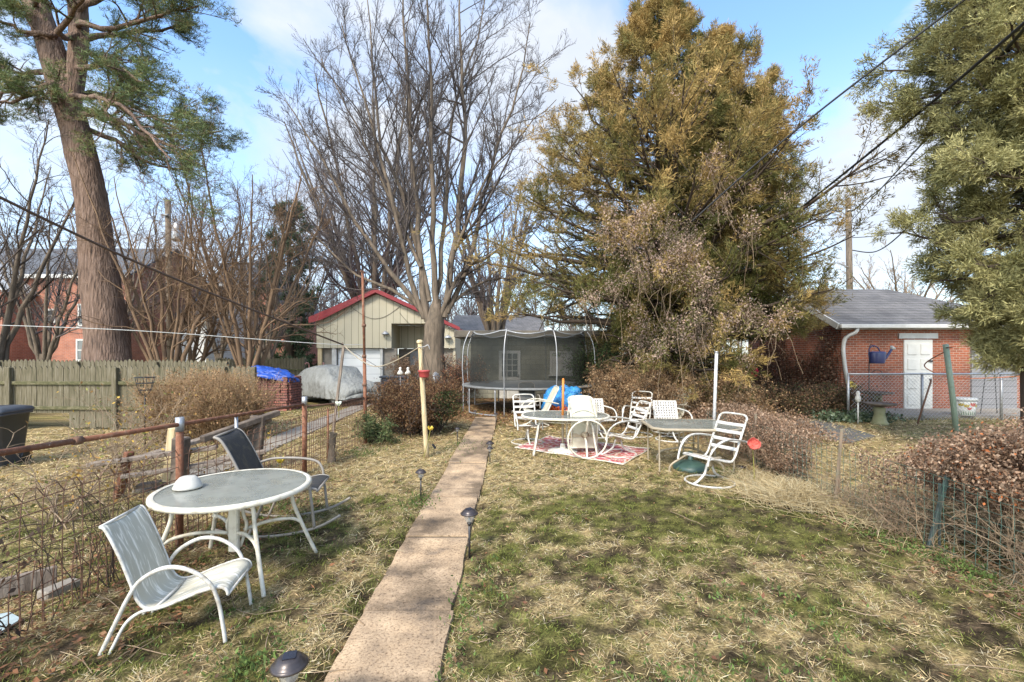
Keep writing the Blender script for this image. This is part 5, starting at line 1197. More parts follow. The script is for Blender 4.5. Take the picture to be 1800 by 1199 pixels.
def make_strap_chair(name, label, loc, rotz, nback=4, w=.24):
    t = thing(name, label, 'chair', loc, rotz, None)
    f = MB(); side = curve(SIDE, 5)
    L_ = [(-w, p[1], p[2]) for p in side]; R_ = [(w, p[1], p[2]) for p in reversed(side)]
    top = curve([(-w, .55, .96), (-w + .03, .565, .992), (-w + .09, .574, 1.01), (0, .576, 1.014), (w - .09, .574, 1.01), (w - .03, .565, .992), (w, .55, .96)], 4)
    f.tube(L_ + top[1:-1] + R_, .016, 8); f.tube([(-w, -.285, .42), (w, -.285, .42)], .015, 8); f.build('frame', M['white_paint'], t)
    for s in (-1, 1):
        a = MB(); c = arm_curve(s, w); a.tube(c, .015, 8)
        a.sheet([[np.array(p) + (-.024, 0, .016), np.array(p) + (.024, 0, .016)] for p in c[4:30]], .010); a.build('armrest', M['white_paint'], t)
    sp = np.array(side); d = np.r_[0, np.cumsum(np.linalg.norm(np.diff(sp, axis=0), axis=1))]
    for q in list(np.linspace(.06, .38, 4)) + list(np.linspace(.58, .90, nback)):
        x = [np.interp(q * d[-1], d, sp[:, k]) for k in (1, 2)]; x2 = [np.interp((q + .03) * d[-1], d, sp[:, k]) for k in (1, 2)]
        wd = (0, x2[0] - x[0], x2[1] - x[1]); nr = np.array([0, -wd[2], wd[1]]) / np.hypot(wd[1], wd[2])
        strap((-w, x[0], x[1]) + nr * .014, (w, x[0], x[1]) + nr * .014, wd, .052, .012, nr).build('strap', M['strap'], t)
    swivel_base(t); return t
def sling_panel(prof, w, th=.012, sag=.02, taper=0.0):
    mb = MB(); c = curve(prof, 5); rows = []; n = len(c)
    for i, p in enumerate(c):
        ww = w * (1 - taper * (i / n)); row = []
        for k in range(9):
            u = -1 + 2 * k / 8; pr = c[min(i + 1, n - 1)] - c[max(i - 1, 0)]; nr = np.array([0, -pr[2], pr[1]]); nr /= np.linalg.norm(nr) + 1e-9
            row.append(np.array([u * ww, p[1], p[2]]) - nr * sag * (1 - u * u))
        rows.append(row)
    return mb.sheet(rows, th)
def make_sling_swivel(name, label, loc, rotz, sl='sling_cream', fr='cream_paint', w=.24, base=True):
    t = thing(name, label, 'chair', loc, rotz)
    f = MB(); side = curve(SIDE, 5)
    for s in (-1, 1): pass
    top = curve([(-w, .55, .96), (-w + .04, .572, 1.005), (-w + .12, .585, 1.03), (0, .588, 1.035), (w - .12, .585, 1.03), (w - .04, .572, 1.005), (w, .55, .96)], 4)
    f.tube([(-w, p[1], p[2]) for p in side] + top[1:-1] + [(w, p[1], p[2]) for p in reversed(side)], .016, 8)
    f.tube([(-w, -.285, .42), (w, -.285, .42)], .014, 8); f.tube(curve([(-w, .33, .53), (0, .43, .57), (w, .33, .53)], 5), .012, 8); f.build('frame', M[fr], t)
    for s in (-1, 1):
        a = MB(); a.tube(arm_curve(s, w), .016, 8); a.build('armrest', M[fr], t)
    sling_panel(SIDE + [(0, .58, 1.015)], w - .012).build('sling', M[sl], t)
    if base: swivel_base(t, mat_=fr)
    return t
def weave_mat():
    m, nt, b = new_mat('basket_weave'); L = nt.links; out = [n for n in nt.nodes if n.type == 'OUTPUT_MATERIAL'][0]
    tc = N(nt, 'ShaderNodeTexCoord'); sx = N(nt, 'ShaderNodeSeparateXYZ'); L.new(tc.outputs['UV'], sx.inputs[0])
    return m
def make_weave_chair(name, label, loc, rotz, w=.27):
    """low chair with a basket weave of flat straps in back and seat"""
    t = thing(name, label, 'chair', loc, rotz)
    f = MB(); pr = [(0, -.28, .39), (0, -.1, .40), (0, .16, .37), (0, .25, .42), (0, .31, .60), (0, .37, .82)]; side = curve(pr, 5)
    f.tube([(-w, p[1], p[2]) for p in side] + [(w, p[1], p[2]) for p in reversed(side)], .015, 8); f.tube([(-w, -.28, .39), (w, -.28, .39)], .015, 8); f.build('frame', M['white_paint'], t)
    for s in (-1, 1):
        a = MB(); a.tube(curve([(s * w, .32, .66), (s * (w + .06), .16, .645), (s * (w + .08), -.1, .62), (s * (w + .07), -.27, .52), (s * (w + .04), -.30, .40), (s * w, -.2, .385)], 6), .015, 8); a.build('armrest', M['white_paint'], t)
    sp = np.array(side); d = np.r_[0, np.cumsum(np.linalg.norm(np.diff(sp, axis=0), axis=1))]
    wv = MB()
    def P(q, x): return np.array([x, np.interp(q * d[-1], d, sp[:, 1]), np.interp(q * d[-1], d, sp[:, 2])])
    for k in range(9):
        x = -w + .03 + (2 * w - .06) * k / 8; wv.sheet([[P(q, x - .019), P(q, x + .019)] for q in np.linspace(.0, 1, 26)], .005)
    for q in np.linspace(.03, .98, 17): wv.sheet([[P(q - .018, x) + (0, -.004, .004), P(q + .018, x) + (0, -.004, .004)] for x in np.linspace(-w, w, 10)], .005)
    wv.build('strap_weave', M['strap'], t); swivel_base(t, .33); return t

# strap swivel chairs
SG = 'white strap swivel chairs around the yard tables'
k0 = make_strap_chair('strap_chair', 'white strap swivel chair in front, right of the tan table, facing left', (2.92, 6.73, 0), math.radians(-62)); k0.scale = (.97,) * 3; tag(k0, group=SG)
dup(k0, (.33, 9.74, 0), math.radians(8), 'white strap swivel chair facing us behind the left end of the white glass table', group=SG)
dup(k0, (2.0, 8.59, 0), math.radians(-78), 'white strap swivel chair turned left, on the right end of the red rug', group=SG)
dup(k0, (2.92, 10.6, 0), math.radians(-28), 'white strap swivel chair farthest back, against the brush', group=SG)
# sling chairs
s1 = make_sling_swivel('sling_chair', 'cream sling swivel chair tipped on its front with round base facing us', (1.36, 8.30, 0), 0)
s1.matrix_world = Matrix.Translation((1.36, 8.18, .36)) @ Matrix(((-1, 0, 0, 0), (0, 0, 1, 0), (0, 1, 0, 0), (0, 0, 0, 1))) @ Matrix.Rotation(math.radians(-6), 4, 'X')
SGs = 'cream sling chairs at the back of the sitting area'
s2 = make_sling_swivel('sling_chair', 'cream sling chair facing left between the white table and the trampoline', (.62, 12.0, 0), math.radians(-80)); tag(s2, group=SGs)
dup(s2, (3.78, 11.1, 0), math.radians(-62), 'cream sling chair seen behind the basket weave chair', group=SGs)
make_sling_swivel('sling_chair', 'dark sling chair with tan frame in front of the trampoline rim', (.50, 13.35, 0), math.radians(6), 'sling_grey', 'taupe_metal')
w1 = make_weave_chair('weave_chair', 'basket weave strap chair facing us behind the tan table', (3.52, 10.05, 0), math.radians(5)); tag(w1, group='basket weave strap chairs')
dup(w1, (1.98, 10.5, 0), math.radians(12), 'basket weave strap chair behind the right end of the white table', group='basket weave strap chairs')

# white oval glass table
def glass_table(name, label, loc, rotz, outline, ztop, frame, legs, rim_r=.018, flat=.05, extra=None):
    t = thing(name, label, 'table', loc, rotz)
    g = MB(); g.prism([(p[0] * .985, p[1] * .985) for p in outline], ztop - .012, ztop - .004, 'z'); g.build('glass_top', M['table_glass'], t)
    r = MB(); n = len(outline); O = np.array(outline)
    rows = []
    for k in range(n + 1):
        p = O[k % n]; d = p / (np.linalg.norm(p) + 1e-9)
        rows.append([(*(p - d * .030), ztop), (*(p - d * .008), ztop + .006), (*(p + d * .012), ztop - .002), (*(p + d * .016), ztop - .02), (*(p + d * .010), ztop - .036), (*(p - d * .02), ztop - .045), (*(p - d * .032), ztop - .03)])
    r.sheet(rows); r.build('rim', M[frame], t)
    for nm, fn in legs: fn().build(nm, M[frame], t)
    return t
oval = [(.84 * math.copysign(abs(math.cos(a)) ** .8, math.cos(a)), .60 * math.copysign(abs(math.sin(a)) ** .85, math.sin(a))) for a in np.linspace(0, 2 * PI, 56, endpoint=False)]
def bent_leg(sx, sy, x0=.50, y0=.36, x1=.60, y1=.44, w_=.055, z=.68):
    def f():
        mb = MB(); c = curve([(sx * .22, sy * .16, z), (sx * x0 * .8, sy * y0 * .8, z - .01), (sx * x0, sy * y0, z - .09), (sx * (x0 + .03), sy * (y0 + .03), z - .26), (sx * x1, sy * y1, 0)], 6)
        d = np.array([-sy * .6, sx * .8, 0.0]); d /= np.linalg.norm(d)
        mb.sheet([[p - d * w_ / 2, p + d * w_ / 2] for p in c], .022); return mb
    return f
def apron():
    mb = MB(); mb.tube(ring(.0, .6, 4)[:1] + [(.001, 0, .6)], .001, 3) if False else None
    mb.tube([(.46 * math.cos(2 * PI * k / 28), .30 * math.sin(2 * PI * k / 28), .60) for k in range(28)], .012, 6, closed=True)
    for s in (-1, 1): mb.tube([(s * .46, 0, .60), (s * .6, 0, .685)], .012, 6); mb.tube([(0, s * .30, .60), (0, s * .45, .685)], .012, 6)
    return mb
glass_table('oval_table', 'oval white table with glass top standing on the red rug', (1.03, 8.82, 0), math.radians(-6), oval, .72, 'cream_paint',
            [('leg', bent_leg(-1, -1)), ('leg', bent_leg(1, -1)), ('leg', bent_leg(-1, 1)), ('leg', bent_leg(1, 1)), ('under_ring', apron)])
# orange umbrella pole through it
t = thing('umbrella_pole', 'orange umbrella pole sticking up through the oval table', 'pole', (.98, 8.8, 0))
mb = MB(); mb.tube([(0, 0, .08), (0, 0, .66)], .022, 12); mb.build('lower_pole', M['tan_metal'], t)
M['orange_paint'] = mat('orange_paint', (.62, .22, .035), (.50, .16, .03), rough=.5, scale=6, bump=.1)
mb = MB(); mb.tube([(0, 0, .66), (.006, 0, 1.0), (.01, 0, 1.40)], .024, 12); mb.lathe([(.026, 0), (.02, .02), (.002, .03)], (.01, 0, 1.40), 12); mb.build('upper_pole', M['orange_paint'], t)
t = thing('parasol_stand', 'white ribbed umbrella base under the oval table', 'parasol stand', (.98, 8.8, 0))
mb = MB(); mb.lathe([(.25, .0), (.26, .03), (.22, .05), (.06, .07), (.04, .16), (.03, .16)], (0, 0, .008), 28); mb.build('base', M['white_paint'], t)
mb = MB()
for k in range(26): a = 2 * PI * k / 26; mb.lathe([(.012, 0), (.02, .012), (.012, .028)], (.27 * math.cos(a), .27 * math.sin(a), .01), 6)
mb.build('bead_edge', M['white_paint'], t)
# tan rectangular table
cut = .16; hx, hy = .70, .56
octo = [(-hx + cut, -hy), (hx - cut, -hy), (hx, -hy + cut), (hx, hy - cut), (hx - cut, hy), (-hx + cut, hy), (-hx, hy - cut), (-hx, -hy + cut)]
octo = [tuple(np.array(octo[k]) * (1 - q / 5) + np.array(octo[(k + 1) % 8]) * (q / 5)) for k in range(8) for q in range(5)]
def straight_leg(x, y, out=.0): return lambda: MB().tube(curve([(x * .9, y * .9, .69), (x, y, .60), (x + out * np.sign(x), y, .06), (x + out * np.sign(x), y, 0)], 4), .014, 8)
def low_arch(y): return lambda: MB().tube(curve([(-.42, y, 0), (-.41, y, .10), (-.30, y, .19), (0, y * .6, .27), (.30, y, .19), (.41, y, .10), (.42, y, 0)], 6), .017, 8)
def uprights():
    mb = MB()
    for x in (-.12, .12): mb.tube([(x, -.12, .25), (x, -.12, .69)], .014, 8); mb.tube([(x, .12, .25), (x, .12, .69)], .014, 8)
    mb.tube([(-.12, -.12, .42), (.12, -.12, .42)], .01, 6); mb.tube([(-.12, .12, .42), (.12, .12, .42)], .01, 6); return mb
glass_table('patio_table', 'tan framed rectangular glass table beside the front strap chair', (2.98, 7.68, 0), math.radians(-4), octo, .72, 'tan_metal',
            [('leg', straight_leg(-.58, -.40)), ('leg', straight_leg(-.58, .40)), ('leg', straight_leg(.58, .40)), ('leg', straight_leg(.58, -.40)), ('low_brace', low_arch(-.40)), ('low_brace', low_arch(.40)), ('centre_frame', uprights)])
lf = leaves_at(np.array([(2.95, 7.75, .735), (3.1, 7.8, .735), (2.9, 7.9, .735)]), np.random.default_rng(4), 5, (.03, .06), [(.3, .17, .09), (.24, .13, .07)], .07)
lf[0][:, 2] = .728 + np.abs(lf[0][:, 2] - .735) * .2
tag(np_obj('table_leaves', lf[0], lf[1], M['leaf'], col=lf[2]), 'few dry leaves lying on the tan glass table', 'leaves', kind='stuff')
M['green_plastic'] = mat('green_plastic', (.035, .075, .060), (.05, .09, .075), rough=.45, scale=8, bump=.05)
t = thing('parasol_stand', 'dark green domed umbrella base under the tan table', 'parasol stand', (2.92, 7.45, 0))
mb = MB(); mb.lathe([(.27, 0), (.28, .04), (.25, .09), (.15, .14), (.05, .16)], (0, 0, 0), 28); mb.build('base', M['green_plastic'], t)
mb = MB(); mb.lathe([(.05, .155), (.04, .18), (.034, .30), (.024, .30)], (0, 0, 0), 16); mb.build('socket', M['green_plastic'], t)
# red rug
m, nt, b = new_mat('rug'); L = nt.links
tc = N(nt, 'ShaderNodeTexCoord'); mp = N(nt, 'ShaderNodeMapping'); mp.inputs['Scale'].default_value = (3.2, 3.2, 1); L.new(tc.outputs['Object'], mp.inputs[0])
vo = N(nt, 'ShaderNodeTexVoronoi'); vo.feature = 'DISTANCE_TO_EDGE'; vo.inputs['Scale'].default_value = 1.6; L.new(mp.outputs[0], vo.inputs['Vector'])
no = N(nt, 'ShaderNodeTexNoise'); no.inputs['Scale'].default_value = 7; no.inputs['Detail'].default_value = 7; L.new(mp.outputs[0], no.inputs['Vector'])
ad = N(nt, 'ShaderNodeMath', operation='MULTIPLY_ADD'); L.new(no.outputs['Fac'], ad.inputs[0]); ad.inputs[1].default_value = .45; L.new(vo.outputs['Distance'], ad.inputs[2])
r = ramp(nt, [(.24, (.62, .50, .47)), (.33, (.45, .10, .11)), (.46, (.36, .045, .06)), (.60, (.46, .14, .14))]); L.new(ad.outputs[0], r.inputs[0]); L.new(r.outputs[0], b.inputs['Base Color']); b.inputs['Roughness'].default_value = .95
A_, B_, C_, D_ = [np.array(p) for p in ((.06, 9.16), (1.89, 7.75), (2.72, 9.0), (.85, 10.35))]
rows = []
for i in range(18):
    u = i / 17; row = []
    for j in range(13):
        v = j / 12; p = (A_ * (1 - u) + B_ * u) * (1 - v) + (D_ * (1 - u) + C_ * u) * v; row.append((p[0], p[1], .012 + max(0, gz(p[0], p[1])) + .012 * math.sin(9 * u + 5 * v) ** 2))
    rows.append(row)
t = thing('rug', 'faded red patterned outdoor rug under the oval table', 'rug', (1.4, 9, 0)); MB().sheet(rows, .006).build('rug_field', m, t, True)
bd = MB(); edge = [rows[i][0] for i in range(18)] + [rows[17][j] for j in range(1, 13)] + [rows[i][12] for i in range(16, -1, -1)] + [rows[0][j] for j in range(11, 0, -1)]
bd.tube([(p[0], p[1], p[2] + .002) for p in edge], .012, 5, closed=True); bd.build('hem', M['cream_paint'], t, True)

# ---- left group
circ = [(.60 * math.cos(a), .60 * math.sin(a)) for a in np.linspace(0, 2 * PI, 64, endpoint=False)]
def splay(a):
    def f():
        mb = MB(); d = np.array([math.cos(a), math.sin(a), 0]); z = np.array([0, 0, 1])
        mb.tube(curve([d * .40 + z * .66, d * .44 + z * .61, d * .47 + z * .48, d * .56 + z * .24, d * .66 + z * .0], 6), .017, 10)
        mb.tube(curve([d * .53 + z * .32, d * .44 + z * .37, d * .25 + z * .38, d * .06 + z * .34], 6), .015, 10); return mb
    return f
def column():
    mb = MB(); mb.box((0, -.02, .43), (.085, .045, .52), bev=.01); mb.tube(curve([(-.06, .02, .68), (-.055, .02, .5), (-.085, .02, .38), (-.03, .02, .2)], 5), .014, 8); mb.tube(curve([(.06, .02, .68), (.055, .02, .5), (.085, .02, .38), (.03, .02, .2)], 5), .014, 8); return mb
def spokes():
    mb = MB(); 
    for a in (.3, .3 + PI / 2): mb.tube([(-.58 * math.cos(a), -.58 * math.sin(a), .675), (.58 * math.cos(a), .58 * math.sin(a), .675)], .014, 8)
    return mb
glass_table('round_table', 'large round glass table with cream rim at front left', (-2.43, 4.0, 0), 0, circ, .74, 'cream_paint', [('leg', splay(math.radians(a))) for a in (32, 140, 212, 318)] + [('column', column), ('cross_bar', spokes)])
t = thing('dome_lid', 'frosted plastic dome lid lying on the round table', 'lid', (-2.80, 3.93, .745))
M['frosted'] = mat('frosted', (.55, .52, .46), (.46, .44, .39), rough=.45, scale=9, bump=.1)
mb = MB(); mb.lathe([(.108, .0), (.110, .012), (.098, .035), (.085, .065), (.060, .092), (.052, .096), (.001, .097)], (0, 0, 0), 28); mb.build('dome', M['frosted'], t)
# white stacking sling chair, palm frond pattern
m, nt, b = new_mat('sling_fronds'); L = nt.links
tc = N(nt, 'ShaderNodeTexCoord'); mp = N(nt, 'ShaderNodeMapping'); mp.inputs['Rotation'].default_value = (.5, .3, .6); mp.inputs['Scale'].default_value = (16, 2.2, 2.2); L.new(tc.outputs['Object'], mp.inputs[0])
no = N(nt, 'ShaderNodeTexNoise'); no.inputs['Scale'].default_value = 1.5; no.inputs['Detail'].default_value = 3; no.inputs['Distortion'].default_value = 1.2; L.new(mp.outputs[0], no.inputs['Vector'])
mp2 = N(nt, 'ShaderNodeMapping'); mp2.inputs['Rotation'].default_value = (-.4, -.5, -.5); mp2.inputs['Scale'].default_value = (18, 2.5, 2.5); L.new(tc.outputs['Object'], mp2.inputs[0])
n2 = N(nt, 'ShaderNodeTexNoise'); n2.inputs['Scale'].default_value = 1.5; n2.inputs['Detail'].default_value = 3; n2.inputs['Distortion'].default_value = 1.2; L.new(mp2.outputs[0], n2.inputs['Vector'])
mx = N(nt, 'ShaderNodeMath', operation='MAXIMUM'); L.new(no.outputs['Fac'], mx.inputs[0]); L.new(n2.outputs['Fac'], mx.inputs[1])
r = ramp(nt, [(.52, (.46, .43, .34)), (.60, (.54, .51, .42)), (.66, (.78, .74, .64))]); L.new(mx.outputs[0], r.inputs[0]); L.new(r.outputs[0], b.inputs['Base Color']); b.inputs['Roughness'].default_value = .6
n3 = N(nt, 'ShaderNodeTexNoise'); n3.inputs['Scale'].default_value = 240; L.new(tc.outputs['Object'], n3.inputs['Vector']); bp = N(nt, 'ShaderNodeBump'); bp.inputs['Strength'].default_value = .25; bp.inputs['Distance'].default_value = .004; L.new(n3.outputs['Fac'], bp.inputs['Height']); L.new(bp.outputs[0], b.inputs['Normal'])
t = thing('stacking_chair', 'white sling armchair with frond pattern at front left', 'chair', (-2.26, 3.16, 0), math.radians(101))
t.scale = (.76, .74, .84)
w = .27
prof = [(0, -.46, .36), (0, -.44, .405), (0, -.36, .425), (0, -.18, .385), (0, .04, .315), (0, .17, .305), (0, .25, .37), (0, .31, .52), (0, .39, .72), (0, .49, .92), (0, .535, .955)]
sling_panel(prof, w, .010, .028).build('sling', m, t)
f = MB()
for s in (-1, 1): f.tube([(s * w, p[1], p[2]) for p in curve(prof, 6)], .014, 8)
f.tube([(-w, -.46, .36), (w, -.46, .36)], .012, 8); f.tube([(-w, .535, .955), (w, .535, .955)], .012, 8); f.tube([(-w, .12, .30), (w, .12, .30)], .012, 8); f.build('frame', M['white_paint'], t)
for s in (-1, 1):
    a = MB(); a.tube(curve([(s * (w + .03), .52, 0), (s * (w + .03), .40, .24), (s * (w + .03), .30, .43), (s * (w + .035), .20, .55), (s * (w + .045), .02, .625), (s * (w + .05), -.16, .60), (s * (w + .045), -.32, .49), (s * (w + .035), -.39, .34), (s * (w + .03), -.43, .14), (s * (w + .03), -.45, 0)], 8), .0165, 10); a.build('arm_leg', M['white_paint'], t)
    a = MB(); a.tube(curve([(s * w, .10, .30), (s * (w + .01), .22, .29), (s * (w + .02), .33, .22), (s * (w + .03), .42, .06), (s * (w + .03), .45, 0)], 6), .013, 8); a.build('rear_leg', M['white_paint'], t)
# rocking chair
t = thing('rocking_chair', 'black sling rocking chair with grey-tan frame behind the round table', 'chair', (-2.52, 5.0, 0), math.radians(100))
w = .27
prof = [(0, -.42, .45), (0, -.40, .47), (0, -.30, .475), (0, -.06, .42), (0, .14, .38), (0, .22, .43), (0, .30, .60), (0, .40, .82), (0, .50, 1.0), (0, .57, 1.05)]
sling_panel(prof, w - .015, .010, .02).build('sling', M['sling_black'], t)
f = MB()
for s in (-1, 1): f.tube([(s * w, p[1], p[2]) for p in curve(prof, 6)], .015, 8)
f.tube([(-w, .57, 1.05), (w, .57, 1.05)], .013, 8); f.tube([(-w, -.42, .45), (w, -.42, .45)], .013, 8); f.tube([(-w, .16, .37), (w, .16, .37)], .013, 8); f.build('frame', M['taupe_metal'], t)
for s in (-1, 1):
    a = MB(); a.tube(curve([(s * w, .32, .66), (s * (w + .03), .18, .69), (s * (w + .045), -.08, .68), (s * (w + .045), -.27, .64), (s * (w + .035), -.34, .56), (s * (w + .03), -.36, .45), (s * (w + .03), -.40, .08)], 7), .015, 8); a.build('armrest', M['taupe_metal'], t)
    a = MB(); a.tube(curve([(s * w, .10, .385), (s * (w + .02), .16, .22), (s * (w + .03), .24, .035)], 5), .014, 8); a.build('rear_leg', M['taupe_metal'], t)
    rk = MB(); rk.tube(curve([(s * (w + .03), -.66, .19), (s * (w + .03), -.46, .09), (s * (w + .03), -.2, .03), (s * (w + .03), .08, .016), (s * (w + .03), .32, .045), (s * (w + .03), .56, .12)], 6), .015, 8); rk.build('rocker', M['taupe_metal'], t)

# ================================================================== trampoline
TX, TY, TR, TZ = .55, 15.75, 2.22, .87
M['pad_grey'] = mat('pad_grey', (.20, .205, .20), (.12, .12, .115), rough=.6, scale=4, bump=.1)
t = thing('trampoline', 'round trampoline with black enclosure net and bowed steel poles', 'trampoline', (TX, TY, 0))
mb = MB(); mb.lathe([(0.001, 0), (TR - .25, 0), (TR - .25, .012), (.001, .012)], (0, 0, TZ - .05), 48); mb.build('jump_mat', M['sling_black'], t)
mb = MB(); mb.lathe([(TR - .26, -.035), (TR - .24, .0), (TR + .03, .0), (TR + .06, -.03), (TR + .02, -.07)], (0, 0, TZ), 56); mb.build('spring_pad', M['pad_grey'], t)
for a in (-160, -110, -70, -20, 20, 70, 110, 160):
    c_, s_ = math.cos(math.radians(a)), math.sin(math.radians(a)); q = lambda r, z: (c_ * r, s_ * r, z)
    pl_ = MB(); pl_.tube(curve([q(TR + .07, .02), q(TR + .07, .9), q(TR + .10, 1.5), q(TR + .06, 2.1), q(TR - .05, 2.45), q(TR - .16, 2.66 + .05 * math.sin(a))], 6), .018, 8); pl_.build('pole', M['galv'], t)
for a in (-135, -45, 45, 135):
    d0, d1 = math.radians(a - 16), math.radians(a + 16); r_ = TR - .02
    lg = MB(); p = lambda d, z: (math.cos(d) * r_, math.sin(d) * r_, z)
    lg.tube(curve([p(d0, TZ - .06), p(d0, .10), p(d0 + .03, .025), p((d0 + d1) / 2, .02), p(d1 - .03, .025), p(d1, .10), p(d1, TZ - .06)], 5), .022, 8); lg.build('leg', M['galv'], t)
m, nt, b = new_mat('net'); L = nt.links; out = [n for n in nt.nodes if n.type == 'OUTPUT_MATERIAL'][0]
b.inputs['Base Color'].default_value = (.016, .018, .015, 1); b.inputs['Roughness'].default_value = .9
tr = N(nt, 'ShaderNodeBsdfTransparent'); ms = N(nt, 'ShaderNodeMixShader')
tc = N(nt, 'ShaderNodeTexCoord'); no = N(nt, 'ShaderNodeTexNoise'); no.inputs['Scale'].default_value = 1.2; L.new(tc.outputs['Object'], no.inputs['Vector'])
mr = N(nt, 'ShaderNodeMapRange'); mr.inputs['To Min'].default_value = .42; mr.inputs['To Max'].default_value = .60; L.new(no.outputs['Fac'], mr.inputs['Value']); L.new(mr.outputs[0], ms.inputs[0])
L.new(tr.outputs[0], ms.inputs[1]); L.new(b.outputs[0], ms.inputs[2]); L.new(ms.outputs[0], out.inputs['Surface'])
mb = MB(); rows = []
for i in range(9):
    u = i / 8; row = []
    for k in range(65):
        a = 2 * PI * k / 64; sag = .14 * abs(math.sin(4 * (a - math.radians(20)))) * u
        rr = TR - .22 - .03 * u + .05 * math.sin(7 * a) * u; row.append((rr * math.cos(a), rr * math.sin(a), TZ + (1.78 - sag) * u))
    rows.append(row)
mb.sheet(rows); mb.build('net', m, t)
mb = MB(); mb.tube([(*p[:2], p[2] + .0) for p in rows[-1][:-1]], .02, 6, closed=True); mb.build('net_hem', M['grey_metal'], t)
# ================================================================== solar path lamps
def make_lamp(name, label, loc, stake=.30, big=False):
    t = thing(name, label, 'solar lamp', loc); z = stake
    r = .082
    if stake > .01:
        mb = MB(); mb.tube([(0, 0, -.05), (0, 0, z)], .011, 10); mb.lathe([(.014, z - .03), (.020, z - .02), (.022, z), (.012, z + .005)], (0, 0, 0), 14); mb.build('stake', M['black_plastic'], t)
    mb = MB(); mb.lathe([(.024, z + .003), (.040, z + .02), (.056, z + .075), (.058, z + .085)], (0, 0, 0), 18); mb.build('glass_shade', M['clear_glass'], t)
    mb = MB(); mb.lathe([(.012, z + .005), (.016, z + .03), (.010, z + .045), (.002, z + .05)], (0, 0, 0), 10); mb.build('bulb', M['galv'], t)
    mb = MB(); mb.lathe([(.060, z + .080), (r, z + .080), (r + .004, z + .088), (r - .004, z + .096), (r - .012, z + .100), (r - .014, z + .108), (r - .026, z + .116), (r - .030, z + .122), (.034, z + .128), (.001, z + .129)], (0, 0, 0), 28); c = mb.build('cap', M['lamp_bronze'], t)
    mb = MB(); mb.box((0, 0, z + .1305), (.058, .058, .004), rz=.3); mb.build('solar_cell', M['solar_cell'], c)
    return t
LG = 'solar lamps along the garden path'
l0 = make_lamp('solar_lamp', 'bronze solar lamp nearest the camera, left of the path, cell on top visible', (-1.065, 2.18, 0), .325); tag(l0, group=LG)
for x, y, sc, lab in [(-.40, 4.27, .98, 'black stake solar lamp at the right path edge in front'), (-1.19, 5.94, .86, 'solar lamp left of the path level with the rocking chair'), (-.38, 7.83, .66, 'short solar lamp right of the path, level with the tan table'),
                      (-1.17, 9.74, .72, 'solar lamp left of the path beside the russet bush'), (-.42, 11.9, .78, 'solar lamp right of the far end of the path'), (-1.06, 13.1, .6, 'farthest solar lamp, left of the path before the trampoline')]:
    dup(l0, (x, y, 0), random.uniform(0, 6), lab, group=LG, scale=sc)
make_lamp('solar_lamp', 'black solar lamp head without stake lying on the path', (-.44, 9.15, .01), .0)
t = thing('solar_light', 'small black solar disc on the ground before the clump by the red flower', 'solar light', (3.75, 7.45, 0)); mb = MB(); mb.tube([(0, 0, -.03), (0, 0, .05)], .008, 8); mb.build('stake', M['black_plastic'], t); mb = MB(); mb.lathe([(.001, .04), (.075, .045), (.08, .06), (.001, .068)], (0, 0, 0), 18); mb.build('disc', M['solar_cell'], t)
t = thing('solar_light', 'small black solar disc tilted beside the yellow tulip light at the yellow post', 'solar light', (-1.46, 8.52, 0)); mb = MB(); mb.tube([(0, 0, -.03), (0, 0, .16)], .006, 8); mb.build('stake', M['black_plastic'], t); mb = MB(); R_ = Matrix.Rotation(.9, 3, 'Y'); mb.box((0, 0, .17), (.11, .10, .018), M=R_, bev=.008); mb.build('disc', M['solar_cell'], t)

# flower lights
M['petal_red'] = mat('petal_red', (.50, .06, .055), (.62, .20, .15), rough=.4, scale=14, bump=.1)
M['petal_yellow'] = mat('petal_yellow', (.56, .42, .045), (.44, .30, .03), rough=.4, scale=14, bump=.1)
M['petal_white'] = mat('petal_white', (.58, .62, .48), (.66, .68, .6), rough=.4, scale=14, bump=.1)
M['stem_green'] = mat('stem_green', (.20, .22, .035), (.26, .20, .05), rough=.6, scale=14, bump=.1)
def flower_light(name, label, base, top, col, r, open_=1.0, petals=5, tilt=(0, 0), cup=True):
    t = thing(name, label, 'flower light', base); b_, tp = Vector((0, 0, -.02)), Vector(top) - Vector(base)
    mb = MB(); mb.tube(curve([b_, b_.lerp(tp, .5) + Vector((.006, 0, 0)), tp], 6), .006, 8); mb.build('stem', M['stem_green'], t)
    R_ = Matrix.Rotation(tilt[0], 3, 'X') @ Matrix.Rotation(tilt[1], 3, 'Y')
    for k in range(petals):
        a = 2 * PI * k / petals; rows = []; rr = r * (1 if k % 2 == 0 else .92)
        for i in range(7):
            u = i / 6; wv = .62 * math.sin(PI * min(.12 + u * .75, 1)); row = []
            for j in range(5):
                v = (j - 2) / 2; an = a + v * wv * .9; rad = rr * (math.sin(u * PI * .55) * (open_ if cup else 1)); z = r * 1.35 * u ** 1.3 if cup else r * .4 * u
                row.append(tp + R_ @ Vector((rad * math.cos(an), rad * math.sin(an), z)))
            rows.append(row)
        p = MB(); p.sheet(rows, .003); p.build('petal', M[col], t)
    return t
p = gnd(1322, 855); flower_light('flower_light', 'red rose solar light on a yellow-green stake before the brown clump', (3.49, 6.55, 0), (3.46, 6.55, .57), 'petal_red', .085, petals=9, tilt=(1.0, -.2))
flower_light('flower_light', 'yellow tulip light beside the rocking chair back', (-3.02, 5.95, 0), (-3.03, 5.95, .47), 'petal_yellow', .06)
flower_light('flower_light', 'yellow tulip light leaning on the tall yellow post', (-1.62, 8.3, 0), (-1.49, 8.3, .50), 'petal_yellow', .055, tilt=(.2, .1))
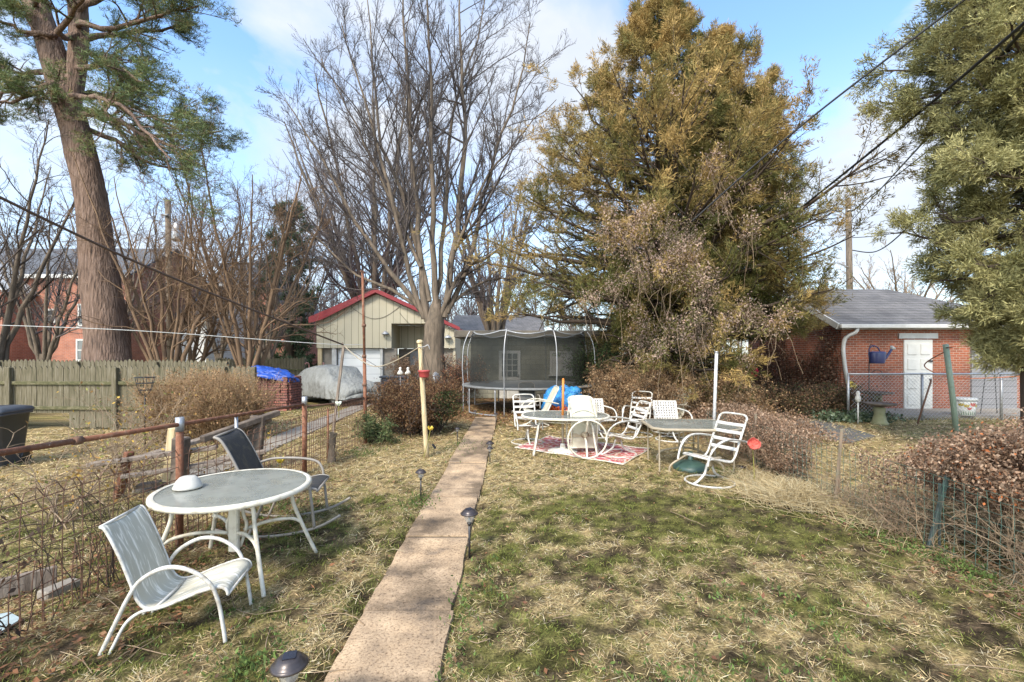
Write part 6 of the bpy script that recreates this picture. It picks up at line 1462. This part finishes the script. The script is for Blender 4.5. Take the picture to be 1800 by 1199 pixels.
flower_light('flower_light', 'greenish white bud light on the thin stake of the wire fence', (-3.09, 8.12, .78), (-3.09, 8.1, .97), 'petal_white', .062, open_=.9)
flower_light('flower_light', 'ruffled yellow flower ornament before the brick wall', (9.95, 13.6, 0), (10.1, 13.6, .95), 'petal_yellow', .17, petals=7, tilt=(.9, .2), cup=False)

# ================================================================== posts, lines and cables
t = thing('yellow_post', 'leaning pale yellow timber post with hooks beside the path', 'post', (-1.57, 8.4, 0))
mb = MB(); A, B = Vector((-1.57, 8.4, -.05)), Vector((-1.70, 8.4, 2.10)); mb.tube([A.lerp(B, k / 8) for k in range(9)], [.044, .046, .045, .046, .044, .045, .043, .042, .042], 14); mb.build('shaft', M['yellow_wood'], t, True)
mb = MB(); mb.lathe([(.048, 0), (.058, .015), (.056, .06), (.03, .075)], (-1.703, 8.4, 2.085), 14); mb.build('cap', M['yellow_wood'], t, True)
mb = MB(); mb.tube(curve([(-1.70, 8.35, 2.02), (-1.60, 8.3, 2.03), (-1.53, 8.3, 2.06), (-1.50, 8.3, 1.98)], 5), .008, 6); mb.build('hook', M['galv'], t, True)
M['pot_red'] = mat('pot_red', (.40, .06, .055), (.34, .05, .05), rough=.5, scale=5, bump=.05)
t = thing('hanging_pot', 'red hanging plant pot on the yellow post', 'plant pot', (-1.60, 8.28, 1.47))
mb = MB(); mb.lathe([(.075, 0), (.088, .02), (.098, .10), (.108, .105), (.108, .13), (.095, .13), (.085, .04), (.001, .03)], (0, 0, 0), 24); mb.build('pot', M['pot_red'], t)
for k in range(3):
    a = 2 * PI * k / 3 + .4; mb = MB(); mb.tube([(.1 * math.cos(a), .1 * math.sin(a), .12), (0, 0, .48), (.02, .02, .54)], .003, 5); mb.build('hanger', M['wire_black'], t)
t = thing('rusty_pole', 'tall rusty clothesline pole at the end of the wire fence', 'pole', (-3.1, 9.62, 0))
mb = MB(); mb.tube([(-3.09, 9.62, -.05), (-3.12, 9.62, 1.85)], .036, 12); mb.build('lower_pipe', M['rust'], t, True)
mb = MB(); mb.tube([(-3.12, 9.62, 1.85), (-3.16, 9.62, 3.65)], .027, 12); mb.build('upper_pipe', M['rust'], t, True)
for z in (1.25, 1.85, 2.5): mb = MB(); mb.tube([(-3.105 - .02 * z / 2, 9.62, z - .03), (-3.105 - .02 * z / 2, 9.62, z + .03)], .046, 12); mb.build('coupling', M['rust_dark'], t, True)
mb = MB(); mb.tube([(-3.16, 9.5, 3.63), (-3.16, 9.74, 3.63)], .016, 8); mb.build('cross_pin', M['rust_dark'], t, True)
t = thing('clothes_prop', 'grey weathered wooden clothes prop leaning under the cable', 'prop', (-3.9, 9.9, 0))
mb = MB(); mb.beam((-3.92, 9.9, 0), (-3.66, 9.9, 2.06), .055, .035, up=(0, 1, 0)); mb.build('pole', M['raw_wood'], t, True)
mb = MB(); mb.beam((-3.665, 9.9, 2.06), (-3.69, 9.9, 2.15), .02, .03); mb.build('prong', M['raw_wood'], t, True)
def cable(name, label, pts, r, m_, n=24, sag=0.0):
    P = np.array(curve(pts, n)) if len(pts) > 2 else np.array([np.array(pts[0], float) + (np.array(pts[1], float) - np.array(pts[0], float)) * k / n for k in range(n + 1)])
    u = np.linspace(0, 1, len(P)); P[:, 2] -= sag * 4 * u * (1 - u)
    mb = MB(); mb.tube(P, r, 8); tag(mb.build(name, M[m_]), label, 'cable')
cable('clothesline', 'thick rust brown clothesline cable sagging from upper left to the prop', [at(-60, 318, 4.6), at(300, 487, 6.6), at(603, 606, 9.85)], .017, 'cable')
cable('clothesline', 'clothesline rope hanging between the wooden prop and the yellow post', [(-3.67, 9.88, 2.10), at(660, 640, 9.3), (-1.71, 8.36, 2.02)], .011, 'line_tan' if 'line_tan' in M else 'tan_metal', 10, .05)
cable('white_line', 'thin white line running level past the pine trunk', [at(-20, 571, 12.5), at(250, 582, 13.5), at(560, 604, 15.5), at(640, 606, 16.5)], .011, 'line_white')
cable('guy_wire', 'thin dark wire slanting down across the white garage door', [(-3.66, 9.9, 2.07), at(672, 650, 15)], .006, 'wire_black')
M['pole_white'] = mat('pole_white', (.46, .46, .45), (.30, .29, .27), rough=.5, scale=14, bump=.1, c3=(.52, .52, .5), detail=9)
t = thing('white_pole', 'white metal pole standing in the vine bank', 'pole', (3.98, 8.9, 0)); mb = MB(); mb.tube([(3.93, 8.9, -.05), (4.00, 8.9, 1.94)], .030, 12); mb.build('pipe', M['pole_white'], t, True); mb = MB(); mb.lathe([(.034, -.03), (.034, .0), (.02, .012)], (4.0, 8.9, 1.94), 12); mb.build('cap', M['galv'], t, True)
t = thing('green_pole', 'leaning green painted pole in front of the chain-link fence', 'pole', (10.6, 11, 0))
M['green_paint'] = mat('green_paint', (.30, .37, .27), (.18, .22, .15), rough=.7, scale=6, bump=.2, c3=(.28, .32, .24))
mb = MB(); mb.tube([(10.75, 11, -.05), (10.62, 11, 1.1), (10.48, 11, 2.13)], .058, 12); mb.build('pipe', M['green_paint'], t, True)
mb = MB(); mb.tube(ring(.05, 0, 14), .014, 6, closed=True); o = mb.build('hook_ring', M['rust_dark'], t); o.location = (10.5 - 10.6, -.07, 2.05)
cable('power_line', 'upper power line crossing the sky at right into the cedar', [at(1760, -50, 6.5), at(1400, 228, 8.6), at(1215, 390, 9.9)], .018, 'wire_black')
cable('power_line', 'thick double power line from top right to the cedar', [at(1830, 15, 5.5), at(1640, 178, 8), at(1440, 340, 11), at(1350, 410, 13)], .024, 'wire_black')
cable('power_line', 'power line from top right down to the utility pole', [at(1830, 0, 5.5), at(1700, 165, 9), at(1495, 390, 34.8)], .026, 'wire_black')
cable('power_line', 'thin power line left of the steep lines at right', [at(1720, 195, 20), at(1600, 290, 28), at(1497, 372, 35)], .034, 'wire_black')
cable('power_line', 'drooping service wire right of the utility pole', [at(1660, 320, 22), at(1590, 405, 28), at(1540, 442, 33), at(1498, 440, 35)], .04, 'wire_black')
cable('power_line', 'level wire running right from the utility pole', [at(1497, 418, 35), at(1560, 412, 35), at(1700, 385, 35)], .028, 'wire_black')
def upole(label, px, top, Y, r):
    b_ = at(px, HOR + CAM_H * FOC / Y, Y); tp = at(px - 5, top, Y); t = thing('utility_pole', label, 'utility pole', tuple(b_))
    mb = MB(); mb.tube([b_, tp], [r, r * .8], 14); mb.build('shaft', M['bark_maple'], t, True)
    mb = MB(); mb.tube([tp + np.array([-.2, -.2, -.9]), tp + np.array([.2, -.2, -.9])], .06, 8); mb.build('bracket', M['galv'], t, True)
    return t, b_, tp
u1, ub, ut = upole('tall brown utility pole above the shingle roof', 1496, 350, 35, .24)
mb = MB(); mb.tube(curve([at(1492, 470, 34.8), at(1470, 462, 34.8), at(1448, 468, 34.8)], 6), .035, 6); mb.build('street_lamp_arm', M['galv'], u1, True)
u2, ub, ut = upole('brown utility pole behind the multi-stem trees', 300, 352, 26, .17)
mb = MB(); mb.lathe([(.25, -.5), (.28, -.4), (.28, .4), (.2, .5)], tuple(at(312, 408, 25.6)), 14); mb.build('transformer', M['galv'], u2, True)

# ================================================================== things beyond the left fence
def bin_():
    t = thing('trash_bin', 'dark grey wheeled trash bin at the left edge', 'trash bin', (-8.75, 7.7, 0), .25)
    mb = MB(); rows = []
    def rect(w_, d_, z, n=3):
        p = []; r = .07
        for cx, cy, a0 in ((w_ - r, d_ - r, 0), (-w_ + r, d_ - r, 90), (-w_ + r, -d_ + r, 180), (w_ - r, -d_ + r, 270)):
            for k in range(n + 1): a = math.radians(a0 + 90 * k / n); p.append((cx + r * math.cos(a), cy + r * math.sin(a), z))
        return p + [p[0]]
    mb.sheet([rect(.24, .26, .02), rect(.25, .27, .1), rect(.30, .34, .86), rect(.33, .37, .865), rect(.33, .37, .91), rect(.30, .34, .91)]); mb.build('body', M['bin_grey'], t)
    mb = MB(); mb.sheet([rect(.34, .38, .915), rect(.345, .385, .94), rect(.32, .36, .98), rect(.22, .24, 1.01), rect(.02, .02, 1.02)]); mb.build('lid', M['bin_grey'], t)
    mb = MB(); mb.tube([(-.26, .40, .88), (.26, .40, .88)], .016, 8); mb.build('handle', M['black_plastic'], t)
    for x in (-.24, .24): mb = MB(); mb.tube([(x - .03, .28, .11), (x + .03, .28, .11)], .11, 16); mb.build('wheel', M['black_plastic'], t)
M['bin_grey'] = mat('bin_grey', (.050, .056, .066), (.07, .075, .085), rough=.4, scale=6, bump=.05)
bin_()
planks = [((-5.35, 5.75, .50), (-4.05, 6.25, .62), .14, .05, 'raw_wood', 'long grey plank with a rusty end reaching toward the camera'), ((-4.95, 6.15, .52), (-4.05, 7.6, .80), .16, .05, 'raw_wood', 'long pale plank sloping up to the right of the pile'), ((-4.78, 6.3, .0), (-4.68, 6.3, .88), .11, .10, 'yellow_wood', 'upright yellow timber standing in the plank pile'),
          ((-4.42, 6.05, 0), (-4.36, 6.0, .80), .17, .15, 'dark_wood', 'dark upright stump of timber right of the mossy fence post'), ((-5.2, 6.0, .0), (-5.0, 5.95, .62), .10, .07, 'rust', 'reddish short leg of timber under the long grey plank'), ((-4.6, 6.4, .30), (-3.75, 6.9, .42), .14, .05, 'raw_wood', 'lower grey plank resting behind the rocking chair'),
          ((-4.5, 6.6, .66), (-3.9, 7.6, .92), .12, .09, 'dark_wood', 'dark beam lying on top of the plank pile'), ((-5.1, 6.2, .10), (-4.1, 6.6, .16), .18, .05, 'dark_wood', 'dark plank on the ground below the pile'), ((-4.15, 7.3, .0), (-4.1, 7.35, .9), .22, .1, 'dark_wood', 'black upright board at the right end of the plank pile'), ((-4.9, 5.7, .36), (-4.0, 6.3, .40), .12, .04, 'raw_wood', 'thin grey board beneath the long plank')]
for a, b_, w_, h_, m_, lab in planks:
    mb = MB(); mb.beam(a, b_, w_, h_, up=(0, 0, 1) if abs(a[2] - b_[2]) < .7 else (0, 1, 0)); tag(mb.build('plank', M[m_]), lab, 'plank', 'old timbers heaped beyond the wire fence')
mb = MB(); mb.beam((-4.6, 2.75, .11), (-3.75, 3.75, .08), .045, .15); tag(mb.build('bed_board', M['raw_wood']), 'grey board on edge beyond the fence at lower left', 'board')
M['ice_blue'] = mat('ice_blue', (.42, .50, .50), (.30, .36, .36), rough=.2, scale=5, bump=.3)
mb = MB(); mb.prism([(-3.95, 2.95), (-3.6, 2.80), (-3.42, 3.02), (-3.45, 3.2), (-3.62, 3.28), (-3.86, 3.16)], .025, .04, 'z'); tag(mb.build('glass_sheet', M['ice_blue']), 'broken pale blue glass sheet lying on the leaves beyond the fence', 'glass sheet')
mb = MB(); mb.beam((-3.62, 3.5, .03), (-3.56, 3.72, .03), .12, .08); tag(mb.build('stone_block', M['concrete']), 'small concrete block in the bed beyond the fence', 'block')
# dead stump by the thin stake
t = thing('tree_stump', 'thin dead stump with curled twigs by the wire fence', 'stump', (-3.15, 7.95, 0))
V, F = flare_trunk([(-3.15, 7.95, 0), (-3.14, 7.95, .3), (-3.12, 7.95, .52)], [.07, .045, .06], K=12, s=10, rough=.2, seed=2); np_obj('trunk', V, F, M['bark_maple'], t)
st, tp_ = twig_bush(np.array([(-3.15, 7.95, .3), (-3.15, 7.95, .05)]), 24, .4, 1.2, rg, up=-.5, wob=.35, r=.005, sub=((3, .5),)); V, F, _ = join(st); np_obj('twig', V, F, M['twig_tan'], t)
# brick stack, tarp, covered car
t = thing('brick_stack', 'square stack of old red bricks beside the covered car', 'brick stack', (-7.95, 15.5, 0))
rr_ = np.random.default_rng(6); mb = MB()
for k in range(13):
    for i in range(5): mb.box((-8.38 + .215 * i + rr_.normal() * .008, 15.05 + rr_.normal() * .012, .045 + k * .087), (.205, .10, .080), rz=rr_.normal() * .03, bev=.006)
    for i in range(8): mb.box((-7.45 + rr_.normal() * .012, 15.15 + .105 * i, .045 + k * .087), (.20, .095, .080), rz=rr_.normal() * .03, bev=.006)
mb.box((-7.95, 15.55, .56), (.88, .88, 1.12)); mb.build('bricks', M['brick_stack'], t, True)
def tarp(name, label, c, rx, ry, h, seed, m_, slope=(0, 0)):
    r_ = np.random.default_rng(seed); n, k = 30, 44; rows = []
    for i in range(n):
        u = i / (n - 1); row = []
        for j in range(k + 1):
            a = 2 * PI * j / k; ca, sa = math.cos(a), math.sin(a)
            w1 = vnoise(np.array([ca * 2.2 + 5]), np.array([sa * 2.2 + 5]), np.array([u * 3.0]), seed)[0] - .5; w2 = vnoise(np.array([ca * 5 + 9]), np.array([sa * 5 + 9]), np.array([u * 7.0]), seed + 3)[0] - .5
            rr = (math.sin(min(u * 1.05, 1) * PI / 2) ** .7) * (1 + .28 * w1 + .22 * w2); z = h * math.cos(u * PI / 2) ** .75 * (1 + .25 * w1 + .3 * w2)
            x = rr * rx * ca; y = rr * ry * sa; row.append((c[0] + x, c[1] + y, c[2] + z + slope[0] * x + slope[1] * y))
        rows.append(row)
    mb = MB(); mb.sheet(rows, .01); return tag(mb.build(name, m_), label, 'tarp')
M['tarp_royal'] = mat('tarp_royal', (.022, .085, .40), (.014, .05, .26), rough=.4, scale=9, bump=.8, bscale=16)
M['tarp_sky'] = mat('tarp_sky', (.035, .26, .56), (.015, .11, .30), rough=.35, scale=9, bump=.9, bscale=14)
tarp('blue_tarp', 'royal blue tarp crumpled over the top of the brick stack', (-8.05, 15.4, 1.10), .78, .55, .30, 3, M['tarp_royal'], (-.22, 0))
tarp('blue_tarp', 'bright blue tarp bundle in front of the trampoline', (1.48, 13.0, .12), .62, .5, .80, 8, M['tarp_sky'])
M['cover_grey'] = mat('cover_grey', (.25, .255, .24), (.17, .17, .155), rough=.8, scale=2.2, bump=.95, bscale=5, stretch=(1.6, 1.6, .7), detail=8)
def covered_car():
    t = thing('covered_car', 'car under a light grey fitted cover by the garage drive', 'car', (-6.95, 17.9, 0), math.radians(52))
    rows = []; n, k = 60, 60; Ln, W_ = 2.05, .88
    for i in range(n):
        u = -1 + 2 * i / (n - 1); y = u * Ln; row = []
        hood = np.interp(u, [-1, -.96, -.82, -.5, -.22, .25, .55, .85, .97, 1], [.50, .70, .86, .96, 1.42, 1.46, 1.36, 1.05, .85, .5])
        ww = W_ * (1 - .16 * abs(u) ** 5) 
        for j in range(k + 1):
            v = -1 + 2 * j / k; av = abs(v)
            if av < .42: x = v / .42 * ww * .72; z = hood - .06 * (v / .42) ** 2
            else:
                q = (av - .42) / .58; x = math.copysign(ww * (.72 + .30 * min(1, q * 2.0) ** .6), v); z = (hood - .06) * (1 - q) + .26 * q
                x += math.copysign(.075 * q * math.sin(y * 7.5 + 2 * math.sin(y * 3) + 3 * q) + .045 * q * math.sin(y * 15 + 5 * q), v)
            row.append((x, y + .04 * math.sin(x * 6 + y * 3), z))
        rows.append(row)
    mb = MB(); mb.sheet(rows, .012)
    for s, i in ((-1, 0), (1, n - 1)):
        base = [(p[0], p[1] + s * .05, .30 + .03 * math.sin(p[0] * 9)) for p in rows[i]]; mid = [(p[0], p[1] + s * (.03 + .02 * math.sin(p[0] * 14)), (p[2] + .3) / 2) for p in rows[i]]
        mb.sheet([rows[i], mid, base], .012)
    mb.build('cover', M['cover_grey'], t)
    for x in (-.74, .74):
        for y in (-1.25, 1.3):
            w_ = MB(); w_.tube([(x - .1, y, .31), (x + .1, y, .31)], .31, 22); wo = w_.build('wheel', M['black_plastic'], t); w_ = MB(); w_.tube([(x - .105, y, .31), (x + .105, y, .31)], .18, 16); w_.build('rim', M['galv'], wo)
    mb = MB(); mb.box((0, 0, .30), (1.4, 3.4, .2)); mb.build('underbody', M['black_plastic'], t)
covered_car()
t = thing('storage_tote', 'dark lidded plastic tote before the white garage door', 'tote', (-5.9, 23, 0)); mb = MB(); mb.box((0, 0, .35), (1.3, .7, .7), bev=.06); mb.build('body', M['bin_grey'], t); mb = MB(); mb.box((0, 0, .74), (1.42, .8, .10), bev=.04); mb.build('lid', M['bin_grey'], t)
M['handle_red'] = mat('handle_red', (.42, .16, .12), (.5, .28, .22), rough=.7, scale=8, bump=.1)
t = thing('wheelbarrow', 'upturned wheelbarrow with red handles against the dark fence', 'wheelbarrow', (-8.7, 19.8, 0))
for x in (-.35, .35): mb = MB(); mb.tube(curve([(x, .2, .15), (x, .35, .7), (x * .9, .42, 1.35), (x * 1.0, .32, 1.5), (x * 1.2, .25, 1.45)], 5), .03, 8); mb.build('handle', M['handle_red'], t)
mb = MB(); mb.lathe([(.30, .0), (.45, .3), (.42, .34), (.2, .36)], (0, .1, .25), 18, sy=.6); mb.build('tray', M['black_plastic'], t); mb = MB(); mb.tube([(-.05, .0, .2), (.05, .0, .2)], .19, 18); mb.build('wheel', M['black_plastic'], t)
M['terracotta'] = mat('terracotta', (.50, .22, .045), (.36, .14, .03), rough=.7, scale=5, bump=.2)
t = thing('ridged_planter', 'orange ridged planter lying on its side by the brick stack', 'planter', (-7.15, 12.4, 0)); mb = MB()
rows = []
for i in range(27):
    u = i / 26; r = .20 + .02 * math.sin(u * 55); rows.append([(-.36 + .72 * u, -.02 + r * math.cos(a), .12 + r * math.sin(a) * .95) for a in np.linspace(-.35, PI + .35, 15)])
mb.sheet(rows, .02); mb.build('shell', M['terracotta'], t); mb = MB(); mb.lathe([(.001, 0), (.17, 0), (.17, .015), (.001, .015)], (0, 0, 0), 16); o = mb.build('end_cap', M['terracotta'], t); o.location = (-.35, 0, .13); o.rotation_euler = (0, PI / 2, 0)
t = thing('plant_basket', 'black wire plant stand among the rose canes', 'plant stand', (-7.5, 9.3, 0))
for z, r in ((1.42, .17), (1.30, .15), (1.16, .11)): mb = MB(); mb.tube(ring(r, z, 22), .008, 5, closed=True); mb.build('hoop', M['wire_black'], t)
for k in range(6): a = k * PI / 3; mb = MB(); mb.tube(curve([(.17 * math.cos(a), .17 * math.sin(a), 1.42), (.11 * math.cos(a), .11 * math.sin(a), 1.16), (.03 * math.cos(a), .03 * math.sin(a), 1.05)], 4), .006, 5); mb.build('rib', M['wire_black'], t)
mb = MB(); mb.tube([(0, 0, 0), (0, 0, 1.06)], .015, 8); mb.build('stake', M['wire_black'], t)
t = thing('satellite_dish', 'grey oval dish leaning on the maple trunk', 'dish', (-2.62, 15.9, 0)); mb = MB(); mb.lathe([(.001, .05), (.3, .03), (.42, .0), (.43, .02), (.3, .055), (.001, .075)], (0, 0, 0), 24, sx=.6); o = mb.build('dish', M['grey_metal'], t); o.rotation_euler = (.2, math.radians(68), .1); o.location = (0, 0, 1.02)
mb = MB(); mb.tube([(.05, .1, 0), (.03, .05, .98)], .02, 8); mb.build('stand', M['grey_metal'], t)
for k, (dx_, dz) in enumerate(((0, 0), (.28, .04))):
    t = thing('white_bird', ['left of two white duck ornaments above the russet bush', 'right of two white duck ornaments above the russet bush'][k], 'ornament', (-4.05 + dx_, 16.5, 0), .4 * k, 'white duck ornaments')
    mb = MB(); mb.lathe([(.001, 1.12), (.07, 1.14), (.10, 1.2), (.06, 1.27), (.03, 1.33), (.045, 1.37), (.03, 1.41), (.001, 1.42)], (0, 0, 0), 14, sx=1.2); mb.build('body', M['white_paint'], t); mb = MB(); mb.tube([(0, 0, 0), (0, 0, 1.13)], .01, 6); mb.build('stake', M['galv'], t)
t = thing('orange_flowers', 'bunch of orange artificial flowers at the blue tarp', 'flowers', (1.28, 12.2, 0))
P0 = box_pts(-.25, .25, -.1, .1, 10, rg); st, tp_ = twig_bush(P0, 22, .5, .5, rg, r=.005, sub=()); V, F, _ = join(st); np_obj('stem', V, F, M['stem_green'], t, world=False)
lf = leaves_at(tp_[:, -1], rg, 12, (.05, .10), [(.62, .12, .02), (.70, .20, .03), (.5, .08, .02)], .04, wd=.8); np_obj('blossom', lf[0], lf[1], M['leaf'], t, col=lf[2], world=False)

# ================================================================== by the brick outbuilding
M['can_blue'] = mat('can_blue', (.045, .05, .14), (.035, .04, .11), rough=.35, scale=5, bump=.03)
t = thing('watering_can', 'dark blue watering can hanging in front of the brick wall', 'watering can', (10.75, 13.4, 1.62), 0)
mb = MB(); mb.lathe([(.17, 0), (.175, .02), (.205, .30), (.19, .34), (.12, .35)], (0, 0, 0), 22, sx=1.15, sy=.85); mb.build('body', M['can_blue'], t)
mb = MB(); mb.tube(curve([(.16, 0, .08), (.3, 0, .22), (.43, 0, .42)], 5), [.045] * 5 + [.035] * 5 + [.03], 10); sp_ = mb.build('spout', M['can_blue'], t); mb = MB(); mb.tube([(.42, 0, .41), (.47, 0, .47)], [.035, .075], 12); mb.build('rose', M['white_paint'], sp_)
mb = MB(); mb.tube(curve([(-.18, 0, .20), (-.24, 0, .40), (-.12, 0, .52), (.02, 0, .46), (.08, 0, .35)], 6), .016, 8); mb.build('handle', M['can_blue'], t)
t = thing('shepherd_hook', 'thin black shepherd hook holding the watering can', 'hook', (10.55, 13.45, 0)); mb = MB(); mb.tube(curve([(0, 0, -.02), (.0, 0, 1.3), (.02, 0, 2.08), (.08, 0, 2.16), (.14, 0, 2.10)], 6), .012, 8); mb.build('stake', M['wire_black'], t); mb = MB(); mb.tube(curve([(0, 0, 1.28), (.2, 0, 1.42), (.36, 0, 1.38), (.42, 0, 1.24)], 6), .010, 8); mb.build('side_hook', M['wire_black'], t)
def birdbath(label, loc, h, r):
    t = thing('birdbath', label, 'birdbath', loc); mb = MB(); mb.lathe([(.20, 0), (.21, .05), (.17, .09), (.12, h * .6), (.14, h - .04), (.1, h)], (0, 0, 0), 18); mb.build('pedestal', M['concrete_moss'], t)
    mb = MB(); mb.lathe([(.10, h), (r, h + .06), (r + .02, h + .10), (r - .03, h + .10), (.05, h + .05), (.001, h + .05)], (0, 0, 0), 24); mb.build('bowl', M['dark_wood'], t)
M['concrete_moss'] = mat('concrete_moss', (.27, .25, .15), (.19, .19, .09), rough=.9, scale=5, bump=.3)
birdbath('mossy concrete birdbath with dark bowl before the chain-link fence', (9.85, 12.2, 0), .48, .36); birdbath('second wider birdbath behind the mesh, left of the white door', (11.3, 14.1, 0), .62, .42)
t = thing('garden_figure', 'small white garden figure beside the dark birdbath bowl', 'figure', (9.35, 12.3, 0)); mb = MB(); mb.tube([(0, 0, 0), (0, 0, .62)], .02, 8); mb.build('stake', M['white_paint'], t); mb = MB(); mb.lathe([(.02, .58), (.06, .62), (.07, .72), (.04, .78), (.055, .83), (.03, .89), (.001, .90)], (0, 0, 0), 14); mb.build('body', M['white_paint'], t)
t = thing('iron_stake', 'thin dark iron stake leaning by the chain-link fence', 'stake', (11.1, 12.3, 0)); mb = MB(); mb.tube([(-.15, 0, -.02), (.22, 0, 1.15)], .022, 8); mb.build('rod', M['rust_dark'], t); mb = MB(); mb.lathe([(.02, 0), (.03, .02), (.01, .05)], (.22, 0, 1.15), 8); mb.build('tip', M['rust_dark'], t)
m, nt, b = new_mat('bucket_white'); b.inputs['Base Color'].default_value = (.66, .65, .60, 1); b.inputs['Roughness'].default_value = .5
t = thing('painted_bucket', 'white lidded bucket painted with red tulips behind the chain-link', 'bucket', (13.4, 13.5, .08))
mb = MB(); mb.lathe([(.22, 0), (.24, .02), (.285, .46), (.27, .46), (.001, .44)], (0, 0, 0), 30); mb.build('body', m, t); mb = MB(); mb.lathe([(.30, .44), (.305, .50), (.28, .52), (.001, .53)], (0, 0, 0), 30); mb.build('lid', m, t)
def on_bucket(a, z, o=.004): r = .24 + .045 * z / .46 + o; return np.array([r * math.sin(a), -r * math.cos(a), z])
for k, (a, z, cn, s) in enumerate([(-.55, .30, 'petal_yellow', .07), (.02, .34, 'petal_red', .085), (.5, .30, 'petal_yellow', .07), (-.30, .22, 'petal_red', .06), (.95, .33, 'petal_red', .07), (-1.0, .33, 'petal_yellow', .07)]):
    mb = MB(); pts = [(0, -.9), (.7, -.5), (.9, .2), (.75, .9), (.35, .4), (0, .95), (-.35, .4), (-.75, .9), (-.9, .2), (-.7, -.5)]; P = [on_bucket(a + x * s / .27, z + y * s * .8) for x, y in pts]; P.append(on_bucket(a, z)); n_ = len(pts)
    mb.add(P, [(i, (i + 1) % n_, n_) for i in range(n_)]); mb.build('painted_tulip', M[cn], t)
mb = MB()
for a in np.linspace(-1.2, 1.2, 13):
    d = .10 * (1 if int(a * 10) % 2 else -1); P = [on_bucket(a, .03), on_bucket(a + .07, .03), on_bucket(a + .10 + d, .15), on_bucket(a + .03 + d * .6, .10)]; mb.add(P, [(0, 1, 2, 3)])
mb.build('painted_leaves', M['leaf_green_paint'] if 'leaf_green_paint' in M else M['stem_leaf'] if 'stem_leaf' in M else mat('leaf_green_paint', (.06, .20, .07), rough=.5, bump=0), t)
M['cord_orange'] = mat('cord_orange', (.50, .16, .07), rough=.6, bump=0)
cable('orange_cord', 'orange cord looping from the green pole across the grey garage door', [(10.55, 11, 2.0), (11.6, 12.8, 1.55), (12.6, 12.85, 1.22), (14.3, 12.85, 1.26), (15.1, 12.85, 1.3)], .014, 'cord_orange', 8)  # orange cord strung from the pole along the fence
t = thing('wire_arch', 'thin dark wire garden arch before the grey garage door', 'wire arch', (14.6, 13.9, 0)); mb = MB(); mb.tube(curve([(-.3, 0, 0), (-.12, 0, 1.4), (0, 0, 2.05), (.06, 0, 2.08), (.10, 0, 2.0), (.22, 0, 0)], 6), .011, 6); mb.build('wire', M['wire_black'], t); mb = MB(); mb.tube([(-.2, 0, .8), (.17, 0, .8)], .008, 6); mb.build('cross_wire', M['wire_black'], t)
M['balloon_red'] = mat('balloon_red', (.55, .02, .06), rough=.35, bump=0)
t = thing('red_ball', 'round red garden ornament glimpsed under the cedar boughs', 'ornament', (9.1, 17.3, 0)); mb = MB(); mb.lathe([(.001, 0), (.12, .03), (.22, .14), (.25, .28), (.2, .42), (.1, .5), (.001, .52)], (0, 0, .95), 20); mb.build('globe', M['balloon_red'], t); mb = MB(); mb.tube([(0, 0, 0), (0, 0, .96)], .03, 8); mb.build('stand', M['galv'], t)
t = thing('garden_shed', 'pale grey garden shed corner seen under the cedar at the side path', 'shed', (9.2, 24, 0)); mb = MB(); mb.box((0, 1.2, 1.0), (3, 2.4, 2.0)); mb.build('wall', M['siding_white'], t); mb = MB(); mb.prism([(-1.7, 1.9), (1.7, 1.9), (0, 2.7)], -.2, 2.6); mb.build('roof', M['roof_dark'], t); mb = MB(); mb.box((.2, -.02, .9), (.9, .05, 1.8)); mb.build('door', M['grey_door'], t)
